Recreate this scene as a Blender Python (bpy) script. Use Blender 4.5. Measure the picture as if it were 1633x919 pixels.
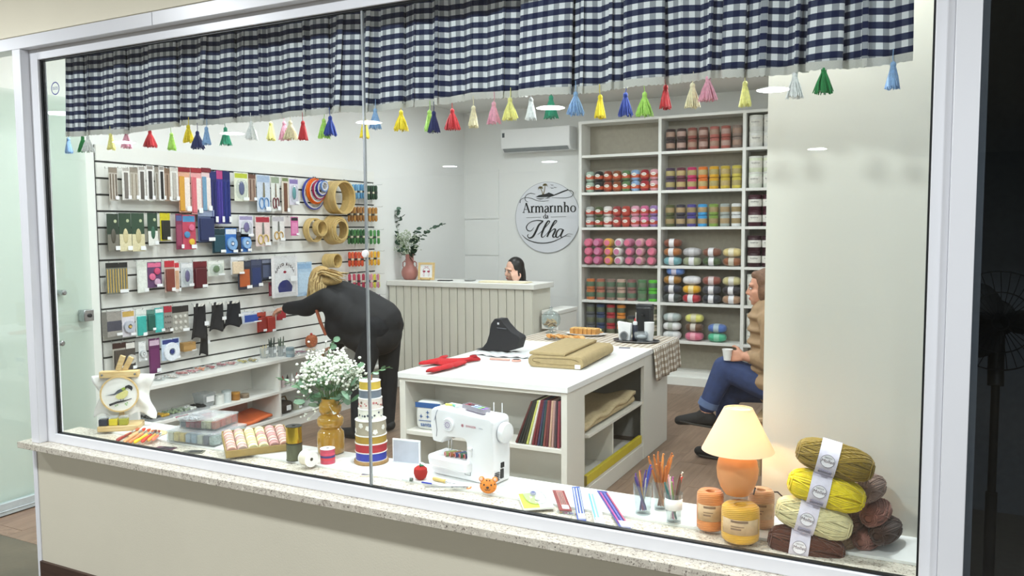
import bpy, bmesh, math, random
from mathutils import Vector, Matrix, Euler
random.seed(7)
for o in list(bpy.data.objects): bpy.data.objects.remove(o)
SC=bpy.context.scene; COL=SC.collection
# ------------------------------------------------------------------ camera
F=1280.0; PCX,PCY=816.5,459.5
MW=Matrix(((0.89090714,0.02780211,-0.45333378),(0.45414193,-0.06835724,0.8883031),(-0.00629195,-0.99727345,-0.07352606)))
CAMP=Vector((3.4279,-2.2302,1.60))
cd=bpy.data.cameras.new('camera'); cam=bpy.data.objects.new('camera',cd); COL.objects.link(cam)
cd.sensor_width=36; cd.lens=F*36/1633; cd.clip_start=.05; cd.clip_end=100
r=MW.col[0]; u=-MW.col[1]; b=-MW.col[2]
cam.matrix_world=Matrix(((r[0],u[0],b[0],CAMP[0]),(r[1],u[1],b[1],CAMP[1]),(r[2],u[2],b[2],CAMP[2]),(0,0,0,1)))
SC.camera=cam
def PX(px,py,axis,val):
    """point where the sight line of a photo pixel meets a plane x/y/z = val"""
    d=MW@Vector((px-PCX,py-PCY,F)); t=(val-CAMP[axis])/d[axis]
    return CAMP+d*t
# ------------------------------------------------------------------ world, exposure
w=bpy.data.worlds.new('world'); SC.world=w; w.use_nodes=True
w.node_tree.nodes['Background'].inputs[0].default_value=(.75,.8,.85,1)
w.node_tree.nodes['Background'].inputs[1].default_value=.05
vs=SC.view_settings; vs.view_transform='Standard'; vs.look='None'; vs.gamma=1; vs.use_curve_mapping=False
vs.exposure=0.0
SHOP_W=16.5; MALL_W=68.0
# ------------------------------------------------------------------ materials
def lin(h):
    if isinstance(h,str):
        h=h.lstrip('#'); h=[int(h[i:i+2],16)/255 for i in (0,2,4)]
    return tuple((c/12.92 if c<=.04045 else ((c+.055)/1.055)**2.4) for c in h)
MC={}
def mat(col,rough=.5,metal=0,var=.06,vs=30,bump=0,bs=200,emit=0,alpha=1,sss=0,spec=.5,coat=0,sheen=0):
    k=('p',col,rough,metal,var,vs,bump,bs,emit,alpha,sss,spec,coat,sheen)
    if k in MC: return MC[k]
    m=bpy.data.materials.new('material_'+str(col).strip('#')); m.use_nodes=True
    n=m.node_tree.nodes; l=m.node_tree.links; p=n['Principled BSDF']
    c=lin(col)
    tc=n.new('ShaderNodeTexCoord'); no=n.new('ShaderNodeTexNoise'); no.inputs['Scale'].default_value=vs; no.inputs['Detail'].default_value=3
    l.new(tc.outputs['Object'],no.inputs['Vector'])
    mr=n.new('ShaderNodeMapRange'); mr.inputs['From Min'].default_value=.3; mr.inputs['From Max'].default_value=.7
    mr.inputs['To Min'].default_value=1-var; mr.inputs['To Max'].default_value=1+var
    l.new(no.outputs['Fac'],mr.inputs['Value'])
    mx=n.new('ShaderNodeVectorMath'); mx.operation='SCALE'; mx.inputs[0].default_value=c
    l.new(mr.outputs['Result'],mx.inputs['Scale']); l.new(mx.outputs['Vector'],p.inputs['Base Color'])
    p.inputs['Roughness'].default_value=rough; p.inputs['Metallic'].default_value=metal
    p.inputs['Specular IOR Level'].default_value=spec
    if coat: p.inputs['Coat Weight'].default_value=coat
    if sheen: p.inputs['Sheen Weight'].default_value=sheen
    if emit: p.inputs['Emission Color'].default_value=(*c,1); p.inputs['Emission Strength'].default_value=emit
    if alpha<1: p.inputs['Alpha'].default_value=alpha
    if sss: p.inputs['Subsurface Weight'].default_value=sss; p.inputs['Subsurface Radius'].default_value=(.02,.01,.006)
    if bump:
        n2=n.new('ShaderNodeTexNoise'); n2.inputs['Scale'].default_value=bs; n2.inputs['Detail'].default_value=4
        l.new(tc.outputs['Object'],n2.inputs['Vector']); bp=n.new('ShaderNodeBump'); bp.inputs['Strength'].default_value=bump
        bp.inputs['Distance'].default_value=.01; l.new(n2.outputs['Fac'],bp.inputs['Height']); l.new(bp.outputs['Normal'],p.inputs['Normal'])
    MC[k]=m; return m
def strand(col,scale=90,rough=.8,axis='X',tilt=.35,depth=.5,dark=.55):
    """wound yarn: fine bands run round the thing"""
    k=('s',col,scale,rough,axis,tilt,depth,dark)
    if k in MC: return MC[k]
    m=mat(col,rough,0,.12,14); m=m.copy(); m.name='yarn_'+str(col).strip('#')
    n=m.node_tree.nodes; l=m.node_tree.links; p=n['Principled BSDF']
    tc=[x for x in n if x.bl_idname=='ShaderNodeTexCoord'][0]
    mp=n.new('ShaderNodeMapping'); mp.inputs['Rotation'].default_value=(tilt,tilt,tilt*.7)
    l.new(tc.outputs['Object'],mp.inputs['Vector'])
    wv=n.new('ShaderNodeTexWave'); wv.bands_direction=axis; wv.inputs['Scale'].default_value=scale; wv.inputs['Distortion'].default_value=2.5
    wv.inputs['Detail'].default_value=1; wv.inputs['Detail Scale'].default_value=.3
    l.new(mp.outputs['Vector'],wv.inputs['Vector'])
    bp=n.new('ShaderNodeBump'); bp.inputs['Strength'].default_value=depth; bp.inputs['Distance'].default_value=.004
    l.new(wv.outputs['Fac'],bp.inputs['Height']); l.new(bp.outputs['Normal'],p.inputs['Normal'])
    p.inputs['Sheen Weight'].default_value=.3
    MC[k]=m; return m
def glass(tint='#ffffff',ior=1.45,rough=0.0,name='clear_glass',film=0):
    """thin clear sheet: what is not mirrored by Fresnel passes straight through"""
    k=('g',tint,ior,rough,film)
    if k in MC: return MC[k]
    m=bpy.data.materials.new(name); m.use_nodes=True; n=m.node_tree.nodes; l=m.node_tree.links
    n.remove(n['Principled BSDF']); out=n['Material Output']
    tr=n.new('ShaderNodeBsdfTransparent'); tr.inputs[0].default_value=(*lin(tint),1)
    gl=n.new('ShaderNodeBsdfGlossy'); gl.inputs['Roughness'].default_value=rough; gl.inputs[0].default_value=(1,1,1,1)
    fr=n.new('ShaderNodeFresnel'); ge=n.new('ShaderNodeNewGeometry')
    mr=n.new('ShaderNodeMapRange'); mr.inputs['To Min'].default_value=ior; mr.inputs['To Max'].default_value=1/ior
    l.new(ge.outputs['Backfacing'],mr.inputs['Value']); l.new(mr.outputs['Result'],fr.inputs['IOR'])
    mx=n.new('ShaderNodeMixShader'); l.new(fr.outputs[0],mx.inputs[0]); l.new(tr.outputs[0],mx.inputs[1]); l.new(gl.outputs[0],mx.inputs[2])
    last=mx
    if film:
        df=n.new('ShaderNodeBsdfDiffuse'); df.inputs[0].default_value=(.8,.82,.84,1)
        m2=n.new('ShaderNodeMixShader'); m2.inputs[0].default_value=film; l.new(mx.outputs[0],m2.inputs[1]); l.new(df.outputs[0],m2.inputs[2]); last=m2
    l.new(last.outputs[0],out.inputs[0]); MC[k]=m; return m
def granite():
    m=mat('#cfc8ba',.22,0,.05,6).copy(); m.name='speckled_granite'; n=m.node_tree.nodes; l=m.node_tree.links; p=n['Principled BSDF']
    tc=[x for x in n if x.bl_idname=='ShaderNodeTexCoord'][0]
    src=p.inputs['Base Color'].links[0].from_socket
    def spots(scale,lo,hi,col,src):
        v=n.new('ShaderNodeTexNoise'); v.inputs['Scale'].default_value=scale; v.inputs['Detail'].default_value=5; v.inputs['Roughness'].default_value=.7
        l.new(tc.outputs['Object'],v.inputs['Vector'])
        r=n.new('ShaderNodeMapRange'); r.inputs['From Min'].default_value=lo; r.inputs['From Max'].default_value=hi
        l.new(v.outputs['Fac'],r.inputs['Value'])
        x=n.new('ShaderNodeMix'); x.data_type='RGBA'; l.new(r.outputs[0],x.inputs[0]); l.new(src,x.inputs[6]); x.inputs[7].default_value=(*lin(col),1)
        return x.outputs[2]
    src=spots(85,.52,.64,'#a0958a',src); src=spots(50,.54,.66,'#ece6d8',src); src=spots(170,.58,.64,'#554d45',src)
    l.new(src,p.inputs['Base Color']); return m
def woodmat(c1,c2,scale=1.2,rough=.45,axis=1):
    k=('w',c1,c2,scale,rough,axis)
    if k in MC: return MC[k]
    m=mat(c1,rough,0,.05,5).copy(); m.name='wood_grain'; n=m.node_tree.nodes; l=m.node_tree.links; p=n['Principled BSDF']
    tc=[x for x in n if x.bl_idname=='ShaderNodeTexCoord'][0]
    mp=n.new('ShaderNodeMapping'); s=[12*scale]*3; s[axis]=1.0*scale; mp.inputs['Scale'].default_value=s
    oi=n.new('ShaderNodeObjectInfo'); ad=n.new('ShaderNodeVectorMath'); ad.operation='ADD'
    sc=n.new('ShaderNodeVectorMath'); sc.operation='SCALE'; sc.inputs[0].default_value=(7,13,5); l.new(oi.outputs['Random'],sc.inputs['Scale'])
    l.new(tc.outputs['Object'],ad.inputs[0]); l.new(sc.outputs[0],ad.inputs[1]); l.new(ad.outputs[0],mp.inputs['Vector'])
    no=n.new('ShaderNodeTexNoise'); no.inputs['Scale'].default_value=3; no.inputs['Detail'].default_value=6; no.inputs['Distortion'].default_value=.6
    l.new(mp.outputs[0],no.inputs['Vector'])
    r=n.new('ShaderNodeMapRange'); r.inputs['From Min'].default_value=.35; r.inputs['From Max'].default_value=.68; l.new(no.outputs['Fac'],r.inputs['Value'])
    x=n.new('ShaderNodeMix'); x.data_type='RGBA'; l.new(r.outputs[0],x.inputs[0]); x.inputs[6].default_value=(*lin(c1),1); x.inputs[7].default_value=(*lin(c2),1)
    h=n.new('ShaderNodeHueSaturation'); mr=n.new('ShaderNodeMapRange'); mr.inputs['To Min'].default_value=.88; mr.inputs['To Max'].default_value=1.1
    l.new(oi.outputs['Random'],mr.inputs['Value']); l.new(mr.outputs[0],h.inputs['Value']); l.new(x.outputs[2],h.inputs['Color'])
    l.new(h.outputs[0],p.inputs['Base Color']); MC[k]=m; return m
def gingham(c00,c10,c01,c11,period):
    """woven check from the cloth's own UV lengths in metres"""
    m=mat('#ffffff',.85,0,.0).copy(); m.name='gingham_cloth'; n=m.node_tree.nodes; l=m.node_tree.links; p=n['Principled BSDF']
    uv=n.new('ShaderNodeUVMap'); sp=n.new('ShaderNodeSeparateXYZ'); l.new(uv.outputs[0],sp.inputs[0])
    def band(s):
        d=n.new('ShaderNodeMath'); d.operation='DIVIDE'; d.inputs[1].default_value=period; l.new(s,d.inputs[0])
        f=n.new('ShaderNodeMath'); f.operation='FRACT'; l.new(d.outputs[0],f.inputs[0])
        g=n.new('ShaderNodeMath'); g.operation='GREATER_THAN'; g.inputs[1].default_value=.5; l.new(f.outputs[0],g.inputs[0]); return g.outputs[0]
    a=band(sp.outputs[0]); b_=band(sp.outputs[1])
    def mix(f,c1,c2):
        x=n.new('ShaderNodeMix'); x.data_type='RGBA'; l.new(f,x.inputs[0])
        for i,c in ((6,c1),(7,c2)):
            if isinstance(c,str): x.inputs[i].default_value=(*lin(c),1)
            else: l.new(c,x.inputs[i])
        return x.outputs[2]
    l.new(mix(b_,mix(a,c00,c10),mix(a,c01,c11)),p.inputs['Base Color'])
    p.inputs['Sheen Weight'].default_value=.2; p.inputs['Specular IOR Level'].default_value=.2
    return m
# ------------------------------------------------------------------ mesh tools
class MB:
    def __init__(s): s.v=[]; s.f=[]; s.m=[]; s.uv=None
    def add(s,vs,fs,mi=0,T=None):
        b=len(s.v)
        s.v+=[tuple(T@Vector(p)) for p in vs] if T is not None else [tuple(p) for p in vs]
        s.f+=[tuple(i+b for i in f) for f in fs]; s.m+=[mi]*len(fs); return s
    def box(s,a,c,mi=0,T=None):
        x0,y0,z0=a; x1,y1,z1=c
        return s.add([(x0,y0,z0),(x1,y0,z0),(x1,y1,z0),(x0,y1,z0),(x0,y0,z1),(x1,y0,z1),(x1,y1,z1),(x0,y1,z1)],
          [(0,3,2,1),(4,5,6,7),(0,1,5,4),(1,2,6,5),(2,3,7,6),(3,0,4,7)],mi,T)
    def cb(s,c,d,mi=0,T=None):
        return s.box([c[i]-d[i]/2 for i in range(3)],[c[i]+d[i]/2 for i in range(3)],mi,T)
    def lathe(s,prof,n=20,mi=0,T=None,sx=1,sy=1):
        vs=[];fs=[]
        for (r,z) in prof:
            for k in range(n):
                a=2*math.pi*k/n; vs.append((r*math.cos(a)*sx,r*math.sin(a)*sy,z))
        for j in range(len(prof)-1):
            for k in range(n):
                a=j*n+k; b=j*n+(k+1)%n; fs.append((a,b,b+n,a+n))
        if prof[0][0]>1e-6: fs.append(tuple(range(n-1,-1,-1)))
        if prof[-1][0]>1e-6: q=(len(prof)-1)*n; fs.append(tuple(range(q,q+n)))
        return s.add(vs,fs,mi,T)
    def ring(s,prof,n=24,mi=0,T=None):
        """closed profile swept round z"""
        vs=[];fs=[];k0=len(prof)
        for k in range(n):
            a=2*math.pi*k/n
            for (r,z) in prof: vs.append((r*math.cos(a),r*math.sin(a),z))
        for k in range(n):
            for j in range(k0):
                a=k*k0+j; b=k*k0+(j+1)%k0; c=((k+1)%n)*k0
                fs.append((a,c+j,c+(j+1)%k0,b))
        return s.add(vs,fs,mi,T)
    def ell(s,c,r,n=14,m=9,mi=0,T=None,pw=1.0):
        vs=[];fs=[]
        sg=lambda t:math.copysign(abs(t)**pw,t)
        for j in range(m+1):
            p=math.pi*j/m
            for k in range(n):
                a=2*math.pi*k/n
                vs.append((c[0]+r[0]*sg(math.sin(p))*sg(math.cos(a)),c[1]+r[1]*sg(math.sin(p))*sg(math.sin(a)),c[2]-r[2]*sg(math.cos(p))))
        for j in range(m):
            for k in range(n):
                a=j*n+k; b=j*n+(k+1)%n; fs.append((a,b,b+n,a+n))
        return s.add(vs,fs,mi,T)
    def tube(s,pts,r,n=8,mi=0,T=None,cap=True,closed=False):
        P=[Vector(p) for p in pts]; N=len(P); R=r if isinstance(r,(list,tuple)) else [r]*N
        if closed: cap=False
        vs=[];fs=[];up=None
        for i in range(N):
            if closed: t=P[(i+1)%N]-P[i-1]
            else: t=P[min(i+1,N-1)]-P[max(i-1,0)]
            if t.length<1e-9: t=Vector((0,0,1))
            t.normalize()
            if up is None:
                up=Vector((0,0,1)) if abs(t.z)<.9 else Vector((1,0,0))
            a=t.cross(up)
            if a.length<1e-6: a=t.cross(Vector((.3,.7,.2)))
            a.normalize(); b=a.cross(t); up=b
            for k in range(n):
                q=2*math.pi*k/n; vs.append(P[i]+(a*math.cos(q)+b*math.sin(q))*R[i])
        for i in range(N if closed else N-1):
            for k in range(n):
                x=i*n+k; y=i*n+(k+1)%n; c=((i+1)%N)*n
                fs.append((x,y,c+(k+1)%n,c+k))
        if cap: fs.append(tuple(range(n-1,-1,-1))); fs.append(tuple(range((N-1)*n,N*n)))
        return s.add(vs,fs,mi,T)
    def caps(s,a,b,ra,rb,mi=0,n=12):
        """tapered limb with round ends"""
        a=Vector(a);b=Vector(b);d=(b-a); L=d.length; d=d/L if L>1e-9 else Vector((0,0,1))
        pts=[];R=[]
        for q in (90,60,30,0): pts.append(a-d*ra*math.sin(math.radians(q))); R.append(max(ra*math.cos(math.radians(q)),1e-4))
        for q in (0,30,60,90): pts.append(b+d*rb*math.sin(math.radians(q))); R.append(max(rb*math.cos(math.radians(q)),1e-4))
        return s.tube(pts,R,n,mi)
    def chain(s,pts,rs,mi=0):
        for i in range(len(pts)-1): s.caps(pts[i],pts[i+1],rs[i],rs[i+1],mi)
        return s
    def prism(s,pts,z0,z1,mi=0,T=None):
        n=len(pts); vs=[(x,y,z0) for x,y in pts]+[(x,y,z1) for x,y in pts]
        ar=sum(pts[i][0]*pts[(i+1)%n][1]-pts[(i+1)%n][0]*pts[i][1] for i in range(n))
        fs=[tuple(range(n-1,-1,-1)),tuple(range(n,2*n))]+[(i,(i+1)%n,(i+1)%n+n,i+n) for i in range(n)]
        if ar<0: fs=[tuple(reversed(f)) for f in fs]
        return s.add(vs,fs,mi,T)
    def stroke(s,pts,ws,z0,z1,mi=0,T=None):
        """flat brush stroke in xy of varying width"""
        N=len(pts); W=ws if isinstance(ws,(list,tuple)) else [ws]*N
        Lf=[];Rt=[]
        for i in range(N):
            dx=pts[min(i+1,N-1)][0]-pts[max(i-1,0)][0]; dy=pts[min(i+1,N-1)][1]-pts[max(i-1,0)][1]
            q=math.hypot(dx,dy) or 1; nx,ny=-dy/q,dx/q
            Lf.append((pts[i][0]+nx*W[i]/2,pts[i][1]+ny*W[i]/2)); Rt.append((pts[i][0]-nx*W[i]/2,pts[i][1]-ny*W[i]/2))
        vs=[];fs=[]
        for i in range(N): vs+=[(*Rt[i],z0),(*Lf[i],z0),(*Lf[i],z1),(*Rt[i],z1)]
        for i in range(N-1):
            a=4*i;b=a+4
            fs+=[(a+3,b+3,b+2,a+2),(a,a+1,b+1,b),(a,b,b+3,a+3),(a+1,a+2,b+2,b+1)]
        fs+=[(0,3,2,1),(4*N-4,4*N-3,4*N-2,4*N-1)]
        return s.add(vs,fs,mi,T)
    def surf(s,nu,nv,fn,mi=0,T=None):
        vs=[fn(i/nu,j/nv) for j in range(nv+1) for i in range(nu+1)]
        fs=[(j*(nu+1)+i,j*(nu+1)+i+1,(j+1)*(nu+1)+i+1,(j+1)*(nu+1)+i) for j in range(nv) for i in range(nu)]
        return s.add(vs,fs,mi,T)
    def mesh(s,name,nm=1,smooth=True,ang=40,uv=None):
        me=bpy.data.meshes.new(name); me.from_pydata(s.v,[],s.f)
        for i in range(nm): me.materials.append(None)
        me.polygons.foreach_set('material_index',s.m)
        if uv:
            lay=me.uv_layers.new(name='UVMap')
            for lo in me.loops: lay.data[lo.index].uv=uv[lo.vertex_index]
        me.update()
        if smooth:
            me.shade_smooth()
            try: me.set_sharp_from_angle(angle=math.radians(ang))
            except Exception: pass
        return me
def inst(name,me,mats,parent=None,loc=(0,0,0),rot=(0,0,0),sc=(1,1,1)):
    o=bpy.data.objects.new(name,me); COL.objects.link(o)
    if not isinstance(mats,(list,tuple)): mats=[mats]
    for i,m in enumerate(mats[:len(o.material_slots)]):
        o.material_slots[i].link='OBJECT'; o.material_slots[i].material=m
    o.location=loc; o.rotation_euler=rot; o.scale=sc
    if parent is not None: o.parent=parent
    return o
def obj(name,mb,mats,parent=None,loc=(0,0,0),rot=(0,0,0),bevel=0,smooth=True,ang=40,uv=None,solid=0,sub=0):
    if not isinstance(mats,(list,tuple)): mats=[mats]
    o=inst(name,mb.mesh(name,len(mats),smooth,ang,uv),mats,parent,loc,rot)
    if solid: q=o.modifiers.new('thickness','SOLIDIFY'); q.thickness=solid; q.offset=0
    if sub: q=o.modifiers.new('round','SUBSURF'); q.levels=sub; q.render_levels=sub
    if bevel: q=o.modifiers.new('edge','BEVEL'); q.width=bevel; q.segments=2; q.limit_method='ANGLE'; q.angle_limit=math.radians(40)
    return o
def tag(o,label,cat,group=None,kind=None):
    o['label']=label; o['category']=cat
    if group: o['group']=group
    if kind: o['kind']=kind
    return o
def thing(name,label,cat,loc=(0,0,0),rot=(0,0,0),group=None):
    o=bpy.data.objects.new(name,None); COL.objects.link(o); o.empty_display_size=.05
    o.location=loc; o.rotation_euler=rot if hasattr(rot,'__len__') else (0,0,rot)
    return tag(o,label,cat,group)
def struct(name,mb,mats,parent=None,label=None,**k):
    o=obj(name,mb,mats,parent,**k)
    if parent is None: o['kind']='structure'
    if label: o['label']=label
    return o
def text_mesh(body,size,depth=.0006,spacing=1.0,align='CENTER',shear=0):
    c=bpy.data.curves.new('lettering','FONT'); c.body=body; c.size=size; c.extrude=depth; c.align_x=align; c.align_y='CENTER'
    c.space_character=spacing; c.shear=shear; c.resolution_u=3
    o=bpy.data.objects.new('lettering',c); COL.objects.link(o)
    dg=bpy.context.evaluated_depsgraph_get(); me=bpy.data.meshes.new_from_object(o.evaluated_get(dg))
    bpy.data.objects.remove(o); bpy.data.curves.remove(c)
    me.materials.clear(); me.materials.append(None); return me
def fuse(mb,voxel,smooth=4,name='body'):
    """merge overlapping limbs into one continuous skin"""
    me=mb.mesh(name,1); o=bpy.data.objects.new(name,me); COL.objects.link(o)
    q=o.modifiers.new('r','REMESH'); q.mode='VOXEL'; q.voxel_size=voxel; q.use_smooth_shade=True
    q=o.modifiers.new('s','SMOOTH'); q.factor=.5; q.iterations=smooth
    dg=bpy.context.evaluated_depsgraph_get(); m2=bpy.data.meshes.new_from_object(o.evaluated_get(dg)); m2.name=name
    bpy.data.objects.remove(o); bpy.data.meshes.remove(me)
    m2.materials.clear(); m2.materials.append(None); m2.shade_smooth(); return m2
def Rz(a): return Matrix.Rotation(a,4,'Z')
def Rx(a): return Matrix.Rotation(a,4,'X')
def Ry(a): return Matrix.Rotation(a,4,'Y')
def Tr(*p): return Matrix.Translation(Vector(p))
ORD=['first','second','third','fourth','fifth','sixth','seventh','eighth','ninth','tenth','eleventh','twelfth']
WHITE=mat('#e9e9e6',.42,0,.015,3); PAINT=mat('#e6e7e5',.7,0,.02,2,.04,180); CREAM=mat('#d8d2bf',.65,0,.025,2,.06,150)
ALU=mat('#e6e7ec',.3,0,.01,4); MELA=mat('#e6e6e1',.4,0,.015,3); STEEL=mat('#b9bcc0',.25,1,.03); CHROME=mat('#d5d8da',.12,1,.02)
BLACK=mat('#17171a',.5); PVC=glass('#f4f7f7',1.4,.05,'clear_plastic',.08); PVC2=glass('#f0f3f3',1.4,.08,'cloudy_plastic',.22); GLASS=glass('#fbfdfc',1.45,0,'clear_glass')
KRAFT=mat('#a98d5c',.8,0,.06,40); TAGW=mat('#eceef0',.6,0,.02); PINE=woodmat('#dcc493','#c9a86e',6,.55,0)
def downlight(x,y,z,power,label,group,name='downlight',r=.09,emit=14,size=.3):
    t=thing(name,label,'ceiling lamp',(x,y,z),group=group)
    obj('trim_ring',MB().ring([(r,0),(r*1.25,0),(r*1.25,-.012),(r,-.018)],28),WHITE,t)
    obj('diffuser',MB().lathe([(r*1.01,-.012),(r*1.01,-.004)],28),mat('#f6f8ff',.4,emit=emit),t)
    ld=bpy.data.lights.new('lamp_light','AREA'); ld.shape='DISK'; ld.size=size; ld.energy=power; ld.color=(.92,.97,1.0)
    lo=bpy.data.objects.new('lamp_light',ld); COL.objects.link(lo); lo.location=(0,0,-.03); lo.parent=t
    return t
# ================================================================== THE SETTING
CZ=2.95; XL=-1.39; YB=6.0; XR=3.44
# mall side
struct('floor_mall',MB().box((-11,-15,-.06),(7,.228,0)),mat('#5b5243',.35,0,.18,3,.05,40),label='dark olive brown mall corridor floor')
struct('floor',MB().box((XL-.25,.228,-.06),(XR+.1,YB+.1,-.012)),mat('#5c4537',.6),label='shop floor bed under wood planks')
fl=bpy.data.objects['floor']; wm=woodmat('#8f7764','#7a6353',1.0,.42,1)
pm=MB().box((-.0935,-.597,-.012),(.0935,.597,0)).mesh('plank',1)
k=0
for i in range(28):
    x=XL-.1+i*.188
    off=random.random()*1.2
    y=.228+off-1.2
    while y<YB:
        y0=max(y,.23); y1=min(y+1.197,YB-.0)
        if y1-y0>.05 and x<XR:
            inst('plank',pm,wm,fl,(x,(y0+y1)/2,0),(0,0,0),(1,(y1-y0)/1.194,1))
        y+=1.2
# ceilings and far walls
struct('ceiling',MB().box((XL-.3,.16,CZ),(XR+.1,YB+.2,CZ+.1)),mat('#e6e6e2',.8,0,.01,2))
struct('ceiling_mall',MB().box((-11,-15,CZ),(7,.16,CZ+.1)),mat('#d9d8d2',.8,0,.01,2))
struct('wall_mall_far',MB().box((-11,-15.1,0),(7,-15,CZ)),mat('#9b9a90',.7,0,.05,1))
struct('wall_mall_end',MB().box((-11.1,-15,0),(-11,.3,CZ)),mat('#b4b2a6',.7,0,.05,1))
struct('wall_mall_side',MB().box((7,-15,0),(7.1,.3,CZ)),mat('#a9a79c',.7,0,.05,1))
# shop walls
struct('wall_left',MB().box((XL-.12,.0,0),(XL,YB+.12,CZ)),PAINT,label='white left wall of the shop')
struct('wall_back',MB().box((XL-.12,YB,0),(XR+.1,YB+.12,CZ)),PAINT,label='white back wall behind the counter')
struct('wall_right',MB().box((XR,.5,0),(XR+.10,YB,CZ)),PAINT)
# panels of a flush cupboard on the back wall left of the air conditioner
bp=bpy.data.objects['wall_back']
for (a,b,c,d) in ((741,352,796,407),(741,270,796,350),(741,409,796,470)):
    p0=PX(a,d,1,YB); p1=PX(b if 0 else c,b,1,YB)
    struct('flush_panel',MB().box((p0.x+.004,YB-.012,p0.z+.004),(p1.x-.004,YB,p1.z-.004)),PAINT,bp)
# pillar panel behind the right end of the display
struct('wall_pillar',MB().box((2.985,.418,0),(XR+.10,.50,CZ)),mat('#dedbd0',.6,0,.015,2),label='cream panel closing the right end of the display')
# facade
struct('wall_front',MB().box((-.16,.0,.08),(XR+.1,.20,.625)),CREAM,label='cream wall below the shop window')
struct('baseboard_front',MB().box((-.165,-.012,0),(XR+.1,.2,.082)),woodmat('#4a352a','#3a2920',2,.5,0),bevel=.002,label='dark brown skirting below the shop window')
struct('trim_1',MB().box((-.19,-.004,0),(-.162,.2,.63)),ALU,label='white aluminium strip at the left end of the wall')
struct('wall_header',MB().box((-11,-.02,2.455),(7,.16,CZ)),mat('#efe8d3',.65,0,.02,2,.05,150),label='cream wall above the shop window')
sg=granite()
struct('window_sill',MB().box((-.185,-.075,.628),(XR+.11,.23,.656)),sg,label='speckled granite sill',bevel=.002)
struct('display_board',MB().box((-.02,.212,.656),(XR,.418,.6655)),mat('#e9eae8',.3,0,.01,3),label='white display board along the window',bevel=.001)
# the board widens at the left end beside the entrance
LZ=.6655
win=bpy.data.objects.new('window_1',None); COL.objects.link(win); win['kind']='structure'; win['label']='white framed shop window of two fixed panes'
def fr(name,a,b,mt=ALU,bev=.002): return obj(name,MB().box(a,b),mt,win,bevel=bev)
fr('bottom_rail',(-.0055,-.012,.656),(XR+.0025,.03,.697))
fr('top_rail',(-.0055,-.01,2.343),(XR+.0025,.03,2.392))
fr('jamb',(-.118,-.01,.656),(-.006,.03,2.392)); fr('jamb',(XR+.003,-.01,.656),(XR+.045,.03,2.392))
fr('outer_band',(-11,-.05,2.388),(7,.02,2.44)); fr('outer_post',(-.117,-.05,.656),(-.062,-.0102,2.388)); fr('outer_post',(XR+.045,-.03,.0),(XR+.10,.03,2.388))
fr('band_joint',(.77,-.0515,2.389),(.772,-.049,2.439),mat('#b5b7bd',.5),0)
gk=mat('#101214',.4)
fr('gasket',(-.004,-.0,.697),(XR+.002,.016,.7025),gk,0); fr('gasket',(-.004,.0,2.337),(XR+.002,.016,2.343),gk,0)
fr('gasket',(-.006,.0,.697),(.004,.016,2.343),gk,0); fr('gasket',(XR-.002,.0,.697),(XR+.003,.016,2.343),gk,0)
fr('pane',(.004,.004,.7025),(1.722,.012,2.337),GLASS,0); fr('pane',(1.728,.004,.7025),(XR-.002,.012,2.337),GLASS,0)
fr('pane_joint',(1.7215,.003,.70),(1.7285,.013,2.34),mat('#aeb4b8',.25,.6),0)
# round sticker on the pane
stk=PX(88,141,1,.003)
st=obj('sticker',MB().ring([(.0235,0),(.0275,0),(.0275,.0004),(.0235,.0004)],40),mat('#2b3590',.6),win,(stk.x,.0035,stk.z),(math.pi/2,0,0)); st['label']='round blue ring sticker'
inst('sticker_lettering',text_mesh('SS/25',.017,.0002),mat('#2b3590',.6),win,(stk.x,.0035,stk.z),(math.pi/2,0,0))
# round white knob fixed on the pane joint
kp=PX(583,405,1,-.01)
obj('joint_button',MB().lathe([(.013,0),(.014,.004),(.012,.010),(.006,.012)],20),mat('#f0f0f0',.35),win,(1.725,.004,kp.z),(math.pi/2,0,0))
# neighbour's dark glass front, to the right
dk=bpy.data.objects.new('window_2',None); COL.objects.link(dk); dk['kind']='structure'; dk['label']='dark glass front of the unlit neighbour shop'
obj('pane',MB().box((XR+.10,.0,.0),(6.9,.01,2.388)),glass('#dfe2e4',1.45,0,'dark_glass'),dk)
struct('wall_neighbour',MB().box((XR+.102,2.9,0),(7,3.0,CZ)).box((XR+.102,.02,0),(XR+.118,2.9,CZ)).box((6.9,.02,0),(7,2.9,CZ)),mat('#8f949b',.7),label='dark walls inside the unlit neighbour shop')
struct('floor_neighbour',MB().box((XR+.118,.228,-.05),(6.9,2.9,.003)),mat('#8d867b',.5))
struct('ceiling_neighbour',MB().box((XR+.118,.16,CZ),(6.9,2.9,CZ+.05)),mat('#6a6a6a',.7))
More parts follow.
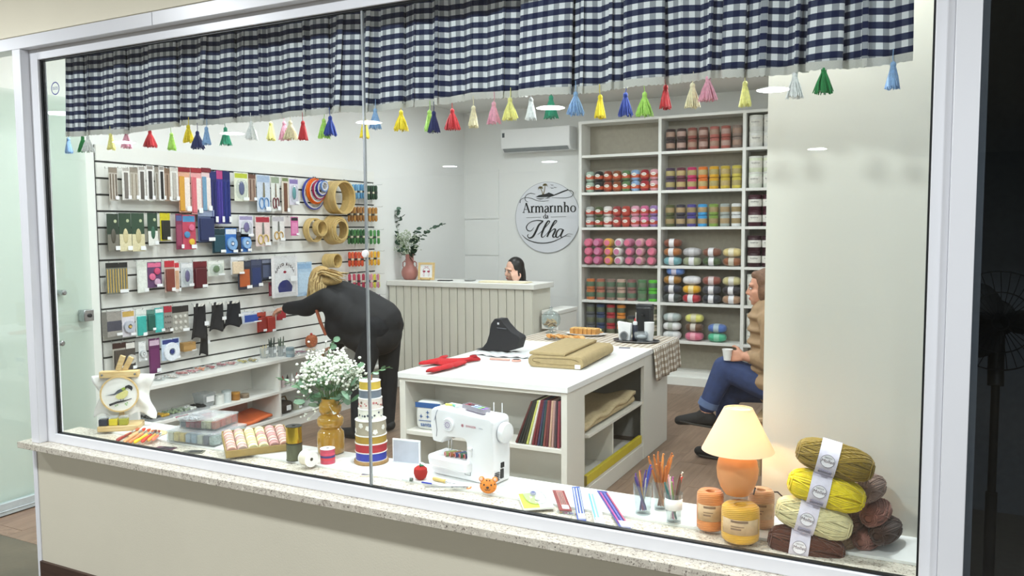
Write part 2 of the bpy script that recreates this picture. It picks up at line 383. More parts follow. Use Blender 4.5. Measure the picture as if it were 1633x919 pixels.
# glass entrance door leaf standing open along the left wall
dr=bpy.data.objects.new('door_1',None); COL.objects.link(dr); dr['kind']='structure'; dr['label']='clear glass entrance door standing open'
XD=-1.15
obj('glass_leaf',MB().box((XD-.005,-.15,.07),(XD+.005,1.0,2.40)),glass('#f5f9f7',1.45,0,'green_glass'),dr)
obj('bottom_rail',MB().box((XD-.02,-.15,.006),(XD+.02,1.0,.075)).box((XD+.02,-.15,.028),(XD+.024,1.0,.033)),mat('#b9c4c6',.35,.3),dr,bevel=.002)
lk=PX(138,503,0,XD)
obj('lock',MB().box((XD-.03,lk.y-.035,lk.z-.035),(XD+.03,lk.y+.03,lk.z+.035)),STEEL,dr,bevel=.004)
obj('lock_cylinder',MB().lathe([(.012,0),(.012,.008),(.006,.01)],14),BLACK,dr,(XD+.03,lk.y,lk.z),(0,math.pi/2,0))
for q in ((103,467),(100,548)):
    p=PX(*q,0,XD+.02); obj('handle_button',MB().lathe([(.016,-.04),(.016,.02),(.010,.026)],16),STEEL,dr,(XD,p.y,p.z),(0,math.pi/2,0))
# wall behind the open leaf, with the post where the slat wall begins
struct('wall_entrance',MB().box((XL,-.2,0),(-1.19,1.085,CZ)),mat('#dfe3dd',.6,0,.015,2),label='pale wall behind the open glass door')
# --- slat wall on the left
GR=[]
sw=struct('wall_slat',MB().box((XL,1.233,.58),(XL+.006,4.22,2.165)),mat('#3a3a3a',.7),label='white slatted display wall with dark grooves')
SP=.1078; Z0=2.056
bm_=MB().box((0,0,0),(.016,1,1)).mesh('slat_board',1)
zs=[2.165]+[Z0-SP*i for i in range(14)]+[.585]
for i in range(len(zs)-1):
    a=zs[i]-(.0065 if i else 0); b=zs[i+1]+.0065
    if a-b>.02: inst('slat_board',bm_,MELA,sw,(XL+.004,1.235,b),(0,0,0),(1,2.983,a-b))
SX=XL+.021
# --- lights
for i,x in enumerate((.55,1.75,2.95)): downlight(x,.27,CZ,30,('left','middle','right')[i]+' small added lamp brightening the window display and pillar','added display lamps',r=.04,size=.1)  # unseen lamps added to brighten the display board and pillar panel
LP={0:'left',1:'right'}
for i,(x,y) in enumerate(((-.3,1.3),(1.6,1.3),(-.3,2.9),(1.6,2.9),(-.3,4.5),(1.3,4.6),(2.9,3.6))):
    downlight(x,y,CZ,SHOP_W,('front left','front right','middle left','middle centre','back left','back right','far right')[i]+' recessed round ceiling lamp inside the shop','shop ceiling lamps',size=.35)
for i,x in enumerate((-7.2,-5.0,-2.7,-.24,2.11,4.5)):
    downlight(x,-5.9,CZ,MALL_W,ORD[i]+' corridor ceiling lamp from the left, middle row behind the viewer','corridor ceiling lamps',r=.12,emit=16)
for i,x in enumerate((-5.5,-3.2,1.8)):
    downlight(x,-12.4,CZ,MALL_W*.8,ORD[i]+' corridor ceiling lamp from the left, farthest row','corridor ceiling lamps',r=.12,emit=12)
for i,x in enumerate((-3.0,-.4,2.2,4.8)):
    downlight(x,-1.5,CZ,MALL_W*.75,ORD[i]+' corridor ceiling lamp from the left, row nearest the window','corridor ceiling lamps',r=.12,emit=10)
# ================================================================== VALANCE AND TASSELS
rc=random.Random(3)
x0c,x1c=-.0,3.357; NX=1100
ph=[0.0]; sp=[]; amp=[]
segs=[]; x=x0c
while x<x1c+.2:
    wd=rc.choice((.055,.065,.075,.09,.11,.15)); segs.append((x,wd,rc.uniform(.35,1.25))); x+=wd
def fold(x):
    for (a,wd,am) in segs:
        if a<=x<a+wd:
            t=(x-a)/wd; return am*min(1,wd/.085)*(math.sin(math.pi*t)**.6)
    return 0
def skew(x):
    for i,(a,wd,am) in enumerate(segs):
        if a<=x<a+wd: return (-1 if i%3==1 else 1)*.30*wd*math.sin(2*math.pi*(x-a)/wd)*min(1,am)
    return 0
def wob(x,k): return math.sin(x*9.1+k)*.5+math.sin(x*23.7+2*k)*.3+math.sin(x*5.3+k*3)*.2
HB=2.037
cu=MB(); uv=[]; NV=16; colx=[]
arc=0; prev=None
for i in range(NX+1):
    x=x0c+(x1c-x0c)*i/NX; f=fold(x); y=0.118-.055*f; xs_=x+skew(x)
    if prev: arc+=math.hypot(xs_-prev[0],(y-prev[1])*1.0)
    prev=(xs_,y); colx.append((xs_,f,arc))
def cpt(x,f,v):   # v 0 bottom .. 1 top
    zb=HB+.007*wob(x,1)-.007*f; z=zb+(2.375-zb)*v
    sw_=(1-v)*.010*wob(x*1.0,2.2)
    y=0.118-.055*f*(1-.45*v)
    return (x+sw_,y,z)
for j in range(NV+1):
    for (x,f,a) in colx:
        p=cpt(x,f,j/NV); cu.v.append(p); uv.append((a,p[2]+.004*wob(x,5)))
for j in range(NV):
    for i in range(NX):
        q=j*(NX+1)+i; cu.f.append((q,q+1,q+NX+2,q+NX+1)); cu.m.append(0)
val=thing('gingham_valance','navy and white gingham valance gathered across the top of the window','curtain',(0,0,0))
obj('cloth',cu,gingham('#eef0f4','#9fa3ab','#39415f','#161f47',.0355),val,uv=uv,ang=180,solid=.0015)
lc=MB()
for j in range(4):
    for i,(x,f,a) in enumerate(colx):
        p=cpt(x,f,0); sc=abs(math.sin(a*math.pi/.013)); off=(.006,-.004,-.010,-.0135-.0045*sc)[j]
        lc.v.append((p[0],p[1]-.0018-(.001 if j==1 else 0),p[2]+off))
for j in range(3):
    for i in range(NX):
        q=j*(NX+1)+i; lc.f.append((q,q+NX+1,q+NX+2,q+1)); lc.m.append(0)
obj('lace_trim',lc,mat('#eceae4',.9,0,.08,600,.6,900),val,ang=180)
obj('curtain_rod',MB().tube([(-.0,.1,2.385),(3.43,.1,2.385)],.008,10),ALU,val)
TC={'light blue':'#8fb4e0','green':'#1f8a48','white':'#eef0f0','pale yellow':'#f0eb92','pink':'#eba9bd','red':'#c3202c','lime green':'#b4e36c','yellow':'#f2da22','navy':'#1b2566','teal green':'#2f9a78','cream':'#efe5c0','royal blue':'#1f3f9f'}
TL=[(106,230,'light blue'),(132,228,'green'),(147,228,'white'),(177,224,'pale yellow'),(201,221,'pink'),(238,219,'red'),(276,224,'lime green'),(305,212,'yellow'),(322,222,'navy'),(341,216,'light blue'),(359,215,'teal green'),(403,206,'white'),(427,206,'pale yellow'),(451,206,'pink'),(463,205,'cream'),(484,206,'red'),(519,203,'lime green'),(531,199,'royal blue'),(579,202,'yellow'),(604,188,'light blue'),(640,190,'yellow'),(684,190,'lime green'),(698,193,'navy'),(718,187,'red'),(757,184,'cream'),(790,178,'pink'),(817,172,'pale yellow'),(850,172,'white'),(886,170,'teal green'),(921,163,'light blue'),(957,167,'yellow'),(996,163,'royal blue'),(1032,165,'lime green'),(1060,151,'red'),(1104,149,'cream'),(1132,140,'pink'),(1187,146,'pale yellow'),(1269,134,'white'),(1316,128,'green'),(1424,117,'light blue')]
tm=[]
for k in range(3):
    rr=random.Random(20+k); sk=MB()
    for q in range(64):
        a=rr.uniform(0,2*math.pi); rr_=rr.uniform(.25,1)**.5; R=.0165+.004*k
        p0=(math.cos(a)*.0055*rr_,math.sin(a)*.0055*rr_,.012); 
        p1=(math.cos(a+.1)*R*.62*rr_,math.sin(a+.1)*R*.62*rr_,-.008)
        p2=(math.cos(a+.25)*R*rr_+rr.uniform(-.002,.002),math.sin(a+.25)*R*rr_,-.035+rr.uniform(-.004,.003))
        sk.tube([p0,p1,p2],[.0016,.0016,.0012],4)
    sk.lathe([(.004,.012),(.0105,-.008),(.0135,-.031),(.001,-.032)],12)
    hd=MB().ell((0,0,.0195),(.0068,.0068,.0085),12,8).ring([(.0052,.0105),(.0066,.0105),(.0066,.0145),(.0052,.0145)],12)
    cr=MB().tube([(0,0,.026),(.0008,-.002,.036),(0,-.002,.056)],.0011,5)
    tm.append((sk.mesh('skirt',1),hd.mesh('knot',1),cr.mesh('cord',1)))
cnt={}
for i,(px,py,c) in enumerate(TL):
    p=PX(px,py,1,.1); cnt[c]=cnt.get(c,0)+1; n=cnt[c]
    tot=sum(1 for t in TL if t[2]==c)
    lab=f'{c} yarn tassel, {ORD[n-1]} {c} one from the left along the valance' if tot>1 else f'{c} yarn tassel, the only {c} one along the valance'
    ex=colx[min(NX,max(0,int((p.x-x0c)/(x1c-x0c)*NX)))]; ye=0.118-.055*ex[1]+.004
    t=thing('tassel',lab,'tassel',(p.x,ye,p.z),(0,0,rc.uniform(0,6)),'tassels along the valance')
    m=tm[i%3]; y=mat(TC[c],.75,0,.15,150,sheen=.4); t.scale=(1.12,1.12,1.1)
    inst('skirt',m[0],y,t); inst('knot',m[1],y,t); inst('cord',m[2],y,t)
# ================================================================== ON THE DISPLAY BOARD
def L(px,py,z=LZ): return PX(px,py,2,z)
GZ=.656
# --- embroidery stand
p=L(182,686); e=thing('embroidery_stand','wooden embroidery stand holding a hoop with a stitched bird at the left window corner','embroidery stand',(p.x+.01,p.y+.03,LZ),math.radians(38))
obj('base',MB().box((-.09,-.055,0),(.09,.065,.026)),PINE,e,bevel=.004)
obj('post',MB().box((-.012,.02,.026),(.012,.038,.275)),PINE,e,bevel=.002)
obj('clamp_bar',MB().box((-.086,-.006,.246),(.086,.036,.276)),PINE,e,bevel=.003)
for s in (-1,1): obj('screw',MB().lathe([(.005,0),(.005,.004),(.002,.005)],10),STEEL,e,(s*.072,-.006,.261),(math.pi/2,0,0))
c=obj('clip',MB().box((-.018,.0,0),(.006,.014,.075),T=Tr(.0,.0,.276)@Ry(.35)).box((-.004,.016,0),(.020,.030,.075),T=Tr(.01,.0,.276)@Ry(.5)),PINE,e,bevel=.002)
hc=Vector((0,-.004,.167)); T=Tr(*hc)@Rx(math.pi/2)
obj('hoop',MB().ring([(.079,-.005),(.086,-.005),(.086,.005),(.079,.005)],44,T=T),PINE,e)
def cl(u,v):
    x=(u-.5)*.25; z=.055+v*.2; wv=.010*math.sin(u*19+v*5)+.008*math.sin(v*13)
    x*=1+.12*math.sin(v*7+1); 
    return (x+.015,.008+wv*.6+.012,z+.018*math.sin(u*11)*(1-v))
obj('cloth',MB().surf(24,18,cl),mat('#eeeeec',.9,0,.03,40),e,ang=180,solid=.001)
obj('stitched_ground',MB().lathe([(.079,-.003),(.079,.001)],40,T=T),mat('#f2f2ee',.9,0,.03,300,.3,900),e)
# stitched bird, thread laid on the cloth
bd=bpy.data.objects.new('x',None); bpy.data.objects.remove(bd)
TS=Tr(hc.x,hc.y-.0032,hc.z)@Rx(math.pi/2)
def thr(name,mb,col): return obj(name,mb,mat(col,.8,0,.15,400,.3,700),e)
B=MB(); B.prism([(-.018,-.012),(-.005,-.024),(.018,-.022),(.036,-.006),(.040,.012),(.030,.020),(.012,.014),(-.006,.004)],0,.0015,T=TS); thr('bird_breast',B,'#d9d58c')
B=MB(); B.prism([(.022,.018),(.028,.038),(.044,.044),(.058,.036),(.060,.026),(.054,.014),(.050,.022),(.036,.030)],0,.002,T=TS); thr('bird_head',B,'#1a1c20')
B=MB(); B.prism([(-.062,-.004),(-.022,.004),(-.006,.020),(.012,.028),(.020,.016),(.000,.006),(-.02,-.002)],.0004,.002,T=TS); thr('bird_wing',B,'#4e5660')
B=MB(); B.prism([(.008,.026),(.022,.034),(.030,.026),(.018,.016)],.0004,.0022,T=TS); thr('bird_back',B,'#8fa63a')
B=MB(); B.stroke([(-.045,-.050),(-.012,-.038),(.012,-.034),(.03,-.030),(.054,-.022)],[.010,.009,.007,.004,.003],0,.0018,T=TS)
B.stroke([(.004,-.022),(.006,-.034)],.002,0,.0018,T=TS); B.stroke([(.018,-.022),(.016,-.032)],.002,0,.0018,T=TS); thr('branch',B,'#2a2a2e')
for (a,b) in ((-.018,-.054),(-.01,-.05),(.026,-.046),(.034,-.042),(.03,-.052)): thr('leaf_stitch',MB().ell((a,b,.001),(.004,.0025,.001),8,5,T=TS),'#7fb65c')
# --- paint jars on the stand's foot
for i,(cx_,c,nm) in enumerate(((-.066,'#141c30','dark navy'),(-.022,'#c9b81f','yellow'),(.022,'#9a9a2a','olive green'))):
    t=thing('paint_jar',f'small square {nm} paint jar with clear lid on the embroidery stand','paint jar',e.matrix_basis@Vector((cx_,-.03,.026)),math.radians(38),'paint jars on the embroidery stand')
    obj('jar',MB().cb((0,0,.016),(.038,.036,.032)),mat(c,.25),t,bevel=.004); obj('lid',MB().cb((0,0,.0375),(.036,.034,.011)),PVC2,t,bevel=.002)
# --- brushes
pal=L(232,693); PTT=.002
o=obj('palette',MB().lathe([(.072,0),(.076,.003),(.072,.006)],36,sx=1.25,sy=.85),PINE,None,(pal.x+.0,pal.y+.005,LZ),(0,0,.5)); tag(o,'thin oval wooden palette under the paint brushes','palette')
BR=[((186,703),(222,683),'#8e2a20','#b9633a','dark red'),((198,705),(232,683),'#dd9a66','#c9402a','peach'),((206,706),(240,684),'#d27c4a','#c7522f','orange brown'),((214,706),(247,686),'#e2c61e','#b8613c','yellow'),((226,705),(250,686),'#c4341f','#5b2d22','bright red'),((236,703),(255,687),'#d39a35','#8a3326','mustard'),((243,702),(258,690),'#dd6f50','#dcd3c4','coral')]
for i,(a,b,hc_,bc,nm) in enumerate(BR):
    A=L(*a,LZ+.011); Bp=L(*b,LZ+.0125); d=(Bp-A); ln=d.length
    t=thing('paint_brush',f'paint brush with {nm} handle lying in the fan of brushes','paint brush',A,(0,0,math.atan2(d.y,d.x)),'paint brushes on the palette')
    X=Ry(math.pi/2)
    obj('handle',MB().lathe([(.001,0),(.0075,.008),(.0085,.025),(.0045,ln*.62)],10,T=X),mat(hc_,.35),t)
    obj('ferrule',MB().lathe([(.0048,ln*.62),(.006,ln*.8)],10,T=X),CHROME,t)
    obj('bristles',MB().lathe([(.006,ln*.8),(.0085,ln*.9),(.003,ln)],10,T=X,sy=.7),mat(bc,.9,0,.2,200),t)
# --- clear organiser boxes
def organiser(corner,ux,uy,w,d,h,z,label,cells,group):
    a=math.atan2(uy,ux); t=thing('organiser_box',label,'storage box',(corner[0],corner[1],z),a,group)
    th=.0015
    B=MB().box((0,0,0),(w,d,th)).box((0,0,th),(w,th,h-.008)).box((0,d-th,th),(w,d,h-.008)).box((0,th,th),(th,d-th,h-.008)).box((w-th,th,th),(w,d-th,h-.008))
    obj('tray',B,PVC,t); obj('lid',MB().box((-.003,-.003,h-.008),(w+.003,d+.003,h)),PVC2,t,bevel=.002)
    n=len(cells)
    for i,c in enumerate(cells):
        cols=[c] if isinstance(c,str) else c
        wx=w/n
        for j in range(4):
            col=cols[j%len(cols)]; 
            obj('thread_bundle',MB().cb((wx*(i+.5),d*(j+.5)/4,.004+h*.36),(wx*.82,d/4*.84,h*.68)),mat(col,.8,0,.2,120,.3,400),t,bevel=.004)
    return t
organiser((.462,.195),.27,.022,.268,.205,.058,LZ,'larger clear organiser box with yellow and blue thread, under the other box',['#cfcfbe',['#d9c06a','#c7b48a'],['#d8b95c','#c98b50'],['#9fb0be','#7f8ca6'],['#8fa5b8','#c0c6c4'],['#b9bcae','#50586a'],['#4b5468','#77808c'],['#a9b6b2','#c9cfc9']],'clear organiser boxes')
organiser((.512,.225),.2,.04,.185,.165,.05,LZ+.0585,'smaller clear organiser box with red and cream thread, stacked on top',[['#3c4a56','#6a6a70'],['#a92a38','#c04a50'],['#9c2340','#b06a7c'],['#a03040','#c9a9a0'],['#e2d9bd','#d8cfae'],['#d9cfa8','#c8855c'],['#c96a4a','#d0503c']],'clear organiser boxes')
bgp=L(327,667,LZ+.11); 
t=thing('bead_bag','small clear zip bag of shiny beads on the upper organiser box','bead bag',(bgp.x-.02,bgp.y-.06,LZ+.109),.35)
obj('bag',MB().ell((0,0,.012),(.06,.038,.012),20,8,pw=.7),PVC,t); 
B=MB(); rb=random.Random(4)
for i in range(60): a=rb.uniform(0,6.28); q=rb.uniform(0,1)**.5; B.ell((math.cos(a)*.042*q,math.sin(a)*.024*q,.008+.006*rb.random()),(.0038,.0038,.0038),6,4)
o=obj('beads',B,mat('#cfcfd4',.2,.5,.3,200),t); o['kind']='stuff'
obj('zip',MB().tube([(-.058,-.02,.018),(-.03,.03,.02)],.0025,6),mat('#8a3152',.5),t)
# flat cards near the glass
for (a,c,c2,lab,an) in ((L(263,716,GZ),'#5c3a48','#2c2430','small dark plum lace card lying by the window glass',.2),(L(308,722,GZ),'#6b6a5e','#3e3d3a','thin grey needle packet lying by the window glass',.5)):
    t=thing('craft_card',lab,'craft packet',(a.x,a.y,GZ),an,None); obj('card',MB().cb((0,0,.002),(.09,.045,.004)),mat(c,.5,0,.2,60),t,bevel=.001); obj('insert',MB().cb((.01,.0,.005),(.055,.03,.003)),mat(c2,.3),t,bevel=.001)
# --- tray of pastel ribbon rolls
TA=Vector((.905,.118)); TB=Vector((1.055,.315)); ax=(TB-TA).normalized(); W=.262; D=.165; ang=math.atan2(ax.y,ax.x)
t=thing('kraft_tray','gold kraft cardboard tray holding pastel ribbon rolls','tray',(TA.x,TA.y,LZ),(0,0,0))
TM=Matrix.Translation((TA.x,TA.y,LZ))@Rz(ang)@Rx(math.radians(17)); t.rotation_euler=TM.to_euler()
obj('prop',MB().box((.03,D-.03,-.047),(W-.03,D-.006,-.0005),T=Tr(0,0,0)),mat('#8f7846',.7),t)
km=mat('#a38a50',.6,0,.08,30); H=.034
for nm,a,b in (('bottom',(0,0,0),(W,D,.003)),('front_wall',(0,0,.003),(W,.003,H)),('back_wall',(0,D-.003,.003),(W,D,H)),('end_wall',(0,.003,.003),(.003,D-.003,H)),('end_wall',(W-.003,.003,.003),(W,D-.003,H))): obj(nm,MB().box(a,b),km,t,bevel=.001)
pas=['#d9a99a','#c9b2a8','#e3dca6','#e6e0b0','#d2a3a0','#d9b8b0']; nmp=['salmon','dusty mauve','butter yellow','pale lemon','old rose','blush']
rm=MB().ring([(.006,-.009),(.0195,-.009),(.021,-.005),(.0195,-.0015),(.019,0),(.0195,.0015),(.021,.005),(.0195,.009),(.006,.009)],22,T=Ry(math.pi/2)).mesh('ribbon_roll',1)
bm2=MB().ring([(.0192,-.0025),(.0202,-.0025),(.0202,.0025),(.0192,.0025)],22,T=Ry(math.pi/2)).mesh('label_band',1)
for i in range(6):
    for j in range(7):
        q=TM@Vector((.024+i*.0428,.018+j*.0215,.0245))
        ci=(i+(j*2+i)%3//2)%6
        t=thing('ribbon_roll',f'{nmp[ci]} ribbon roll in the kraft tray, {ORD[i]} column, {ORD[j]} from the front','ribbon roll',q,(TM@Rz(math.pi/2)).to_euler(),'ribbon rolls in the kraft tray')
        inst('roll',rm,mat(pas[ci],.7,0,.06,60),t); inst('label_band',bm2,mat(('#b9b4a6','#c88f8f','#e9e3d2')[(i+j)%3],.6),t)
# --- loose ribbon spools
def spool(name,label,loc,r,h,col,fl='#e8e6e2',rot=(0,0,0),flr=None,group=None,flt=.002,inner=.4,metal=0,rough=.35,deco=None):
    t=thing(name,label,'ribbon spool',loc,rot,group); flr=flr or r*1.03
    R=obj('ribbon',MB().ring([(r*inner,flt),(r,flt),(r,h-flt),(r*inner,h-flt)],36),mat(col,rough,metal,.08,50),t)
    for z in (0,h-flt): obj('flange',MB().ring([(r*inner*.6,z),(flr,z),(flr,z+flt),(r*inner*.6,z+flt)],36),mat(fl,.5),t)
    if deco: deco(t,r,h)
    return t
p=L(461,736); g=p.x+.002,p.y+.03
spool('ribbon_spool','dark grey green curling ribbon spool under the gold one',(*g,LZ),.032,.07,'#5e6350','#2b2b29',metal=.5,rough=.25)
spool('ribbon_spool','shiny gold curling ribbon spool stacked on the dark one',(*g,LZ+.0705),.032,.07,'#b59a2e','#2b2b29',metal=.8,rough=.22)
p=L(487,746); spool('ribbon_spool','cream satin ribbon spool lying on its side',(p.x-.03,p.y+.03,LZ+.0305),.029,.05,'#ded6c4','#efeeec',rot=(math.pi/2,0,math.radians(75)),flr=.0305)
def bands(t,r,h):
    for z,c in ((.012,'#d8414f'),(.022,'#3f3d78'),(.032,'#d8506a')): obj('stripe',MB().ring([(r,h*.15+z-.004),(r+.0006,h*.15+z-.004),(r+.0006,h*.15+z+.004),(r,h*.15+z+.004)],30),mat(c,.4),t)
p=L(515,742); spool('ribbon_spool','small spool of pink and purple striped ribbon beside the amber vase',(p.x,p.y+.03,LZ),.029,.062,'#c84a62','#dfe0e4',deco=bands)
# --- ribbon tower
p=L(579,742); tw=(p.x,p.y+.055)
t=thing('ribbon_stand','wooden dowel stand carrying a tower of ribbon spools','ribbon stand',(*tw,LZ)); wdm=woodmat('#a8834f','#8f6c3c',5,.5,0)
obj('base',MB().lathe([(.068,0),(.07,.004),(.068,.014)],40),wdm,t,bevel=.001); obj('dowel',MB().lathe([(.0095,.014),(.0095,.352),(.008,.354)],18),woodmat('#8a5a32','#6f4526',5,.5,2),t)
def dots(cols,n,kind):
    def f(t,r,h):
        rr=random.Random(n)
        for i in range(n):
            a=2*math.pi*i/n+rr.uniform(-.1,.1); z=h/2+rr.uniform(-.22,.22)*h; T=Rz(a)@Tr(r,0,z)@Ry(math.pi/2)
            if kind=='flower':
                B=MB()
                for k in range(5): B.lathe([(.0048,0),(.0046,.0006)],10,T=T@Tr(.0062*math.cos(k*1.257),.0062*math.sin(k*1.257),0))
                B.lathe([(.004,0),(.0038,.0008)],10,T=T); obj('flower_print',B,mat(cols[0],.6),t)
            else:
                s=rr.uniform(.003,.0058); obj('dot_print',MB().lathe([(s,0),(s*.9,.0006)],12,T=T),mat(cols[i%len(cols)],.6),t)
    return f
z=LZ+.0142
for (h,r,c,lab,deco,me_) in ((.034,.061,'#22329c','royal blue ribbon spool, lowest on the dowel stand',None,0),(.036,.063,'#a8202c','crimson ribbon spool above the royal blue one',None,0),(.032,.062,'#b0903a','gold ribbon spool above the crimson one',None,.4),(.060,.061,'#a89f8c','wide taupe ribbon spool with white flower print',dots(['#eceae4'],11,'flower'),0),(.044,.049,'#e9e8dc','white ribbon spool with round grey dot print',dots(['#454f5c','#7d8894','#343a40'],22,'dot'),0),(.043,.047,'#e8ded6','off white ribbon spool with small red print',dots(['#b04848','#7a5a48','#c98080'],26,'dot'),0),(.034,.044,'#75808e','slate blue ribbon spool near the top of the dowel stand',None,0),(.034,.042,'#d8b94a','yellow ribbon spool topmost on the dowel stand',None,0)):
    spool('ribbon_spool',lab,(*tw,z),r,h,c,'#eeece8',inner=.25,deco=deco,metal=me_,rough=.45,group='ribbon spools on the dowel stand'); z+=h+.0003
# --- amber vase and gypsophila
p=L(516,728); vz=(p.x-.01,p.y+.06)
t=thing('flower_vase','amber glass vase of stacked rounded bulges','vase',(*vz,LZ))
am=mat('#bd9038',.12,0,.05,8,coat=.5,sss=.15)
prof=[(.045,0),(.055,.006),(.0565,.03),(.0565,.07),(.054,.09),(.045,.099),(.040,.106),(.045,.113),(.0535,.12),(.0555,.135),(.0535,.15),(.044,.157),(.037,.163),(.040,.17),(.047,.18),(.0475,.2),(.041,.213),(.036,.222),(.036,.232),(.032,.232),(.032,.21)]
obj('body',MB().lathe(prof,36),am,t,ang=60)
bq=thing('gypsophila_bouquet','bouquet of white gypsophila and eucalyptus in the amber vase','bouquet',(*vz,LZ+.2))
rb=random.Random(11); st=MB(); fl=MB(); lf=[]
stm=mat('#5b7a44',.7); 
for i in range(52):
    a=rb.uniform(0,6.283); q=rb.uniform(.15,1)**.6; h=.08+.115*(1-q*q*.7)+rb.uniform(-.02,.03)
    e_=Vector((math.cos(a)*.135*q,math.sin(a)*.105*q,h))
    st.tube([(math.cos(a)*.015,math.sin(a)*.015,-.05),(e_.x*.35,e_.y*.35,.06),tuple(e_)],[.0012,.001,.0007],4)
    for k in range(14):
        d=Vector((rb.gauss(0,1),rb.gauss(0,1),rb.gauss(0,.9)))*.022; f=e_+d
        st.tube([tuple(e_-Vector((0,0,.03))),tuple(f)],.0004,3)
        s=rb.uniform(.0045,.0075); fl.ell(tuple(f),(s,s,s*.8),6,4)
obj('stems',st,stm,bq); o=obj('blossoms',fl,mat('#f1f2e8',.8,0,.06,300),bq); o['kind']='stuff'; o['label']='tiny white gypsophila blossoms'
def leaf_mesh(l=.042,w=.032):
    pts=[(0,0)]+[(l*(.5-.5*math.cos(math.pi*k/7)),w/2*math.sin(math.pi*k/7)) for k in range(1,7)]+[(l,0)]+[(l*(.5-.5*math.cos(math.pi*k/7)),-w/2*math.sin(math.pi*k/7)) for k in range(6,0,-1)]
    B=MB(); n=len(pts); B.add([(x,y,abs(y)*.35-.004*math.sin(x/l*3)) for x,y in pts]+[(l*.5,0,-.002)],[(i,(i+1)%n,n) for i in range(n)]); return B.mesh('leaf',1,ang=180)
LM=leaf_mesh(); lmats=[mat('#6f9377',.6,0,.1,60),mat('#86a88e',.6,0,.1,60),mat('#557a58',.6,0,.1,60)]
def branch(par,pts,n,size=1,seed=0,m=lmats):
    rr=random.Random(seed); P=[Vector(p) for p in pts]
    obj('branch',MB().tube(pts,[.0018]+[.0013]*(len(pts)-1),5),stm,par)
    for i in range(n):
        f=(i+.6)/n*(len(P)-1)*.98; k=min(int(f),len(P)-2); c=P[k].lerp(P[k+1],f-k); d=(P[k+1]-P[k]).normalized()
        sd=1 if i%2 else -1
        yaw=math.atan2(d.y,d.x)+sd*rr.uniform(.5,1.1); s=size*rr.uniform(.75,1.1)*(1-.35*i/n)
        inst('leaf',LM,m[rr.randrange(3)],par,c,(rr.uniform(-.9,.9)+sd*.4,rr.uniform(-.7,.3),yaw),(s,s,s))
cr=Vector((MW.col[0][0],MW.col[0][1],0)).normalized()
def vb(px,py,dy=0): q=PX(px,py,1,vz[1]+dy); return (q.x-vz[0],q.y-vz[1],q.z-LZ-.2)
branch(bq,[(0,0,-.05),vb(500,630),vb(470,612),vb(440,602)],13,1.0,1); branch(bq,[(0,0,-.05),vb(520,600),vb(524,560),vb(533,540)],10,1.0,2)
branch(bq,[(0,0,-.05),vb(560,615),vb(595,595),vb(622,585)],12,.85,3); branch(bq,[(0,0,-.05),vb(500,600),vb(490,578)],7,1.1,4); branch(bq,[(0,0,-.05),vb(545,590,-.03),vb(575,585,-.03)],8,1.1,5)
for (px,py,s) in ((500,640,1.2),(540,640,1.3),(510,620,1.2),(550,630,1.1),(525,635,1.3),(560,600,1.2),(480,625,1.2),(470,640,1.0)):
    inst('leaf',LM,lmats[2],bq,vb(px,py,.03),(rb.uniform(-.8,.8),rb.uniform(-1,.2),rb.uniform(0,6)),(s,s,s))
for k in range(34): inst('leaf',LM,lmats[k%3],bq,vb(rb.uniform(478,565),rb.uniform(600,648),rb.uniform(-.05,.05)),(rb.uniform(-.9,.9),rb.uniform(-1,.2),rb.uniform(0,6)),(1.15,1.15,1.15))
for k,(px,py) in enumerate(((493,668),(500,655),(532,660),(487,662))):
    B=MB(); c=Vector(vb(px,py,-.06)); B.tube([(0,-.02,.02),tuple(c)],.0007,4)
    for j in range(4): B.ell(tuple(c+Vector((rb.gauss(0,.008),rb.gauss(0,.004),rb.gauss(0,.006)))),(.0045,.0045,.004),6,4)
    obj('drooping_sprig',B,mat('#eceee2',.8),bq)
# --- leaflet and sign card
p=L(598,760,GZ); t=thing('leaflet','glossy leaflet with a dark purple picture lying by the pane joint','leaflet',(p.x-.02,p.y+.03,GZ+.0),math.radians(20))
obj('sheet',MB().box((-.05,-.045,.0005),(.05,.045,.003)),mat('#d9cdb0',.3),t,rot=(math.radians(0),0,0)); obj('picture',MB().box((-.047,-.034,.003),(.047,.043,.0036)),mat('#574a66',.3,0,.5,40),t)
obj('picture_figure',MB().ell((.0,.0,.0037),(.02,.022,.0006),16,6),mat('#c2a08c',.5,0,.3,60),t); obj('picture_figure',MB().ell((.022,.012,.0037),(.018,.02,.0006),16,6),mat('#d2d2e0',.5),t)
p=L(652,741); t=thing('sign_holder','white framed blank display card standing behind the sewing machine','sign holder',(p.x-.015,.385,LZ),math.radians(6))
obj('frame',MB().box((-.062,-.004,0),(.062,.004,.098)).box((-.062,-.03,0),(.062,.03,.002)),mat('#eef0f2',.3),t,bevel=.001); obj('card',MB().box((-.056,-.0055,.006),(.056,-.004,.092)),mat('#b9bdc9',.35),t)
p=L(601,752)
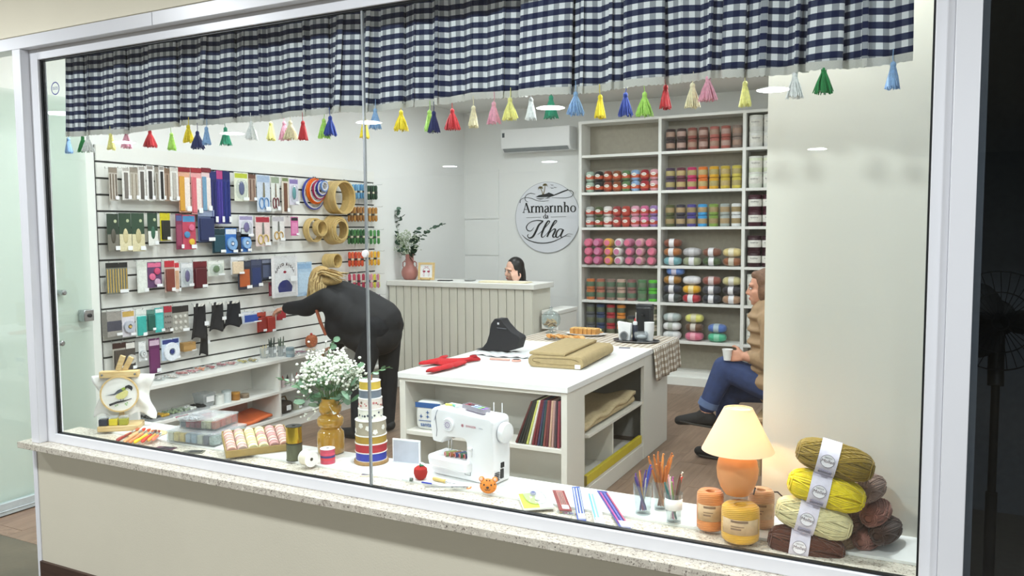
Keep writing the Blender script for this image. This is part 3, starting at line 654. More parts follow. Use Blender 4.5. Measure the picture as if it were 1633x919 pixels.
# --- apple pincushion and little things
p=L(668,766); t=thing('pincushion','red felt apple pincushion with green leaf','pincushion',(p.x,p.y+.012,LZ)); fm=mat('#a8201c',.95,0,.1,200,.3,500)
obj('apple',MB().lathe([(.002,.004),(.012,0),(.021,.008),(.0265,.026),(.024,.042),(.014,.05),(.006,.047),(.001,.044)],24),fm,t)
obj('leaf',MB().ell((.006,-.002,.054),(.011,.005,.0035),10,6),mat('#2c6a45',.9),t); obj('stem',MB().tube([(0,0,.044),(-.001,0,.06)],.0018,6),mat('#2e4a2c',.9),t); obj('pin',MB().tube([(.014,0,.045),(.024,0,.063)],.0006,5),CHROME,t)
p=L(647,769); t=thing('glass_vial','small clear glass vial with grey cap lying by the apple','vial',(p.x,p.y+.008,LZ+.008),(0,math.pi/2,.3))
obj('tube',MB().lathe([(.007,-.018),(.0075,.0),(.0075,.014)],14),PVC2,t); obj('cap',MB().lathe([(.0078,.012),(.0078,.022)],14),mat('#5d6a62',.4),t)
p=L(690,766.5); q=L(729,776); d=q-p; ln=d.length
t=thing('seam_awl','tool with turned wooden handle and steel tip','hand tool',(p.x,p.y,LZ+.008),(0,math.pi/2,0)); t.rotation_euler=(0,math.pi/2,math.atan2(d.y,d.x))
obj('handle',MB().lathe([(.001,0),(.0065,.004),(.0075,.02),(.006,.05),(.0075,.06),(.004,.064)],14),woodmat('#d8bd76','#c2a45a',6,.45,2),t); obj('shaft',MB().lathe([(.0035,.064),(.0028,.09),(.001,ln)],10),STEEL,t)
p=L(672,771); q=L(695,774); d=q-p
t=thing('pen','blue pen lying in front of the wooden tool','pen',(p.x,p.y,LZ+.0036),(0,math.pi/2,math.atan2(d.y,d.x)))
obj('barrel',MB().lathe([(.001,0),(.0032,.003),(.0032,.045)],10),mat('#2438a8',.35),t); obj('tip',MB().lathe([(.003,.045),(.0022,.06),(.0008,.066)],10),mat('#d8dade',.3),t)
p=L(677,779); q=L(740,779); d=q-p; ln=d.length
t=thing('tweezers','long silver snips lying along the board edge','snips',(p.x,p.y,LZ+.003),(0,0,math.atan2(d.y,d.x)))
for s in (-1,1): obj('blade',MB().prism([(0,-.002),(.07,-.004+s*.002),(ln,s*.007-.002),(ln,s*.007+.003),(.07,.004+s*.002),(0,.002)],-.002,.002),CHROME,t)
obj('pivot',MB().lathe([(.004,.002),(.004,.004)],12),STEEL,t,(.1,0,0)); obj('spring_bow',MB().ring([(.007,-.002),(.010,-.002),(.010,.002),(.007,.002)],18),STEEL,t,(ln+.006,0,0))
# ================================================================== SEWING MACHINE
p=L(692,759); q=L(790,781); d=q-p; sa=math.atan2(d.y,d.x)
SMX,SMY=p.x+.135,p.y+.055
sm=thing('sewing_machine','white domestic sewing machine on the display board','sewing machine',(SMX,SMY,LZ),sa)
wp=mat('#e9eaed',.22,0,.01,3,coat=.3)
def rprism(B,pts,y0,y1,mi=0,inset=.010,steps=3):
    """x-z outline pushed along y with rounded front and back rims"""
    cx_=sum(a for a,b in pts)/len(pts); cz_=sum(b for a,b in pts)/len(pts); n=len(pts)
    def off(dn):
        out=[]
        for i in range(n):
            x0,z0=pts[i-1];x1,z1=pts[i];x2,z2=pts[(i+1)%n]
            a=Vector((x1-x0,z1-z0)).normalized(); b=Vector((x2-x1,z2-z1)).normalized(); nn=Vector((-(a.y+b.y),a.x+b.x))
            if nn.length<1e-6: nn=Vector((-a.y,a.x))
            nn.normalize(); c=max(.5,nn.dot(Vector((-a.y,a.x)))); out.append((x1+nn.x*dn/c,z1+nn.y*dn/c))
        return out
    rings=[]
    for k in range(steps+1):
        a=math.pi/2*k/steps; rings.append((off(inset*(1-math.sin(a))),y0+inset*(1-math.cos(a))))
    for k in range(steps,-1,-1):
        a=math.pi/2*k/steps; rings.append((off(inset*(1-math.sin(a))),y1-inset*(1-math.cos(a))))
    vs=[(x,y,z) for rg,y in rings for x,z in rg]; fs=[]
    for j in range(len(rings)-1):
        for i in range(n): fs.append((j*n+i,j*n+(i+1)%n,(j+1)*n+(i+1)%n,(j+1)*n+i))
    fs.append(tuple(range(n-1,-1,-1))); m=(len(rings)-1)*n; fs.append(tuple(range(m,m+n)))
    return B.add(vs,fs,mi)
def arc(cx_,cz_,r,a0,a1,n=6,rz=None): return [(cx_+r*math.cos(math.radians(a0+(a1-a0)*k/n)),cz_+(rz or r)*math.sin(math.radians(a0+(a1-a0)*k/n))) for k in range(n+1)]
sm.scale=(.87,.87,.87)
# outline counter-clockwise seen from the front (x right, z up)
out=[(-.150,.002)]+[(.148,.002)]+arc(.150,.012,.010,-80,0,3)+[(.163,.12),(.158,.22)]+arc(.135,.262,.024,0,85,5)+[(.08,.287),(.0,.291),(-.10,.297)]+arc(-.150,.268,.030,95,180,5)+[(-.181,.21),(-.172,.162)]+arc(-.160,.158,.012,200,270,3)+[(-.118,.146),(-.108,.160),(-.09,.176)]+[(-.02,.180)]+arc(-.002,.160,.020,85,0,5)+[(.019,.13),(.020,.10)]+arc(.008,.096,.010,-10,-80,3)+[(-.03,.085),(-.155,.085)]+arc(-.185,.070,.016,95,190,4)+[(-.196,.045),(-.182,.02),(-.165,.006)]
body=MB(); rprism(body,out,-.062,.062,0,.008,3)
obj('body',body,wp,sm,ang=50)
obj('foot_plate',MB().box((-.145,-.055,0),(.15,.06,.004)),mat('#d7d8dc',.5),sm,bevel=.002)
# widened bed table
bt=[(-.19+.0,.0)]
BD=MB(); pts=arc(-.150,-.0,.048,90,270,10,.075)
pts=[(x,y-.012) for x,y in pts]+[(.03,-.087),(.05,-.062),(.05,.05),(-.02,.063)]
BD.prism(pts,.040,.0855); obj('bed',BD,wp,sm,bevel=.008)
X=Rx(math.pi/2)
obj('stitch_dial',MB().lathe([(.030,0),(.0295,.010),(.027,.013)],32,T=Tr(-.075,-.060,.232)@X),wp,sm)
dl=MB().ring([(.010,.0132),(.0125,.0132),(.0125,.0138),(.010,.0138)],24,T=Tr(-.075,-.060,.232)@X)
for k in range(12):
    a=k*math.pi/6; dl.stroke([(.015*math.cos(a),.015*math.sin(a)),(.020*math.cos(a),.020*math.sin(a))],.0012,.0132,.0137,T=Tr(-.075,-.060,.232)@X)
o=obj('dial_marks',dl,mat('#7b5a9a',.5),sm); o['kind']='stuff'
inst('dial_symbol',text_mesh('S',.014,.0003),mat('#7b5a9a',.5),sm,(-.075,-.0738,.232),(math.pi/2,0,0))
hw=obj('handwheel',MB().lathe([(.010,0),(.041,.002),(.044,.008),(.0445,.022),(.041,.030),(.020,.034),(.001,.034)],36,T=Tr(.160,.005,.218)@Ry(math.pi/2)),wp,sm)
obj('wheel_groove',MB().ring([(.0445,.004),(.0452,.004),(.0452,.0055),(.0445,.0055)],36,T=Tr(.160,.005,.218)@Ry(math.pi/2)),mat('#8e9096',.5),sm)
for x,y in ((.105,.022),(.143,.03)): obj('spool_pin',MB().lathe([(.006,0),(.006,.004),(.0022,.006),(.0022,.058),(.0012,.06)],12,T=Tr(x,y,.276)),wp,sm)
obj('winder_button',MB().lathe([(.008,0),(.008,.012),(.006,.014)],14,T=Tr(.09,-.01,.284)),wp,sm)
nb=MB().tube([(-.128,0,.16),(-.128,0,.105)],.0032,10).tube([(-.128,0,.105),(-.128,0,.088)],.001,8); obj('needle_bar',nb,CHROME,sm)
obj('presser_bar',MB().tube([(-.115,.004,.16),(-.115,.004,.098)],.003,10),CHROME,sm)
obj('presser_foot',MB().box((-.134,-.016,.0865),(-.112,.014,.0895)).box((-.122,-.004,.0895),(-.112,.008,.1)),CHROME,sm,bevel=.001)
obj('lifter_lever',MB().tube([(-.1,.045,.16),(-.085,.062,.15),(-.06,.07,.152)],[.004,.004,.006],8),mat('#b9bbc0',.4),sm)
obj('reverse_lever',MB().box((.035,-.070,.108),(.052,-.060,.145)).box((.033,-.074,.138),(.054,-.060,.150)),wp,sm,bevel=.003)
obj('thread_path',MB().stroke([(-.150,.262),(-.148,.235),(-.142,.2),(-.146,.17)],.002,0,.0008,T=Tr(0,-.0625,0)@X),mat('#3c3e4a',.5),sm)
obj('thread_path',MB().stroke([(-.136,.29),(-.145,.275),(-.157,.24)],.0014,0,.0008,T=Tr(0,-.0625,0)@X),mat('#4a5a86',.5),sm)
inst('maker_lettering',text_mesh('SINGER',.0135,.0003,1.25),mat('#b0405a',.5),sm,(.045,-.0627,.238),(math.pi/2,0,0))
obj('maker_emblem',MB().ring([(.0048,0),(.0066,0),(.0066,.0006),(.0048,.0006)],20,T=Tr(-.0,-.0625,.238)@X).box((-.0022,-.0631,.2352),(.0022,-.0625,.2408)),mat('#b0405a',.5),sm)
inst('model_lettering',text_mesh('| Start',.009,.0003),mat('#b9bcc6',.5),sm,(.098,-.0627,.2375),(math.pi/2,0,0))
obj('info_sticker',MB().box((.012,-.0632,.028),(.040,-.062,.058)),mat('#dfe3e3',.5),sm); obj('sticker_border',MB().box((.010,-.0628,.026),(.042,-.0615,.060)),mat('#2d3a3a',.5),sm)
obj('power_socket',MB().box((.158,-.012,.022),(.166,.008,.062)).box((.158,-.010,.068),(.166,.012,.090)),mat('#15161a',.4),sm,bevel=.001)
for k in range(5):
    obj('vent_slot',MB().box((.150,-.060+k*.002,.020+.008*k),(.1665,-.022-.0*k,.0222+.008*k)),mat('#3c3d42',.6),sm)
# thread reels on the bed, bobbin box and clips on the arm
def smw(x,y,z): return sm.matrix_basis@Vector((x,y,z))
for i,(c,nm) in enumerate((('#9db36a','sage green'),('#a8703a','brown'),('#394b84','navy'),('#3f7a55','forest green'),('#3e3f68','indigo'))):
    t=thing('thread_reel',f'{nm} sewing thread reel with red end lying on the machine bed','thread reel',smw(-.105+i*.0235,-.052+.004*i,.0855+.0105),(math.pi/2,0,sa-.5),'thread reels on the machine bed')
    obj('thread',MB().lathe([(.0095,-.045),(.0095,0)],16),strand(c,220,.6,'Z',0,.3),t); obj('end_label',MB().lathe([(.0103,0),(.0103,.002)],16),mat('#b83a34',.5),t); obj('end_ring',MB().ring([(.0085,.002),(.0103,.002),(.0103,.0026),(.0085,.0026)],16),mat('#e8e4e0',.5),t)
    obj('end_cap',MB().lathe([(.0103,-.047),(.0103,-.045)],16),mat('#e8e4e0',.5),t)
t=thing('bobbin_box','small clear lilac box of coloured bobbins on top of the sewing machine','bobbin box',smw(.03,-.004,.2975),(0,math.radians(3),sa-.15))
obj('tray',MB().box((-.055,-.02,0),(.055,.02,.002)).box((-.055,-.02,.002),(.055,-.0185,.016)).box((-.055,.0185,.002),(.055,.02,.016)).box((-.055,-.0185,.002),(-.0535,.0185,.016)).box((.0535,-.0185,.002),(.055,.0185,.016)),glass('#cdb9d0',1.4,.05,'lilac_plastic',.35),t)
for i,c in enumerate(('#7a2434','#5a2030','#a9b9d8','#8fa3cf','#7fae6a','#7d4fae')):
    for s in (-1,1): obj('bobbin',MB().lathe([(.0078,0),(.0078,.012)],14),mat(c,.5,0,.1,200),t,(-.044+i*.0176,s*.0095,.0021))
t=thing('sewing_clips','yellow and teal sewing clips on the machine head','sewing clips',smw(-.10,.0,.2985),(0,0,sa))
for i,(c,an) in enumerate((('#d3cf6a',.3),('#5fae96',-.5),('#cfd6da',1.2))): obj('clip',MB().box((-.016,-.004,0),(.016,.004,.007),T=Tr(-.02+i*.024,0,.0)@Rz(an)),mat(c,.4),t,bevel=.001)
# --- tiger tape measure and drop tag
p=L(779,787); t=thing('tiger_tape_measure','orange tiger face tape measure in front of the sewing machine','tape measure',(p.x,p.y-.002,LZ+.027),(math.pi/2-.15,0,sa+.45)); om=mat('#d9822a',.55,0,.05,60)
obj('head',MB().ell((0,0,0),(.031,.0265,.012),24,12),om,t)
for s in (-1,1): ear=obj('ear',MB().ell((s*.024,.023,-.001),(.0105,.0105,.006),14,8),om,t); obj('inner_ear',MB().ell((s*.025,.024,.005),(.006,.006,.0015),12,6),mat('#e9b9a0',.6),ear)
for s in (-1,1): obj('eye',MB().ell((s*.013,.005,.0105),(.003,.0035,.0015),10,6),BLACK,t)
obj('nose',MB().ell((0,-.004,.012),(.0055,.004,.002),12,6),mat('#2a1c18',.4),t)
obj('mouth',MB().tube([(-.010,-.010,.0115),(-.005,-.0145,.0115),(0,-.011,.012),(.005,-.0145,.0115),(.010,-.010,.0115)],.0009,6),BLACK,t)
for x,y in ((-.024,.008),(-.022,-.006),(.024,.008),(.022,-.006),(-.004,.021),(.006,.021)): obj('stripe',MB().ell((x,y,.0085 if abs(x)<.02 else .006),(.003,.0022,.002),8,5),mat('#4a2a18',.6),t)
obj('key_ring',MB().tube([(.036+.008*math.cos(a*.5),-.014+.008*math.sin(a*.5),-.004) for a in range(13)],.0007,5,closed=True),CHROME,t)
p=L(748,779); t=thing('drop_tag','small orange drop shaped tag beside the tiger','tag',(p.x,p.y,LZ),(0,0,sa))
obj('tag',MB().prism([(0,.016),(.006,.005),(.009,-.003),(.007,-.010),(0,-.013),(-.007,-.010),(-.009,-.003),(-.006,.005)],0,.003),mat('#dd8a50',.6),t); obj('emblem',MB().prism([(0,.005),(.004,-.003),(0,-.007),(-.004,-.003)],.003,.0036),mat('#f0d8b8',.6),t)
# --- flat packets in front
def packet(pts,label,col,build,z=LZ,name='craft_packet'):
    A,B_,C=[L(*q,z) for q in pts]      # near left, near right, far left
    ux=(B_-A); w_=ux.length; h_=(C-A).length; a=math.atan2(ux.y,ux.x)
    t=thing(name,label,'craft packet',(A.x,A.y,z),(0,0,a))
    v=C-A; ca,sa_=math.cos(a),math.sin(a); lx=v.x*ca+v.y*sa_; ly=-v.x*sa_+v.y*ca
    build(t,w_,(lx,ly),col); return t
def para(t,name,w_,v,x0,x1,y0,y1,z0,z1,m):
    f=lambda x,y:(w_*x+v[0]*y,v[1]*y)
    return obj(name,MB().prism([f(x0,y0),f(x1,y0),f(x1,y1),f(x0,y1)],z0,z1),m,t)
def lime(t,w_,v,c):
    para(t,'card',w_,v,0,1,0,1,0,.006,mat('#d3d6d0',.5)); para(t,'lime_print',w_,v,.02,.55,.02,.7,.006,.0064,mat('#a9b83f',.5)); 
    obj('blister',MB().ell((w_*.52+v[0]*.5,v[1]*.5,.010),(w_*.36,v[1]*.36,.008),20,8,pw=.8),PVC2,t); obj('tool_head',MB().ell((w_*.5+v[0]*.55,v[1]*.6,.013),(.011,.013,.006),12,8),mat('#343f86',.4),t); obj('tool_body',MB().ell((w_*.56+v[0]*.45,v[1]*.36,.012),(.009,.016,.005),12,8),mat('#e6e6e4',.4),t)
packet(((835,815),(884,812),(822,781)),'clear packet with lime green card lying right of the sewing machine','#c',lime)
def redp(t,w_,v,c):
    para(t,'card',w_,v,0,1,0,1,0,.003,mat('#7d2c2c',.5)); para(t,'window',w_,v,.25,.8,.2,.95,.003,.0045,mat('#a8706a',.3,0,.3,200)); para(t,'label',w_,v,.3,.85,.06,.22,.003,.005,TAGW)
    for k in range(3): para(t,'needle',w_,v,.35+.15*k,.39+.15*k,.25,.85,.0045,.006,CHROME)
packet(((892,815),(912,816),(881,783)),'small dark red needle packet beside the lime packet','#c',redp)
def longp(bg,sticks,lab):
    def f(t,w_,v,c):
        para(t,'sleeve',w_,v,0,1,0,1,0,.004,mat(bg,.35,0,.15,80))
        n=len(sticks)
        for k,s in enumerate(sticks): para(t,'needle',w_,v,(k+.3)/n,(k+.7)/n,.12,.92,.004,.008,mat(s,.35))
        para(t,'label',w_,v,.15,.95,.03,.16,.004,.0085,mat(lab,.6))
    return f
packet(((921,833),(935,833),(912,778)),'narrow blue packet of silver knitting needles','#c',longp('#3b55a0',['#c3cbe0','#d6dae6','#aab4d0'],'#d8dce6'))
packet(((949,838),(966,840),(936,787)),'clear packet with pale teal knitting needles','#c',longp('#c9ced0',['#5aa6b4','#7fb9c4','#dfe3e4'],'#eaeaea'))
packet(((990,845),(1008,847),(952,784)),'long navy packet of pink and red needles','#c',longp('#333f8c',['#b8478a','#5f5fae','#b84a6a'],'#e4e4ea'))
p=L(905,822,GZ); t=thing('stitch_markers','little clear bag of coloured stitch markers by the glass','craft packet',(p.x,p.y+.01,GZ),(0,0,.1)); obj('bag',MB().ell((0,0,.005),(.045,.014,.005),16,6,pw=.7),PVC,t)
for k,c in enumerate(('#c9982e','#b85c8a','#7a6ab0','#d06a4a')): obj('marker',MB().ring([(.004,0),(.0058,0),(.0058,.0015),(.004,.0015)],14),mat(c,.4),t,(-.027+.018*k,.001*k,.003))
# --- glasses of crochet hooks
def tumbler(px,py,r,h,label):
    p=L(px,py); t=thing('drinking_glass',label,'glass',(p.x,p.y+r*.8,LZ),group='glasses of crochet hooks')
    obj('wall',MB().ring([(r*.80,.0),(r,h),(r-.0018,h),(r*.80-.002,.006),(.001,.006),(.001,0)],28),glass('#f2f6f6',1.4,0,'tumbler_glass',.05),t); return t
def sticks(t,lst,r,h,group,kind,seed):
    rr=random.Random(seed); n=len(lst)
    for i,(c,nm,ln,th,hk) in enumerate(lst):
        a=2*math.pi*(i/n)+rr.uniform(-.2,.2); q=.45+.4*((i*7)%3)/2
        b=Vector((math.cos(a+2.6)*r*.42*q,math.sin(a+2.6)*r*.42*q,.008+th)); e=Vector((math.cos(a)*r*.80*q,math.sin(a)*r*.80*q,h)); dd=(e-b).normalized(); e=b+dd*ln
        s=thing('crochet_hook',f'{nm} {kind}, {ORD[i%12]} in its glass','crochet hook',t.location+b,(0,0,0),group)
        pts=[Vector((0,0,0))+dd*ln*f for f in (0,.1,.5,.9,.97,1)]
        obj('shaft',MB().tube(pts,[th*.6,th,th,th*.95,th*.55,th*.3],8),mat(c,.4,0,.1,100),s)
        if hk: obj('hook_tip',MB().ell(tuple(dd*ln+Vector((th*.4,0,0))),(th*.8,th*.6,th*.8),8,6),mat(c,.35),s)
t1=tumbler(1021,823,.032,.098,'drinking glass of purple and navy crochet hooks')
sticks(t1,[('#3a4fae','bent blue',.155,.0042,1),('#5b3a86','violet',.14,.004,1),('#4a3474','deep purple',.13,.004,1),('#8e2f5c','magenta',.128,.0038,1),('#6a4a90','lilac',.122,.004,1),('#3a3a78','indigo',.12,.004,1),('#c9924a','amber',.14,.003,0),('#b9b9b9','grey steel',.118,.0026,1)],.032,.098,'hooks in the left glass','plastic hook in the left glass',5)
t2=tumbler(1051,816,.030,.098,'drinking glass of brown wooden crochet hooks')
sticks(t2,[(c,nm,ln,.0046,1) for c,nm,ln in (('#a4602e','reddish brown',.165),('#b87438','tan',.172),('#8e5228','dark brown',.178),('#c08244','light tan',.17),('#9c5c2c','chestnut',.176),('#b06c34','russet',.168),('#a8662f','copper brown',.174),('#bb7a40','honey brown',.15),('#94562a','walnut',.168),('#b26e38','ginger',.14))],.030,.098,'hooks in the back glass','wooden hook in the back glass',6)
t3=tumbler(1071,837,.029,.096,'drinking glass with white paper label, full of mixed hooks')
p=t3; lb=MB()
lb.surf(12,1,lambda u,v:((.0262+.0008*0+ .0025*(.5+.35*v))*math.cos(-2.6+u*2.6),(.0262+.0025*(.5+.35*v))*math.sin(-2.6+u*2.6),.045+v*.036)); obj('paper_label',lb,TAGW,t3,solid=.0005)
sticks(t3,[('#6a3a30','brown capped',.148,.004,1),('#c8443a','red handled',.135,.004,1),('#d9d9d6','pearl',.15,.0035,1),('#a04a8e','plum handled',.13,.004,1),('#d6a0a6','rose',.138,.003,1),('#2f6a6c','teal handled',.12,.004,1),('#e2e0da','ivory',.142,.003,1),('#8a9a5a','olive handled',.13,.0036,1),('#5a4638','dark wood',.145,.0045,0)],.029,.096,'hooks in the labelled glass','hook in the labelled glass',8)
# --- cones of twine under the lamp
def cone(px,py,r,h,col,label,lx=.8):
    p=L(px,py); d=(Vector((p.x,p.y))-Vector((CAMP.x,CAMP.y))).normalized()*r
    t=thing('twine_spool',label,'twine spool',(p.x+d.x,p.y+d.y,LZ),group='twine spools under the lamp')
    obj('winding',MB().lathe([(r*.86,0),(r*.98,.006),(r,.02),(r,h-.022),(r*.97,h-.008),(r*.80,h),(r*.35,h-.002),(r*.25,h-.02)],40),strand(col,60,.55,'Z',.15,.45),t,ang=60)
    a0=math.atan2(-d.y,-d.x)
    lm=MB(); lm.surf(16,1,lambda u,v:((r+.0008)*math.cos(a0-1.1+u*2.2),(r+.0008)*math.sin(a0-1.1+u*2.2),h*(.28+.42*v))); obj('paper_label',lm,mat('#c9ab86',.6,0,.1,60),t,solid=.0006)
    for (f,ln,hh) in ((.62,.9,.007),(.5,.7,.003),(.42,.55,.005)):
        lm=MB(); lm.surf(10,1,lambda u,v:((r+.0014)*math.cos(a0-.5+u*ln),(r+.0014)*math.sin(a0-.5+u*ln),h*f+hh*v)); obj('label_print',lm,mat('#8a6f58',.6),t)
    return t
tA=cone(1132,850,.041,.120,'#d98a4a','orange twine spool with kraft label, left under the lamp')
tB=cone(1180,871,.0555,.108,'#d9a62e','golden yellow twine spool, front one below the lamp')
tC=cone(1213,846,.040,.117,'#cfa076','beige twine spool behind the yellow one')
# --- table lamp resting on the spools
p=PX(1175,800,1,.222); lz=LZ+.1195
lm=thing('table_lamp','lit table lamp with orange egg base and white cone shade','table lamp',(p.x+.0,.225,lz))
prof=[(.018,0),(.036,.002),(.050,.022),(.060,.052),(.0625,.078),(.058,.105),(.046,.128),(.030,.142),(.018,.148),(.008,.150)]
obj('base',MB().lathe(prof,36),mat('#dc9a66',.5,0,.03,10),lm)
obj('stem',MB().lathe([(.006,.149),(.006,.153)],12),mat('#d9d2c0',.4),lm)
bulb=obj('bulb',MB().lathe([(.012,.152),(.014,.157),(.026,.178),(.025,.194),(.014,.209),(.001,.213)],20),mat('#ffdca0',.4,emit=9),lm)
def shademat():
    m=mat('#f3e6d3',.8,0,.02,20).copy(); m.name='lamp_shade_cloth'; n=m.node_tree.nodes; l=m.node_tree.links; p_=n['Principled BSDF']
    t_=n.new('ShaderNodeBsdfTranslucent'); t_.inputs[0].default_value=(.95,.82,.66,1); x=n.new('ShaderNodeMixShader'); x.inputs[0].default_value=.55
    l.new(p_.outputs[0],x.inputs[1]); l.new(t_.outputs[0],x.inputs[2]); l.new(x.outputs[0],n['Material Output'].inputs[0]); return m
obj('shade',MB().ring([(.108,.138),(.0425,.268),(.0412,.268),(.1065,.138)],48),shademat(),lm,ang=60)
obj('shade_ring',MB().ring([(.040,.264),(.0412,.264),(.0412,.266),(.040,.266)],30).tube([(-.041,0,.265),(.041,0,.265)],.001,5),STEEL,lm)
ld=bpy.data.lights.new('bulb_light','POINT'); ld.energy=17.0; ld.color=(1,.62,.28); ld.shadow_soft_size=.03; lo=bpy.data.objects.new('bulb_light',ld); COL.objects.link(lo); lo.location=(0,0,.178); lo.parent=lm
# bulb glow leaves through a clear bulb
cb=[PX(1200,795,1,.30),PX(1220,785,1,.33),PX(1240,785,1,.36),PX(1256,800,1,.38)]
o=obj('cable',MB().tube([Vector((.05,.02,.02))]+[c-lm.location for c in cb]+[Vector((.22,.13,-.135))],.0024,8),mat('#2a1510',.4),lm)
# --- big skeins in the right corner
def skein_meshes(seed,ln=.215,r=.046):
    rr=random.Random(seed); core=MB(); core.ell((0,0,0),(ln/2*.97,r*.95,r*.95),24,16,pw=.78)
    S=MB()
    def sur(u,th,lift=0):   # u -1..1 along the skein
        k=(1-abs(u)**3.2)**(1/2.6) if abs(u)<1 else 0
        return Vector((u*ln/2,(r+lift)*k*math.cos(th),(r+lift)*k*math.sin(th)))
    for i in range(110):      # strands running lengthwise with a slight twist
        th0=2*math.pi*i/110+rr.uniform(-.02,.02); tw_=rr.choice((.25,.35,.5,-.35)); l0=rr.uniform(-.0006,.0016)
        S.tube([sur(-.985+1.97*k/13,th0+tw_*(k/13-.5),l0) for k in range(14)],.0021,4,cap=False)
    for i in range(14):       # crossing strands
        th0=rr.uniform(0,6.28); tw_=rr.choice((1.6,-1.8,2.4,-2.2)); 
        S.tube([sur(-.95+1.9*k/15,th0+tw_*(k/15-.5),.0026) for k in range(16)],.0023,5,cap=False)
    for e in (-1,1):
        for i in range(9): 
            a=rr.uniform(0,6.28); b=a+rr.uniform(1.2,2.6); q=rr.uniform(.86,.97)
            S.tube([sur(e*q,a+(b-a)*k/7,.002) for k in range(8)],.0022,4,cap=False)
    return core.mesh('core',1),S.mesh('strands',1,ang=180)
sk1=skein_meshes(1); sk2=skein_meshes(2)
def bandmesh(ln=.215,r=.046):
    B=MB(); B.surf(32,2,lambda u,v:((v-.5)*.054,(r*1.03+.0048)*math.cos(u*2*math.pi),(r*1.03+.0048)*math.sin(u*2*math.pi))); return B.mesh('paper_band',1,ang=180)
bmsh=bandmesh(); disc=MB().lathe([(.019,0),(.019,.0006)],28).mesh('brand_roundel',1); ringm=MB().ring([(.0182,0),(.0192,0),(.0192,.0009),(.0182,.0009)],28).mesh('roundel_rim',1); txm=text_mesh('Mollet',.0135,.0003,1,'CENTER',.1); tx2=text_mesh('CIRCULO',.005,.0002)
def bigskein(px,py,y,yaw,roll,tilt,col,label,var,face=True,shift=-.018,group='large yarn skeins in the corner',sc=1):
    p=PX(px,py,1,y); t=thing('yarn_skein',label,'yarn skein',p,(0,0,0),group)
    t.rotation_euler=(Matrix.Rotation(yaw,3,'Z')@Matrix.Rotation(tilt,3,'Y')@Matrix.Rotation(roll,3,'X')).to_euler(); t.scale=(sc,sc,sc)
    m=mat(col,.85,0,.10,60,sheen=.3); a,b_=(sk1,sk2)[var]
    inst('core',a,m,t); inst('strands',b_,m,t)
    if face:
        bn=inst('paper_band',bmsh,mat('#d9d3e0',.6,0,.05,80),t,(shift,0,0))
        for nm,me,c,dx,dy,dz in (('brand_roundel',disc,'#efecf2',0,0,0),('roundel_rim',ringm,'#6a6270',0,0,0)): inst(nm,me,mat(c,.6),bn,(dx,-.0530,.006),(math.pi/2,0,0))
        inst('brand_lettering',txm,mat('#5a3f4a',.6),bn,(0,-.0538,.005),(math.pi/2,0,0)); inst('maker_lettering',tx2,mat('#2a2428',.6),bn,(0,-.0538,.0155),(math.pi/2,0,0))
        obj('small_print',MB().box((-.018,-.0495,-.034),(.018,-.0395,-.0325)).box((-.018,-.0512,-.0275),(.018,-.044,-.0255)).box((-.018,-.0502,-.031),(.018,-.041,-.0295)),mat('#9a94a4',.6),bn)['kind']='stuff'
    return t
bigskein(1285,870,.20,.10,-.05,.12,'#54260e','chocolate brown skein at the bottom of the front stack',0)
bigskein(1297,826,.205,.10,-.02,.22,'#d9cfa0','cream skein above the brown one in the front stack',1)
bigskein(1317,782,.21,.08,.0,.20,'#e6cf10','bright yellow skein in the front stack',0)
bigskein(1331,733,.215,.06,.05,.22,'#8f7420','olive mustard skein on top of the front stack',1)
for (px,py,y,yaw,c,lab) in ((1352,866,.30,1.35,'#9c8268','taupe skein end low beside the front stack'),(1385,855,.33,1.35,'#93655a','mauve brown skein end low in the back stack'),(1412,846,.36,1.3,'#43291f','very dark brown skein end at the right of the back stack'),(1362,826,.32,1.35,'#6a4a3c','brown skein end in the middle behind the cream skein'),(1397,818,.34,1.35,'#8f5a4c','rosewood skein end in the upper back stack'),(1388,779,.34,1.35,'#85685a','grey brown skein end at the top of the back stack')):
    bigskein(px,py,min(y,.31),yaw,0,.04,c,lab,(px//3)%2,False,sc=.74,group='back stack of yarn skeins')
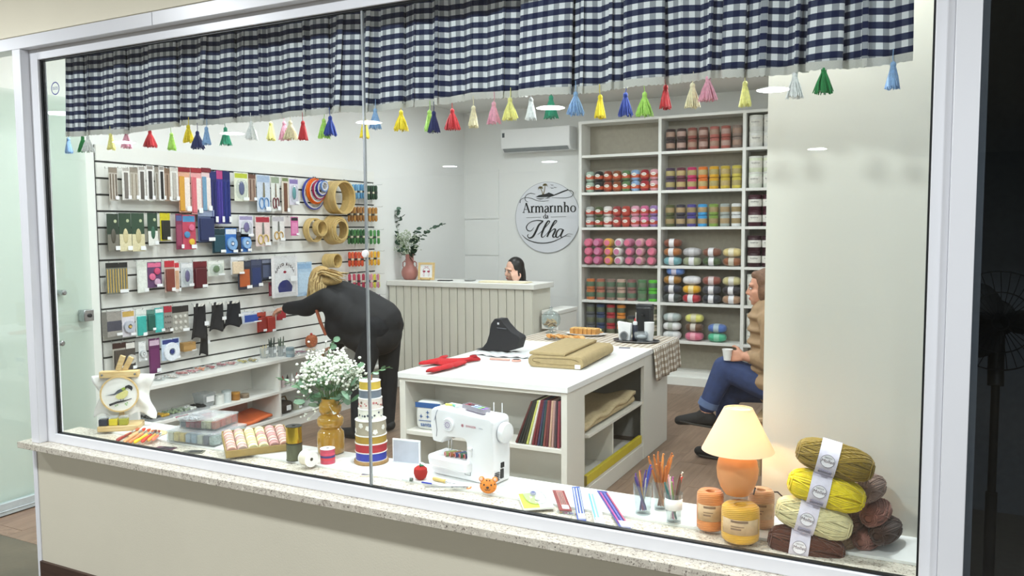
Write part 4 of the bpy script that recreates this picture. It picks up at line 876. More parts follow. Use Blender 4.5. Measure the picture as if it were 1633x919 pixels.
# ================================================================== SLAT WALL GOODS
hookm=MB().tube([(0,0,.012),(0,0,0),(.02,0,0),(1,0,0)],.0022,6).mesh('peg_hook',1)
def hook(y,z,ln):
    inst('peg_hook',MB().tube([(0,0,.014),(.004,0,.002),(ln,0,0),(ln+.006,0,.008)],.0019,6).mesh('peg_hook',1),CHROME,sw,(SX,y,z))
prnd=random.Random(5)
def prod(b,kind,cols,label,dep=.075,name='craft_packet',cat='craft packet',tagm=True,group='packets on the slat wall'):
    x0,y0,x1,y1=b; X=SX+dep; pc=(x0+x1)/2
    A=PX(x0,y0,0,X); C=PX(x1,y0,0,X); T_=PX(pc,y0,0,X); Bt=PX(pc,y1,0,X)
    w_=(C.y-A.y)*.96; h=T_.z-Bt.z; yc=(A.y+C.y)/2
    t=thing(name,label,cat,(X,yc,T_.z),group=group)
    c0=cols[0]; c1=cols[1] if len(cols)>1 else c0; c2=cols[2] if len(cols)>2 else c1
    bx=lambda nm,u0,u1,v0,v1,d0,d1,m,bv=0: obj(nm,MB().box((d0,-w_/2+w_*u0,-h*v1),(d1,-w_/2+w_*u1,-h*v0)),m,t,bevel=bv)
    P=lambda c,r=.4: mat(c,r,0,.1,90)
    e=.0006
    if kind!='fabric': bx('card',0,1,0,1,0,.003,P(c0,.5))
    if kind=='needles':
        bx('header',0,1,0,.16,.003,.0036,P(c1)); n=len(cols)-2 or 1
        for k in range(max(1,n)): obj('needle',MB().tube([(.005,-w_/2+w_*(k+.5)/max(1,n),-h*.2),(.005,-w_/2+w_*(k+.5)/max(1,n),-h*.95)],min(.0035,w_/(2.6*max(1,n))),6),P(cols[2+k] if len(cols)>2 else c1),t)
    elif kind=='strip': bx('insert',.28,.72,.16,.95,.003,.009,P(c1),.001); bx('header',.1,.9,.02,.11,.003,.0036,P(c2))
    elif kind=='sleeve':
        bx('header',0,1,0,.1,.003,.008,P(c1)); bx('ruled_insert',.5,.95,.22,.95,.003,.006,P('#e8dcd6')); bx('tube',.04,.46,.2,.97,.003,.012,P(c2),.003)
    elif kind=='half': bx('window',0,1,.55,1,.003,.006,P(c1),.001); obj('tool',MB().ell((.006,0,-h*.6),(.006,w_*.22,h*.2),10,6),P(c2),t); obj('roundel',MB().lathe([(.011,0),(.011,.0006)],14,T=Tr(.003,w_*.22,-h*.2)@Ry(math.pi/2)),P('#b9bf9a'),t)
    elif kind=='round': obj('reel',MB().ring([(w_*.17,0),(w_*.42,0),(w_*.44,.008),(w_*.42,.018),(w_*.17,.018)],22,T=Tr(.003,0,-h*.62)@Ry(math.pi/2)),P(c1),t); bx('header',.05,.95,.04,.24,.003,.0036,P(c2)); obj('reel_core',MB().lathe([(w_*.1,0),(w_*.1,.02)],16,T=Tr(.003,0,-h*.62)@Ry(math.pi/2)),P(c2),t)
    elif kind=='scissors':
        bx('header',.04,.96,.03,.2,.003,.0036,P(c2))
        for s in (-1,1):
            obj('blade',MB().prism([(-.003*s,-h*.2),(s*w_*.05,-h*.22),(s*w_*.08,-h*.6),(-s*w_*.06,-h*.6)],0,.002,T=Matrix(((0,0,1,.005+.001*s),(1,0,0,0),(0,1,0,0),(0,0,0,1)))),CHROME,t)
            obj('handle',MB().tube([(.007,s*w_*.18+w_*.17*math.cos(a),-h*.77+h*.15*math.sin(a)) for a in [k*math.pi/6 for k in range(12)]],.0045,6,closed=True),P(c1),t)
    elif kind=='bobbins':
        bx('header',.05,.95,.03,.2,.003,.0036,P(c2))
        for k in range(3): obj('bobbin',MB().lathe([(w_*.2,0),(w_*.2,.009),(w_*.07,.012)],14,T=Tr(.003,w_*(-.18 if k%2 else .16),-h*(.36+.21*k))@Ry(math.pi/2)),P(cols[1+k%(len(cols)-1)]),t)
    elif kind=='block': bx('header',0,1,0,.2,.003,.006,P(c1)); bx('contents',.08,.92,.26,.96,.003,.018,P(c2),.004)
    elif kind=='bubble': obj('blister',MB().ell((.005,0,-h*.58),(.016,w_*.4,h*.34),16,10,pw=.7),PVC,t); obj('tool',MB().ell((.008,0,-h*.55),(.008,w_*.2,h*.24),12,8),P(c1),t); bx('header',.05,.95,.04,.2,.003,.0036,P(c2))
    elif kind=='grid':
        bx('header',0,1,0,.24,.003,.005,P(c1))
        for a in range(3):
            for b2 in range(3): obj('snap_button',MB().lathe([(min(w_,h)*.085,0),(min(w_,h)*.085,.004),(.001,.006)],10,T=Tr(.003,w_*(a-1)*.3,-h*(.4+.22*b2))@Ry(math.pi/2)),P(c2,.2),t)
    elif kind=='fabric':
        def sf(u,v): 
            k=.62+.38*v**.8; return (.012*math.sin(u*9+v*3)+.02*math.sin(math.pi*u)*(.4+.6*v),(u-.5)*w_*k,-h*v+.012*math.sin(u*7))
        obj('cloth',MB().surf(14,14,sf),P(c0,.9),t,ang=180,solid=.008); bx('header',.12,.88,-.03,.05,.012,.015,P(c1)); 
    elif kind=='box': bx('front_band',-.002,1.002,.38,.78,.003,.004,P(c1)); bx('carton',0,1,.02,.98,-.05,-.0005,P(c0)); 
    elif kind=='plain': bx('print',.12,.88,.3,.9,.003,.0042,P(c1)); bx('header',.06,.94,.05,.2,.003,.0038,P(c2))
    if tagm and kind not in('fabric',): bx('price_tag',.55,.95,.86,.97,.0185,.0192,TAGW)
    else: bx('price_tag',.6,.86,.5,.62,.036,.0366,TAGW)
    hook(yc,T_.z-.006,dep+.02); return t
Q=[
((172,267,186,320),'needles',['#b7b0a6','#8c8074','#6a5a4c','#7d6c5c','#5d5045'],'narrow grey brown needle packet, far left of the top hook row'),
((193,267,206,319),'strip',['#dcdad6','#77706a','#b5b0aa'],'slim white hook card left of the grey brown sleeve'),
((206,267,219,319),'needles',['#b3aca0','#8f867a','#a89c8c','#998c7c'],'grey brown see-through needle sleeve in the top row'),
((219,265,231,320),'strip',['#e0dedb','#5d5752','#a9a49e'],'slim white card with dark strip in the top row'),
((232,264,244,320),'strip',['#e2e0de','#3c3836','#8d8781'],'slim white card with near black strip in the top row'),
((246,266,252,320),'needles',['#aaa59d','#938b80','#8a8074'],'thin grey needle sleeve between white cards'),
((252,265,261,320),'strip',['#e4e2e0','#1e1c1c','#9a948e'],'narrow white card with black strip beside the brown sleeve'),
((261,268,270,321),'needles',['#9c8674','#7d6450','#6c5442'],'thin brown needle sleeve in the top row'),
((270,267,283,321),'strip',['#dddcd8','#b4afa8','#c9c5be'],'pale grey white card left of the red headed sleeves'),
((283,267,302,339),'sleeve',['#d9a58c','#8e2028','#cf9a3c'],'orange needle sleeve with dark red header'),
((303,268,320,342),'sleeve',['#dfa0a0','#a02832','#cf6a74'],'pink needle sleeve with dark red header'),
((320,268,335,338),'sleeve',['#e0c4c4','#7a2430','#6f9ab8'],'pale pink needle sleeve with blue tip and red header'),
((333,273,344,357),'needles',['#1c2258','#252c6a','#30387e','#2a3172'],'long navy needle sleeve left of the violet one'),
((344,272,354,357),'needles',['#3a2f86','#b0407a','#4c3f9c','#5a4aa8'],'long violet needle sleeve between navy ones'),
((354,273,366,357),'needles',['#1f2a72','#1a2260','#2c3a8c','#27347e'],'long dark blue needle sleeve right of the violet one'),
((372,275,395,321),'bubble',['#dfe2d2','#3d4a80','#b5c03c'],'lime and white card with small blue tool'),
((395,278,407,321),'needles',['#a08a7c','#6d4c40','#5c3c30','#7a5a4c'],'brown see-through sleeve of wooden needles'),
((408,279,430,338),'scissors',['#c3cddb','#5f8fc4','#9fb2cc'],'large scissors with blue handles on pale card'),
((431,281,445,337),'scissors',['#d9dbd6','#6a2630','#93a08a'],'scissors with dark red handles on white card'),
((448,283,460,340),'strip',['#cfc6ba','#6e4a38','#7a8a5a'],'long brown leather scissor sheath on a card'),
((460,285,475,327),'bubble',['#d4d0de','#4f9aa0','#8a7ab0'],'white and purple card with teal seam ripper'),
((169,341,188,401),'half',['#26382a','#77746a','#4d4a40'],'dark green headed packet at the left of the second row'),
((188,340,208,401),'half',['#2a4230','#d8d0ac','#c7bd92'],'cream needle packet with dark green header, left of its twin'),
((208,340,229,401),'half',['#2d4634','#d5cda8','#bcb288'],'cream needle packet with dark green header, right of its twin'),
((234,340,250,392),'half',['#24402f','#e0e0da','#2f5e48'],'dark green and white rotary cutter card'),
((254,340,270,384),'block',['#d8cc28','#c9bd20','#20221e'],'bright yellow card with black marker'),
((279,341,290,398),'plain',['#7a2c4a','#93405c','#4a5a90'],'plum coloured card behind the bobbin card'),
((289,343,311,398),'bobbins',['#b8425a','#d06a8c','#4a8ab8','#d8b23c'],'crimson card with pink, blue and yellow winders'),
((314,335,341,386),'block',['#4a567c','#8c98b4','#26305a'],'navy blister pack in the second row'),
((337,365,358,404),'block',['#223c46','#1d3a46','#1f4654'],'dark teal packet low in the second row'),
((358,364,377,404),'round',['#2f6ab4','#7fa8d6','#d9dde6'],'blue rotary cutter pack left of the black packet'),
((376,370,384,402),'plain',['#22242c','#30333c','#3c404a'],'narrow black packet between blue cutter packs'),
((383,364,399,402),'round',['#2c66b0','#8ab0da','#dfe2e8'],'blue rotary cutter pack right of the black packet'),
((380,344,403,378),'bubble',['#dcdae6','#6a5a9a','#9a92b8'],'white and lilac blister card in the second row'),
((406,345,430,393),'scissors',['#dcc9c6','#c9b060','#a83242'],'red and white card with gold scissors'),
((433,345,453,385),'scissors',['#d9d7d6','#c09a4c','#b8b4ba'],'white card with small gold scissors'),
((463,346,475,376),'plain',['#c8649a','#d98ab4','#2f2c34'],'pink needle card with dark top'),
((167,419,203,469),'needles',['#6f7268','#1d1d1c','#d0b060','#c9a858','#d4b468','#c8a650','#d6b870','#cca958','#d2b264','#c6a24e'],'pack of bamboo needles with black header, left end of the third row'),
((217,416,234,467),'plain',['#d6dad4','#e0e4de','#cfd4cc'],'milky clear packet beside the bamboo needles'),
((233,418,257,459),'bobbins',['#5a3a62','#c84a72','#d86a90','#c9a9c0'],'purple card with pink bobbins'),
((261,416,277,466),'block',['#bda098','#b82838','#7d3c30'],'see-through packet with red header and brown tools'),
((277,417,285,466),'plain',['#dfd8d4','#c8a080','#c23440'],'slim white card with red top'),
((287,419,307,458),'bubble',['#c4c8cc','#52427e','#e4e6e8'],'clear packet with small purple tool'),
((307,417,329,460),'block',['#5a1a22','#6c1c26','#541620'],'dark red packet in the third row'),
((330,416,357,440),'bubble',['#d4dacf','#5a7a4a','#e6e8e4'],'clear bag with green yarn bit and white tag'),
((367,410,388,438),'block',['#d8dadc','#dfe2e8','#dcc8ac'],'small bag of cream beads with white header'),
((378,416,400,462),'plain',['#2a2c3a','#b05a30','#3c4252'],'dark packet with orange print in the third row'),
((399,414,417,458),'plain',['#343c58','#2a3868','#4a5068'],'slate blue packet right of the orange print one'),
((416,413,433,446),'plain',['#2c3040','#505872','#7c8296'],'small dark slate packet left of the apron package'),
((428,450,441,472),'plain',['#8a2c3c','#b06a74','#3a3444'],'small wine red packet under the slate one'),
((471,418,497,472),'plain',['#a9c4dc','#b8d0e4','#8fb2d4'],'pale blue packaged bib behind the shopper'),
((169,497,193,537),'box',['#9a9690','#4a4a56','#b06a60'],'small grey box with dark band, left of the zip reel'),
((193,495,214,537),'round',['#d6d2da','#b8bcc8','#c9a85c'],'white card with round zip reel'),
((215,493,232,537),'block',['#dfe6e2','#dfe4e0','#3aa8a0'],'white headed packet of teal needles'),
((233,494,246,528),'block',['#3f7068','#5c8a80','#245a50'],'dark green teal packet in the fourth row'),
((246,491,260,530),'plain',['#3fb0ac','#56bcb8','#e4ecec'],'bright teal packet in the fourth row'),
((260,488,273,530),'grid',['#8a8680','#a83240','#6a6662'],'snap button card with red header'),
((273,488,300,530),'grid',['#9c9a92','#34302e','#c9c7c0'],'clear snap button pack with black header'),
((303,486,331,540),'fabric',['#1e1d1f','#e0dfd8'],'long black elastic strap bundle, leftmost of the black goods'),
((316,520,331,566),'fabric',['#19181a','#cfcdc6'],'black strap hanging lowest under the strap bundle'),
((332,484,359,527),'fabric',['#222123','#dedcd4'],'black strap bundle in the middle of the black goods'),
((356,482,387,520),'fabric',['#191a20','#d8d6ce'],'black handbag strap bundle, rightmost of the black goods'),
((385,497,416,515),'plain',['#c9d2e2','#3450a0','#e4e6ea'],'blue and white elastic packet in the fourth row'),
((409,498,423,530),'block',['#a03a30','#b0483c','#8c2c28'],'red packet left in the fourth row pair'),
((423,497,438,530),'block',['#b0402e','#d8d0cc','#a2342c'],'orange red packet with pale header beside the red one'),
((438,490,455,511),'block',['#cfc8c8','#e2e0e0','#a02c34'],'white headed packet with red contents near the shopper\'s hand'),
((178,547,200,590),'block',['#b9b4aa','#3a2420','#4c443e'],'dark lidded box in the lowest row'),
((199,545,215,590),'round',['#4a4440','#c2beb6','#dddad4'],'card with white tape roll in the lowest row'),
((220,545,232,576),'round',['#d9dcdc','#c6cacc','#e6e8e8'],'clear bag with white elastic roll'),
((236,540,254,596),'plain',['#5a2050','#6a2c5e','#c9b0c4'],'tall purple packet in the lowest row'),
((256,540,286,574),'round',['#bccada','#dfe4ec','#2c3a78'],'large blue and white ribbon reel in the lowest row'),
]
for q in Q: prod(*q)
# kraft tag box on a hook
prod((292,546,312,560),'box',['#a07c48','#b08c58'],'small kraft box with white tag in the lowest row',.09,'kraft_box','box')
# apron package with arched lettering
ap=prod((431,408,474,474),'plain',['#e2dfe0','#f0eef0','#e6e4e6'],'white packaged child apron with arched lettering and dark blue print',.10,'apron_package','apron package',False)
ah=.33*1.0
for k,ch in enumerate('HELLO KITTY'):
    if ch==' ': continue
    a=math.radians(62-12.4*k); R=.115
    me=text_mesh(ch,.034,.0008); inst('lettering',me,mat('#4a2c34',.6),ap,(.006,-math.sin(a)*R,-.185+math.cos(a)*R),(math.pi/2,0,math.pi/2))
obj('dark_print',MB().prism([(-.075,-.30),(.075,-.30),(.085,-.255),(.05,-.215),(.02,-.20),(-.03,-.205),(-.065,-.225),(-.085,-.26)],.0042,.0052,T=Matrix(((0,0,1,0),(1,0,0,0),(0,1,0,0),(0,0,0,1)))),mat('#2c3076',.6),ap)
obj('red_print',MB().ell((.0045,.0,-.135),(.001,.018,.011),12,6),mat('#a82038',.6),ap)
obj('clear_sleeve',MB().box((.009,-.125,-.375),(.0095,.125,.02)),glass('#fbfcfc',1.25,.02,'film'),ap)
# embroidery hoops hung on the wall
def hoop(px,py,dep,r,th,dp,col,label,screw=True,group='embroidery hoops on the slat wall',wood=False):
    p=PX(px,py,0,SX+dep); t=thing('embroidery_hoop',label,'embroidery hoop',p,(0,math.pi/2,0),group)
    m=woodmat('#d8bf84','#c4a465',5,.5,0) if wood else mat(col,.35)
    obj('outer_ring',MB().ring([(r-th*.5,-dp/2),(r,-dp/2),(r,dp/2),(r-th*.5,dp/2)],40),m,t); obj('inner_ring',MB().ring([(r-th,-dp/2-.001),(r-th*.55,-dp/2-.001),(r-th*.55,dp/2+.001),(r-th,dp/2+.001)],40),m if wood else mat('#d8d6d8',.4),t)
    if screw: obj('screw',MB().cb((-r-.004,0,0),(.010,.014,.007)),CHROME,t)
def HL(i): return ORD[i]
for i,(px,py,dp,r,c,nm) in enumerate(((500,309,.03,.140,'#2a3a94','largest, royal blue'),(503,305,.05,.115,'#e07020','large orange'),(505,305,.065,.105,'#d8601c','second orange'),(509,303,.08,.085,'#a02a58','magenta'),(513,300,.095,.070,'#2c3a90','small royal blue'),(517,297,.11,.048,'#6f90c8','smallest, light blue'))):
    hoop(px,py,dp,r,.019,.017,c,f'{nm} plastic embroidery hoop in the nested coloured group')
for i in range(7): hoop(549-2.8*(6-i),315,.04+.022*i,.150,.014,.0205,None,f'large wooden embroidery hoop of the deep drum, {ORD[i]} from the wall',i==6,wood=True)
for i in range(5): hoop(540-2.6*(4-i),367,.04+.022*i,.132-.002*i,.012,.0205,None,f'wooden hoop of the lower drum, {ORD[i]} from the wall',False,wood=True)
for i,(r,dx) in enumerate(((.118,1),(.104,2.5),(.088,3.5))): hoop(541+dx,367,.152+.012*i,r,.010,.010,None,f'wooden hoop nested in the lower drum, {ORD[i]} from outside',False,wood=True)
for i in range(4): hoop(497+2*i,367,.03+.018*i,.105,.012,.017,None,f'wooden hoop left of the lower drum, {ORD[i]} from the wall',False,wood=True)
for i in range(3): hoop(508+2.5*i,364,.11+.018*i,.07,.011,.017,None,f'small wooden hoop hung before the left group, {ORD[i]} from the wall',False,wood=True)
for i in range(6): hoop(522+3*i,416,.04+.022*i,.064,.009,.0205,None,f'small wooden hoop in the third row drum, {ORD[i]} from the wall',False,wood=True)
# embroidery floss skeins at the far end
fs1=MB().lathe([(.003,0),(.007,-.012),(.0058,-.045),(.0058,-.075),(.007,-.105),(.003,-.118)],8).mesh('floss',1); fs2=MB().ring([(.0062,-.052),(.0070,-.052),(.0070,-.068),(.0062,-.068)],8).mesh('paper_band',1)
FR=[(294,['#5f9ac0','#6fa8cc','#5a90b8','#7ab0d4','#4f86b0'],'light blue',(564,581)),(296,['#27402e','#22382a','#2c4a34','#1f3426','#30503a'],'bottle green',(585,600)),
(330,['#a0703a','#b07c3c','#946432','#bb8846','#8a5c30','#a87640'],'ochre brown',(557,581)),(331,['#b07a34','#9c6a2e','#c08a40','#a5732f'],'golden brown',(586,600)),
(366,['#2a5a30','#38703a','#24502c','#447c40','#30642e','#2a5c34'],'leaf green',(557,581)),(367,['#3c8040','#4a9048','#34763a','#549a50'],'mid green',(586,604)),
(402,['#d0502c','#c84428','#dc6434','#c03c26','#d85a30'],'orange red',(558,578)),(401,['#e0a02c','#e6b434','#dc9428','#eac03c'],'amber yellow',(588,604)),
(437,['#a82c48','#b43a54','#c04a60','#9c2440'],'raspberry',(558,580)),(437,['#c87a9c','#e0c030','#d890a8','#cfcf40'],'pink and yellow',(588,604)),(470,['#7a3a78','#8c4686','#6a2e6c'],'plum',(592,605))]
for (py,cs,nm,(a,b)) in FR:
    n=len(cs); bx_=[a+(b-a)*k/(n-1) for k in range(n)]
    for k in range(n):
        for d in range(2):
            X=SX+.05+.05*d; p=PX(bx_[k]-d*1.2,py,0,X)
            if p.y>4.36: p.y=4.36
            t=thing('floss_skein',f'{nm} embroidery floss skein, {ORD[k]} from left, {"front" if d else "back"} of its row','floss skein',p,group='embroidery floss skeins')
            t.scale=(1.65,1.65,1.15); inst('floss',fs1,mat(cs[(k+d)%n],.6,0,.12,90),t); inst('paper_band',fs2,mat('#d8cfb8' if k%2 else '#2b2b2b',.6),t)
    hook(PX((a+b)/2,py,0,SX).y,PX((a+b)/2,py,0,SX).z+.004,.12)
# ================================================================== LOW SHELF UNIT UNDER THE SLAT WALL
UX=-1.076; MZ=.325
un=thing('low_shelf_unit','long white low shelf unit under the slat wall','shelf unit',(XL,1.24,0))
W_=UX-XL; ln=2.71
for nm,a,b in (('top_board',(0,0,.553),(W_,ln,.578)),('middle_board',(0,0,MZ-.022),(W_-.01,ln,MZ)),('bottom_board',(0,0,.09),(W_-.01,ln,.112)),('plinth',(.0,0,0),(W_-.03,ln,.09)),('end_panel',(0,0,.112),(W_,.02,MZ-.022)),('end_panel',(0,0,MZ),(W_,.02,.553)),('end_panel',(0,ln-.02,.112),(W_,ln,MZ-.022)),('end_panel',(0,ln-.02,MZ),(W_,ln,.553)),('back_panel',(0,.02,.112),(.008,ln-.02,MZ-.022)),('back_panel',(0,.02,MZ),(.008,ln-.02,.553)),
    ('divider',(.008,1.30,MZ),(W_-.012,1.32,.553)),('divider',(.008,1.30,.112),(W_-.012,1.32,MZ-.022)),('divider',(.008,.585,.112),(W_-.012,.605,MZ-.022)),('divider',(.008,2.0,.112),(W_-.012,2.02,MZ-.022))):
    obj(nm,MB().box(a,b),MELA,un,bevel=.0015)
ur=random.Random(9)
TZ=.5782
for i,(px,py,c,c2,nm) in enumerate(((250,607,'#c9c4be','#a8a29c','pale grey'),(272,603,'#b9a79a','#dcd6d0','beige'),(290,598,'#a8504c','#c87a78','dusty red'),(306,595,'#b4606a','#d8a0a0','rose'),(320,591,'#d06a3c','#e0905c','orange'),(336,588,'#b03c3c','#7a2a34','red'),(352,584,'#8a2a3a','#b8646c','wine'),(368,582,'#a03848','#d0a098','crimson'),(386,579,'#9c8a2c','#c8b44c','olive gold'),(402,577,'#b8a04c','#8c7c3c','brass'),(478,568,'#a85a58','#d0b0ac','brick red'),(494,565,'#b0708c','#c8a8b8','mauve'),(508,562,'#cfae7c','#e0d0b4','sand'))):
    p=PX(px,py,2,TZ); x=min(max(p.x,XL+.10),UX-.07)
    t=thing('bead_packet',f'clear packet of {nm} beads on the low shelf top','bead packet',(x,p.y,TZ),(0,0,ur.uniform(-.3,.3)),'bead packets on the low shelf')
    obj('bag',MB().ell((0,0,.013),(.072,.034,.013),14,6,pw=.7),PVC,t)
    B=MB()
    for k in range(26): a=ur.uniform(0,6.28); q=ur.random()**.5; B.ell((math.cos(a)*.052*q,math.sin(a)*.024*q,.009+ur.random()*.012),(.008,.008,.006),6,4,mi=k%2)
    o=obj('beads',B,[mat(c,.35),mat(c2,.35)],t); o['kind']='stuff'
for i,(px,nm,c) in enumerate(((421,'pale wooden pegs','#d8c89c'),(434,'dark green tools','#2c3a34'),(449,'grey green tools','#5c6a5c'))):
    p=PX(px,571-i*1.5,2,TZ); t=thing('tool_cup',f'small clear cup of {nm} on the low shelf','cup',(min(p.x,UX-.06),p.y,TZ),group='tool cups on the low shelf')
    obj('cup',MB().ring([(.030,0),(.034,.085),(.0325,.085),(.0285,.004),(.001,.004),(.001,0)],20),PVC2,t); obj('price_tag',MB().box((.033,-.014,.035),(.0345,.016,.062)),TAGW,t)
    for k in range(5):
        a=k*1.257; h=(.085 if i==0 else .14)+.02*((k*3)%4)/3; obj('tool',MB().tube([(.012*math.cos(a),.012*math.sin(a),.006),(.020*math.cos(a),.020*math.sin(a),h*.8),(.022*math.cos(a),.022*math.sin(a),h)],[.004,.006,.003],6),mat(c,.5),t)
p=PX(463,569,2,TZ); t=thing('pill_box','clear blue stacked bead jars on the low shelf','bead jars',(p.x,p.y,TZ))
for k in range(3): obj('jar',MB().lathe([(.034,k*.026),(.034,k*.026+.022),(.030,k*.026+.0255)],18),mat(('#8fa2aa','#a4b2b6','#7f949c')[k],.3),t)
t=thing('ribbon_bag','red and orange patterned bag leaning on the slat wall end','bag',(XL+.09,PX(522,556,2,TZ).y,TZ)); obj('bag',MB().ell((0,0,.055),(.035,.06,.055),14,9,pw=.7),mat('#a85a34',.5,0,.5,60),t); obj('knot',MB().ell((0,0,.115),(.012,.012,.012),8,6),mat('#b83a30',.5),t)
# on the middle board
MZ2=MZ+.0003
for i,(px,py,c,nm) in enumerate(((240,670,'#4a4a48','charcoal'),(256,667,'#b8922c','mustard'),(272,662,'#8a9a7a','sage'),(288,658,'#9aa894','grey green'),(302,655,'#d8dad6','white'),(316,652,'#151515','black'))):
    p=PX(px,py,2,MZ2); t=thing('pompom_tray',f'shallow clear tray of {nm} pompoms on the middle shelf','pompom tray',(min(p.x,UX-.09),p.y,MZ2),group='pompom trays on the middle shelf')
    obj('tray',MB().box((-.07,-.045,0),(.07,.045,.003)).box((-.07,-.045,.003),(-.068,.045,.02)).box((.068,-.045,.003),(.07,.045,.02)).box((-.068,-.045,.003),(.068,-.043,.02)).box((-.068,.043,.003),(.068,.045,.02)),PVC2,t)
    B=MB()
    for k in range(24): B.ell((ur.uniform(-.055,.055),ur.uniform(-.032,.032),.014+ur.random()*.012),(.011,.011,.010),7,5)
    o=obj('pompoms',B,mat(c,.95,0,.2,200,.4,600),t); o['kind']='stuff'
p=PX(326,648,2,MZ2); t=thing('clear_bin','clear plastic bin with white price card on the middle shelf','plastic bin',(UX-.12,p.y,MZ2)); obj('bin',MB().ring([(.062,0),(.08,.1),(.0785,.1),(.0605,.003),(.001,.003),(.001,0)],4,T=Rz(math.pi/4)),PVC2,t,smooth=False); obj('price_card',MB().box((.062,-.035,.04),(.064,.035,.08)),TAGW,t)
for i,(px,c,c2,nm) in enumerate(((347,'#e3e6e2','#d0d4d0','white lidded'),(358,'#cfd8da','#aebabc','ribbed clear'),(377,'#9c6a28','#c08c3c','amber brown'),(397,'#7a6a58','#93836e','flat taupe'))):
    p=PX(px,644-i*3,2,MZ2); t=thing('button_jar',f'{nm} jar on the middle shelf','jar',(UX-.08,p.y,MZ2),group='jars on the middle shelf'); hh=(.06,.075,.045,.018)[i]
    obj('jar',MB().lathe([(.033,0),(.035,.004),(.035,hh),(.031,hh+.004)],20),mat(c,.3),t); obj('lid',MB().lathe([(.034,hh+.004),(.034,hh+.013)],20),mat(c2,.4),t)
for i in range(6):
    p=PX(452+8*i,607,2,MZ2+.05); t=thing('glue_bottle',f'small white nozzle bottle on the middle shelf, {ORD[i]} from the divider','bottle',(UX-.1,2.62+.055*i,MZ2),group='nozzle bottles on the middle shelf')
    obj('bottle',MB().lathe([(.018,0),(.02,.004),(.02,.05),(.012,.06)],14),mat(('#d8d4d4','#c9b8b8','#dcdad8')[i%3],.4),t); obj('nozzle',MB().lathe([(.010,.06),(.004,.085),(.002,.095)],10),mat(('#e6e6e6','#b04040','#2a2420')[i%3],.4),t)
# under board: orange sheet, brown pouch, tins
t=thing('felt_roll','orange sheet of felt in the lower left compartment','felt roll',(XL+.17,2.17,.1122),(0,0,0)); 
obj('sheet',MB().surf(10,16,lambda u,v:((u-.5)*.22,(v-.5)*.62,.012+.02*u*0+.018*math.sin(v*5)**2+.03*(1-u)),),mat('#d86a34',.7,0,.1,20),t,solid=.02,ang=180); obj('wrapper',MB().box((-.11,-.31,.0),(.11,.31,.003)),PVC2,t)
t=thing('cardboard_panel','salmon pink cardboard sheet at the back of the lower compartment','cardboard',(XL+.02,2.17,.1122)); obj('sheet',MB().box((0,-.3,0),(.006,.3,.185)),mat('#b98a7c',.7),t); obj('fold',MB().box((.006,-.3,0),(.03,.3,.004)),mat('#b08274',.7),t)
t=thing('leather_pouch','dark brown pouch with white tag in the lower right compartment','pouch',(XL+.2,2.68,.1122)); obj('pouch',MB().ell((0,0,.05),(.07,.075,.05),16,9,pw=.6),mat('#33261e',.6,0,.1,40),t); obj('handle',MB().tube([(.0,-.05,.09),(0,-.03,.13),(0,.03,.13),(0,.05,.09)],.006,7),mat('#7a5a2c',.5),t); obj('price_tag',MB().box((.071,-.03,.03),(.073,.02,.07)),TAGW,t)
for i,(y,c) in enumerate(((2.84,'#9a9a88'),(2.98,'#b4bab4'))):
    t=thing('small_tin',('olive grey box with white tag in the lower right compartment','pale grey tin beside the olive grey box')[i],'tin',(XL+.2,y,.1122)); obj('tin',MB().lathe([(.045,0),(.047,.003),(.047,.045),(.044,.05)],20),mat(c,.4),t); obj('price_tag',MB().box((.045,-.018,.012),(.0485,.014,.036)),TAGW,t)
# ================================================================== YARN SHELVES AT THE BACK
YF=5.74; zt=[2.37,1.98,1.61,1.216,.84,.455]
SHX=[.18,1.045,1.88,2.75]
sh=thing('yarn_bookcase','tall white open bookcase filled with yarn along the back wall','bookcase',(0,YF,0))
D=YB-YF-.002
obj('top_board',MB().box((.165,0,2.695),(2.765,D,2.723)),MELA,sh,bevel=.0015)
for i,x in enumerate(SHX): obj('upright',MB().box((x-.016,0,.0 if i!=0 else .0),(x+.016,D,2.695)),MELA,sh,bevel=.0015)
for i in range(3):
    for z in zt: obj('shelf_board',MB().box((SHX[i]+.016,.004,z-.028),(SHX[i+1]-.016,D-.008,z)),MELA,sh,bevel=.0015)
    obj('back_panel',MB().box((SHX[i]+.016,D-.008,.10),(SHX[i+1]-.016,D,2.695)),mat('#a09a8c',.6),sh)  # darkened beyond its own MDF tone to paint in the cubby shade
    obj('plinth',MB().box((SHX[i]+.016,-.0,0),(SHX[i+1]-.016,.16,.085)),MELA,sh,bevel=.002); obj('low_step',MB().box((SHX[i]+.016,.05,.085),(SHX[i+1]-.016,D-.01,.135)),MELA,sh)
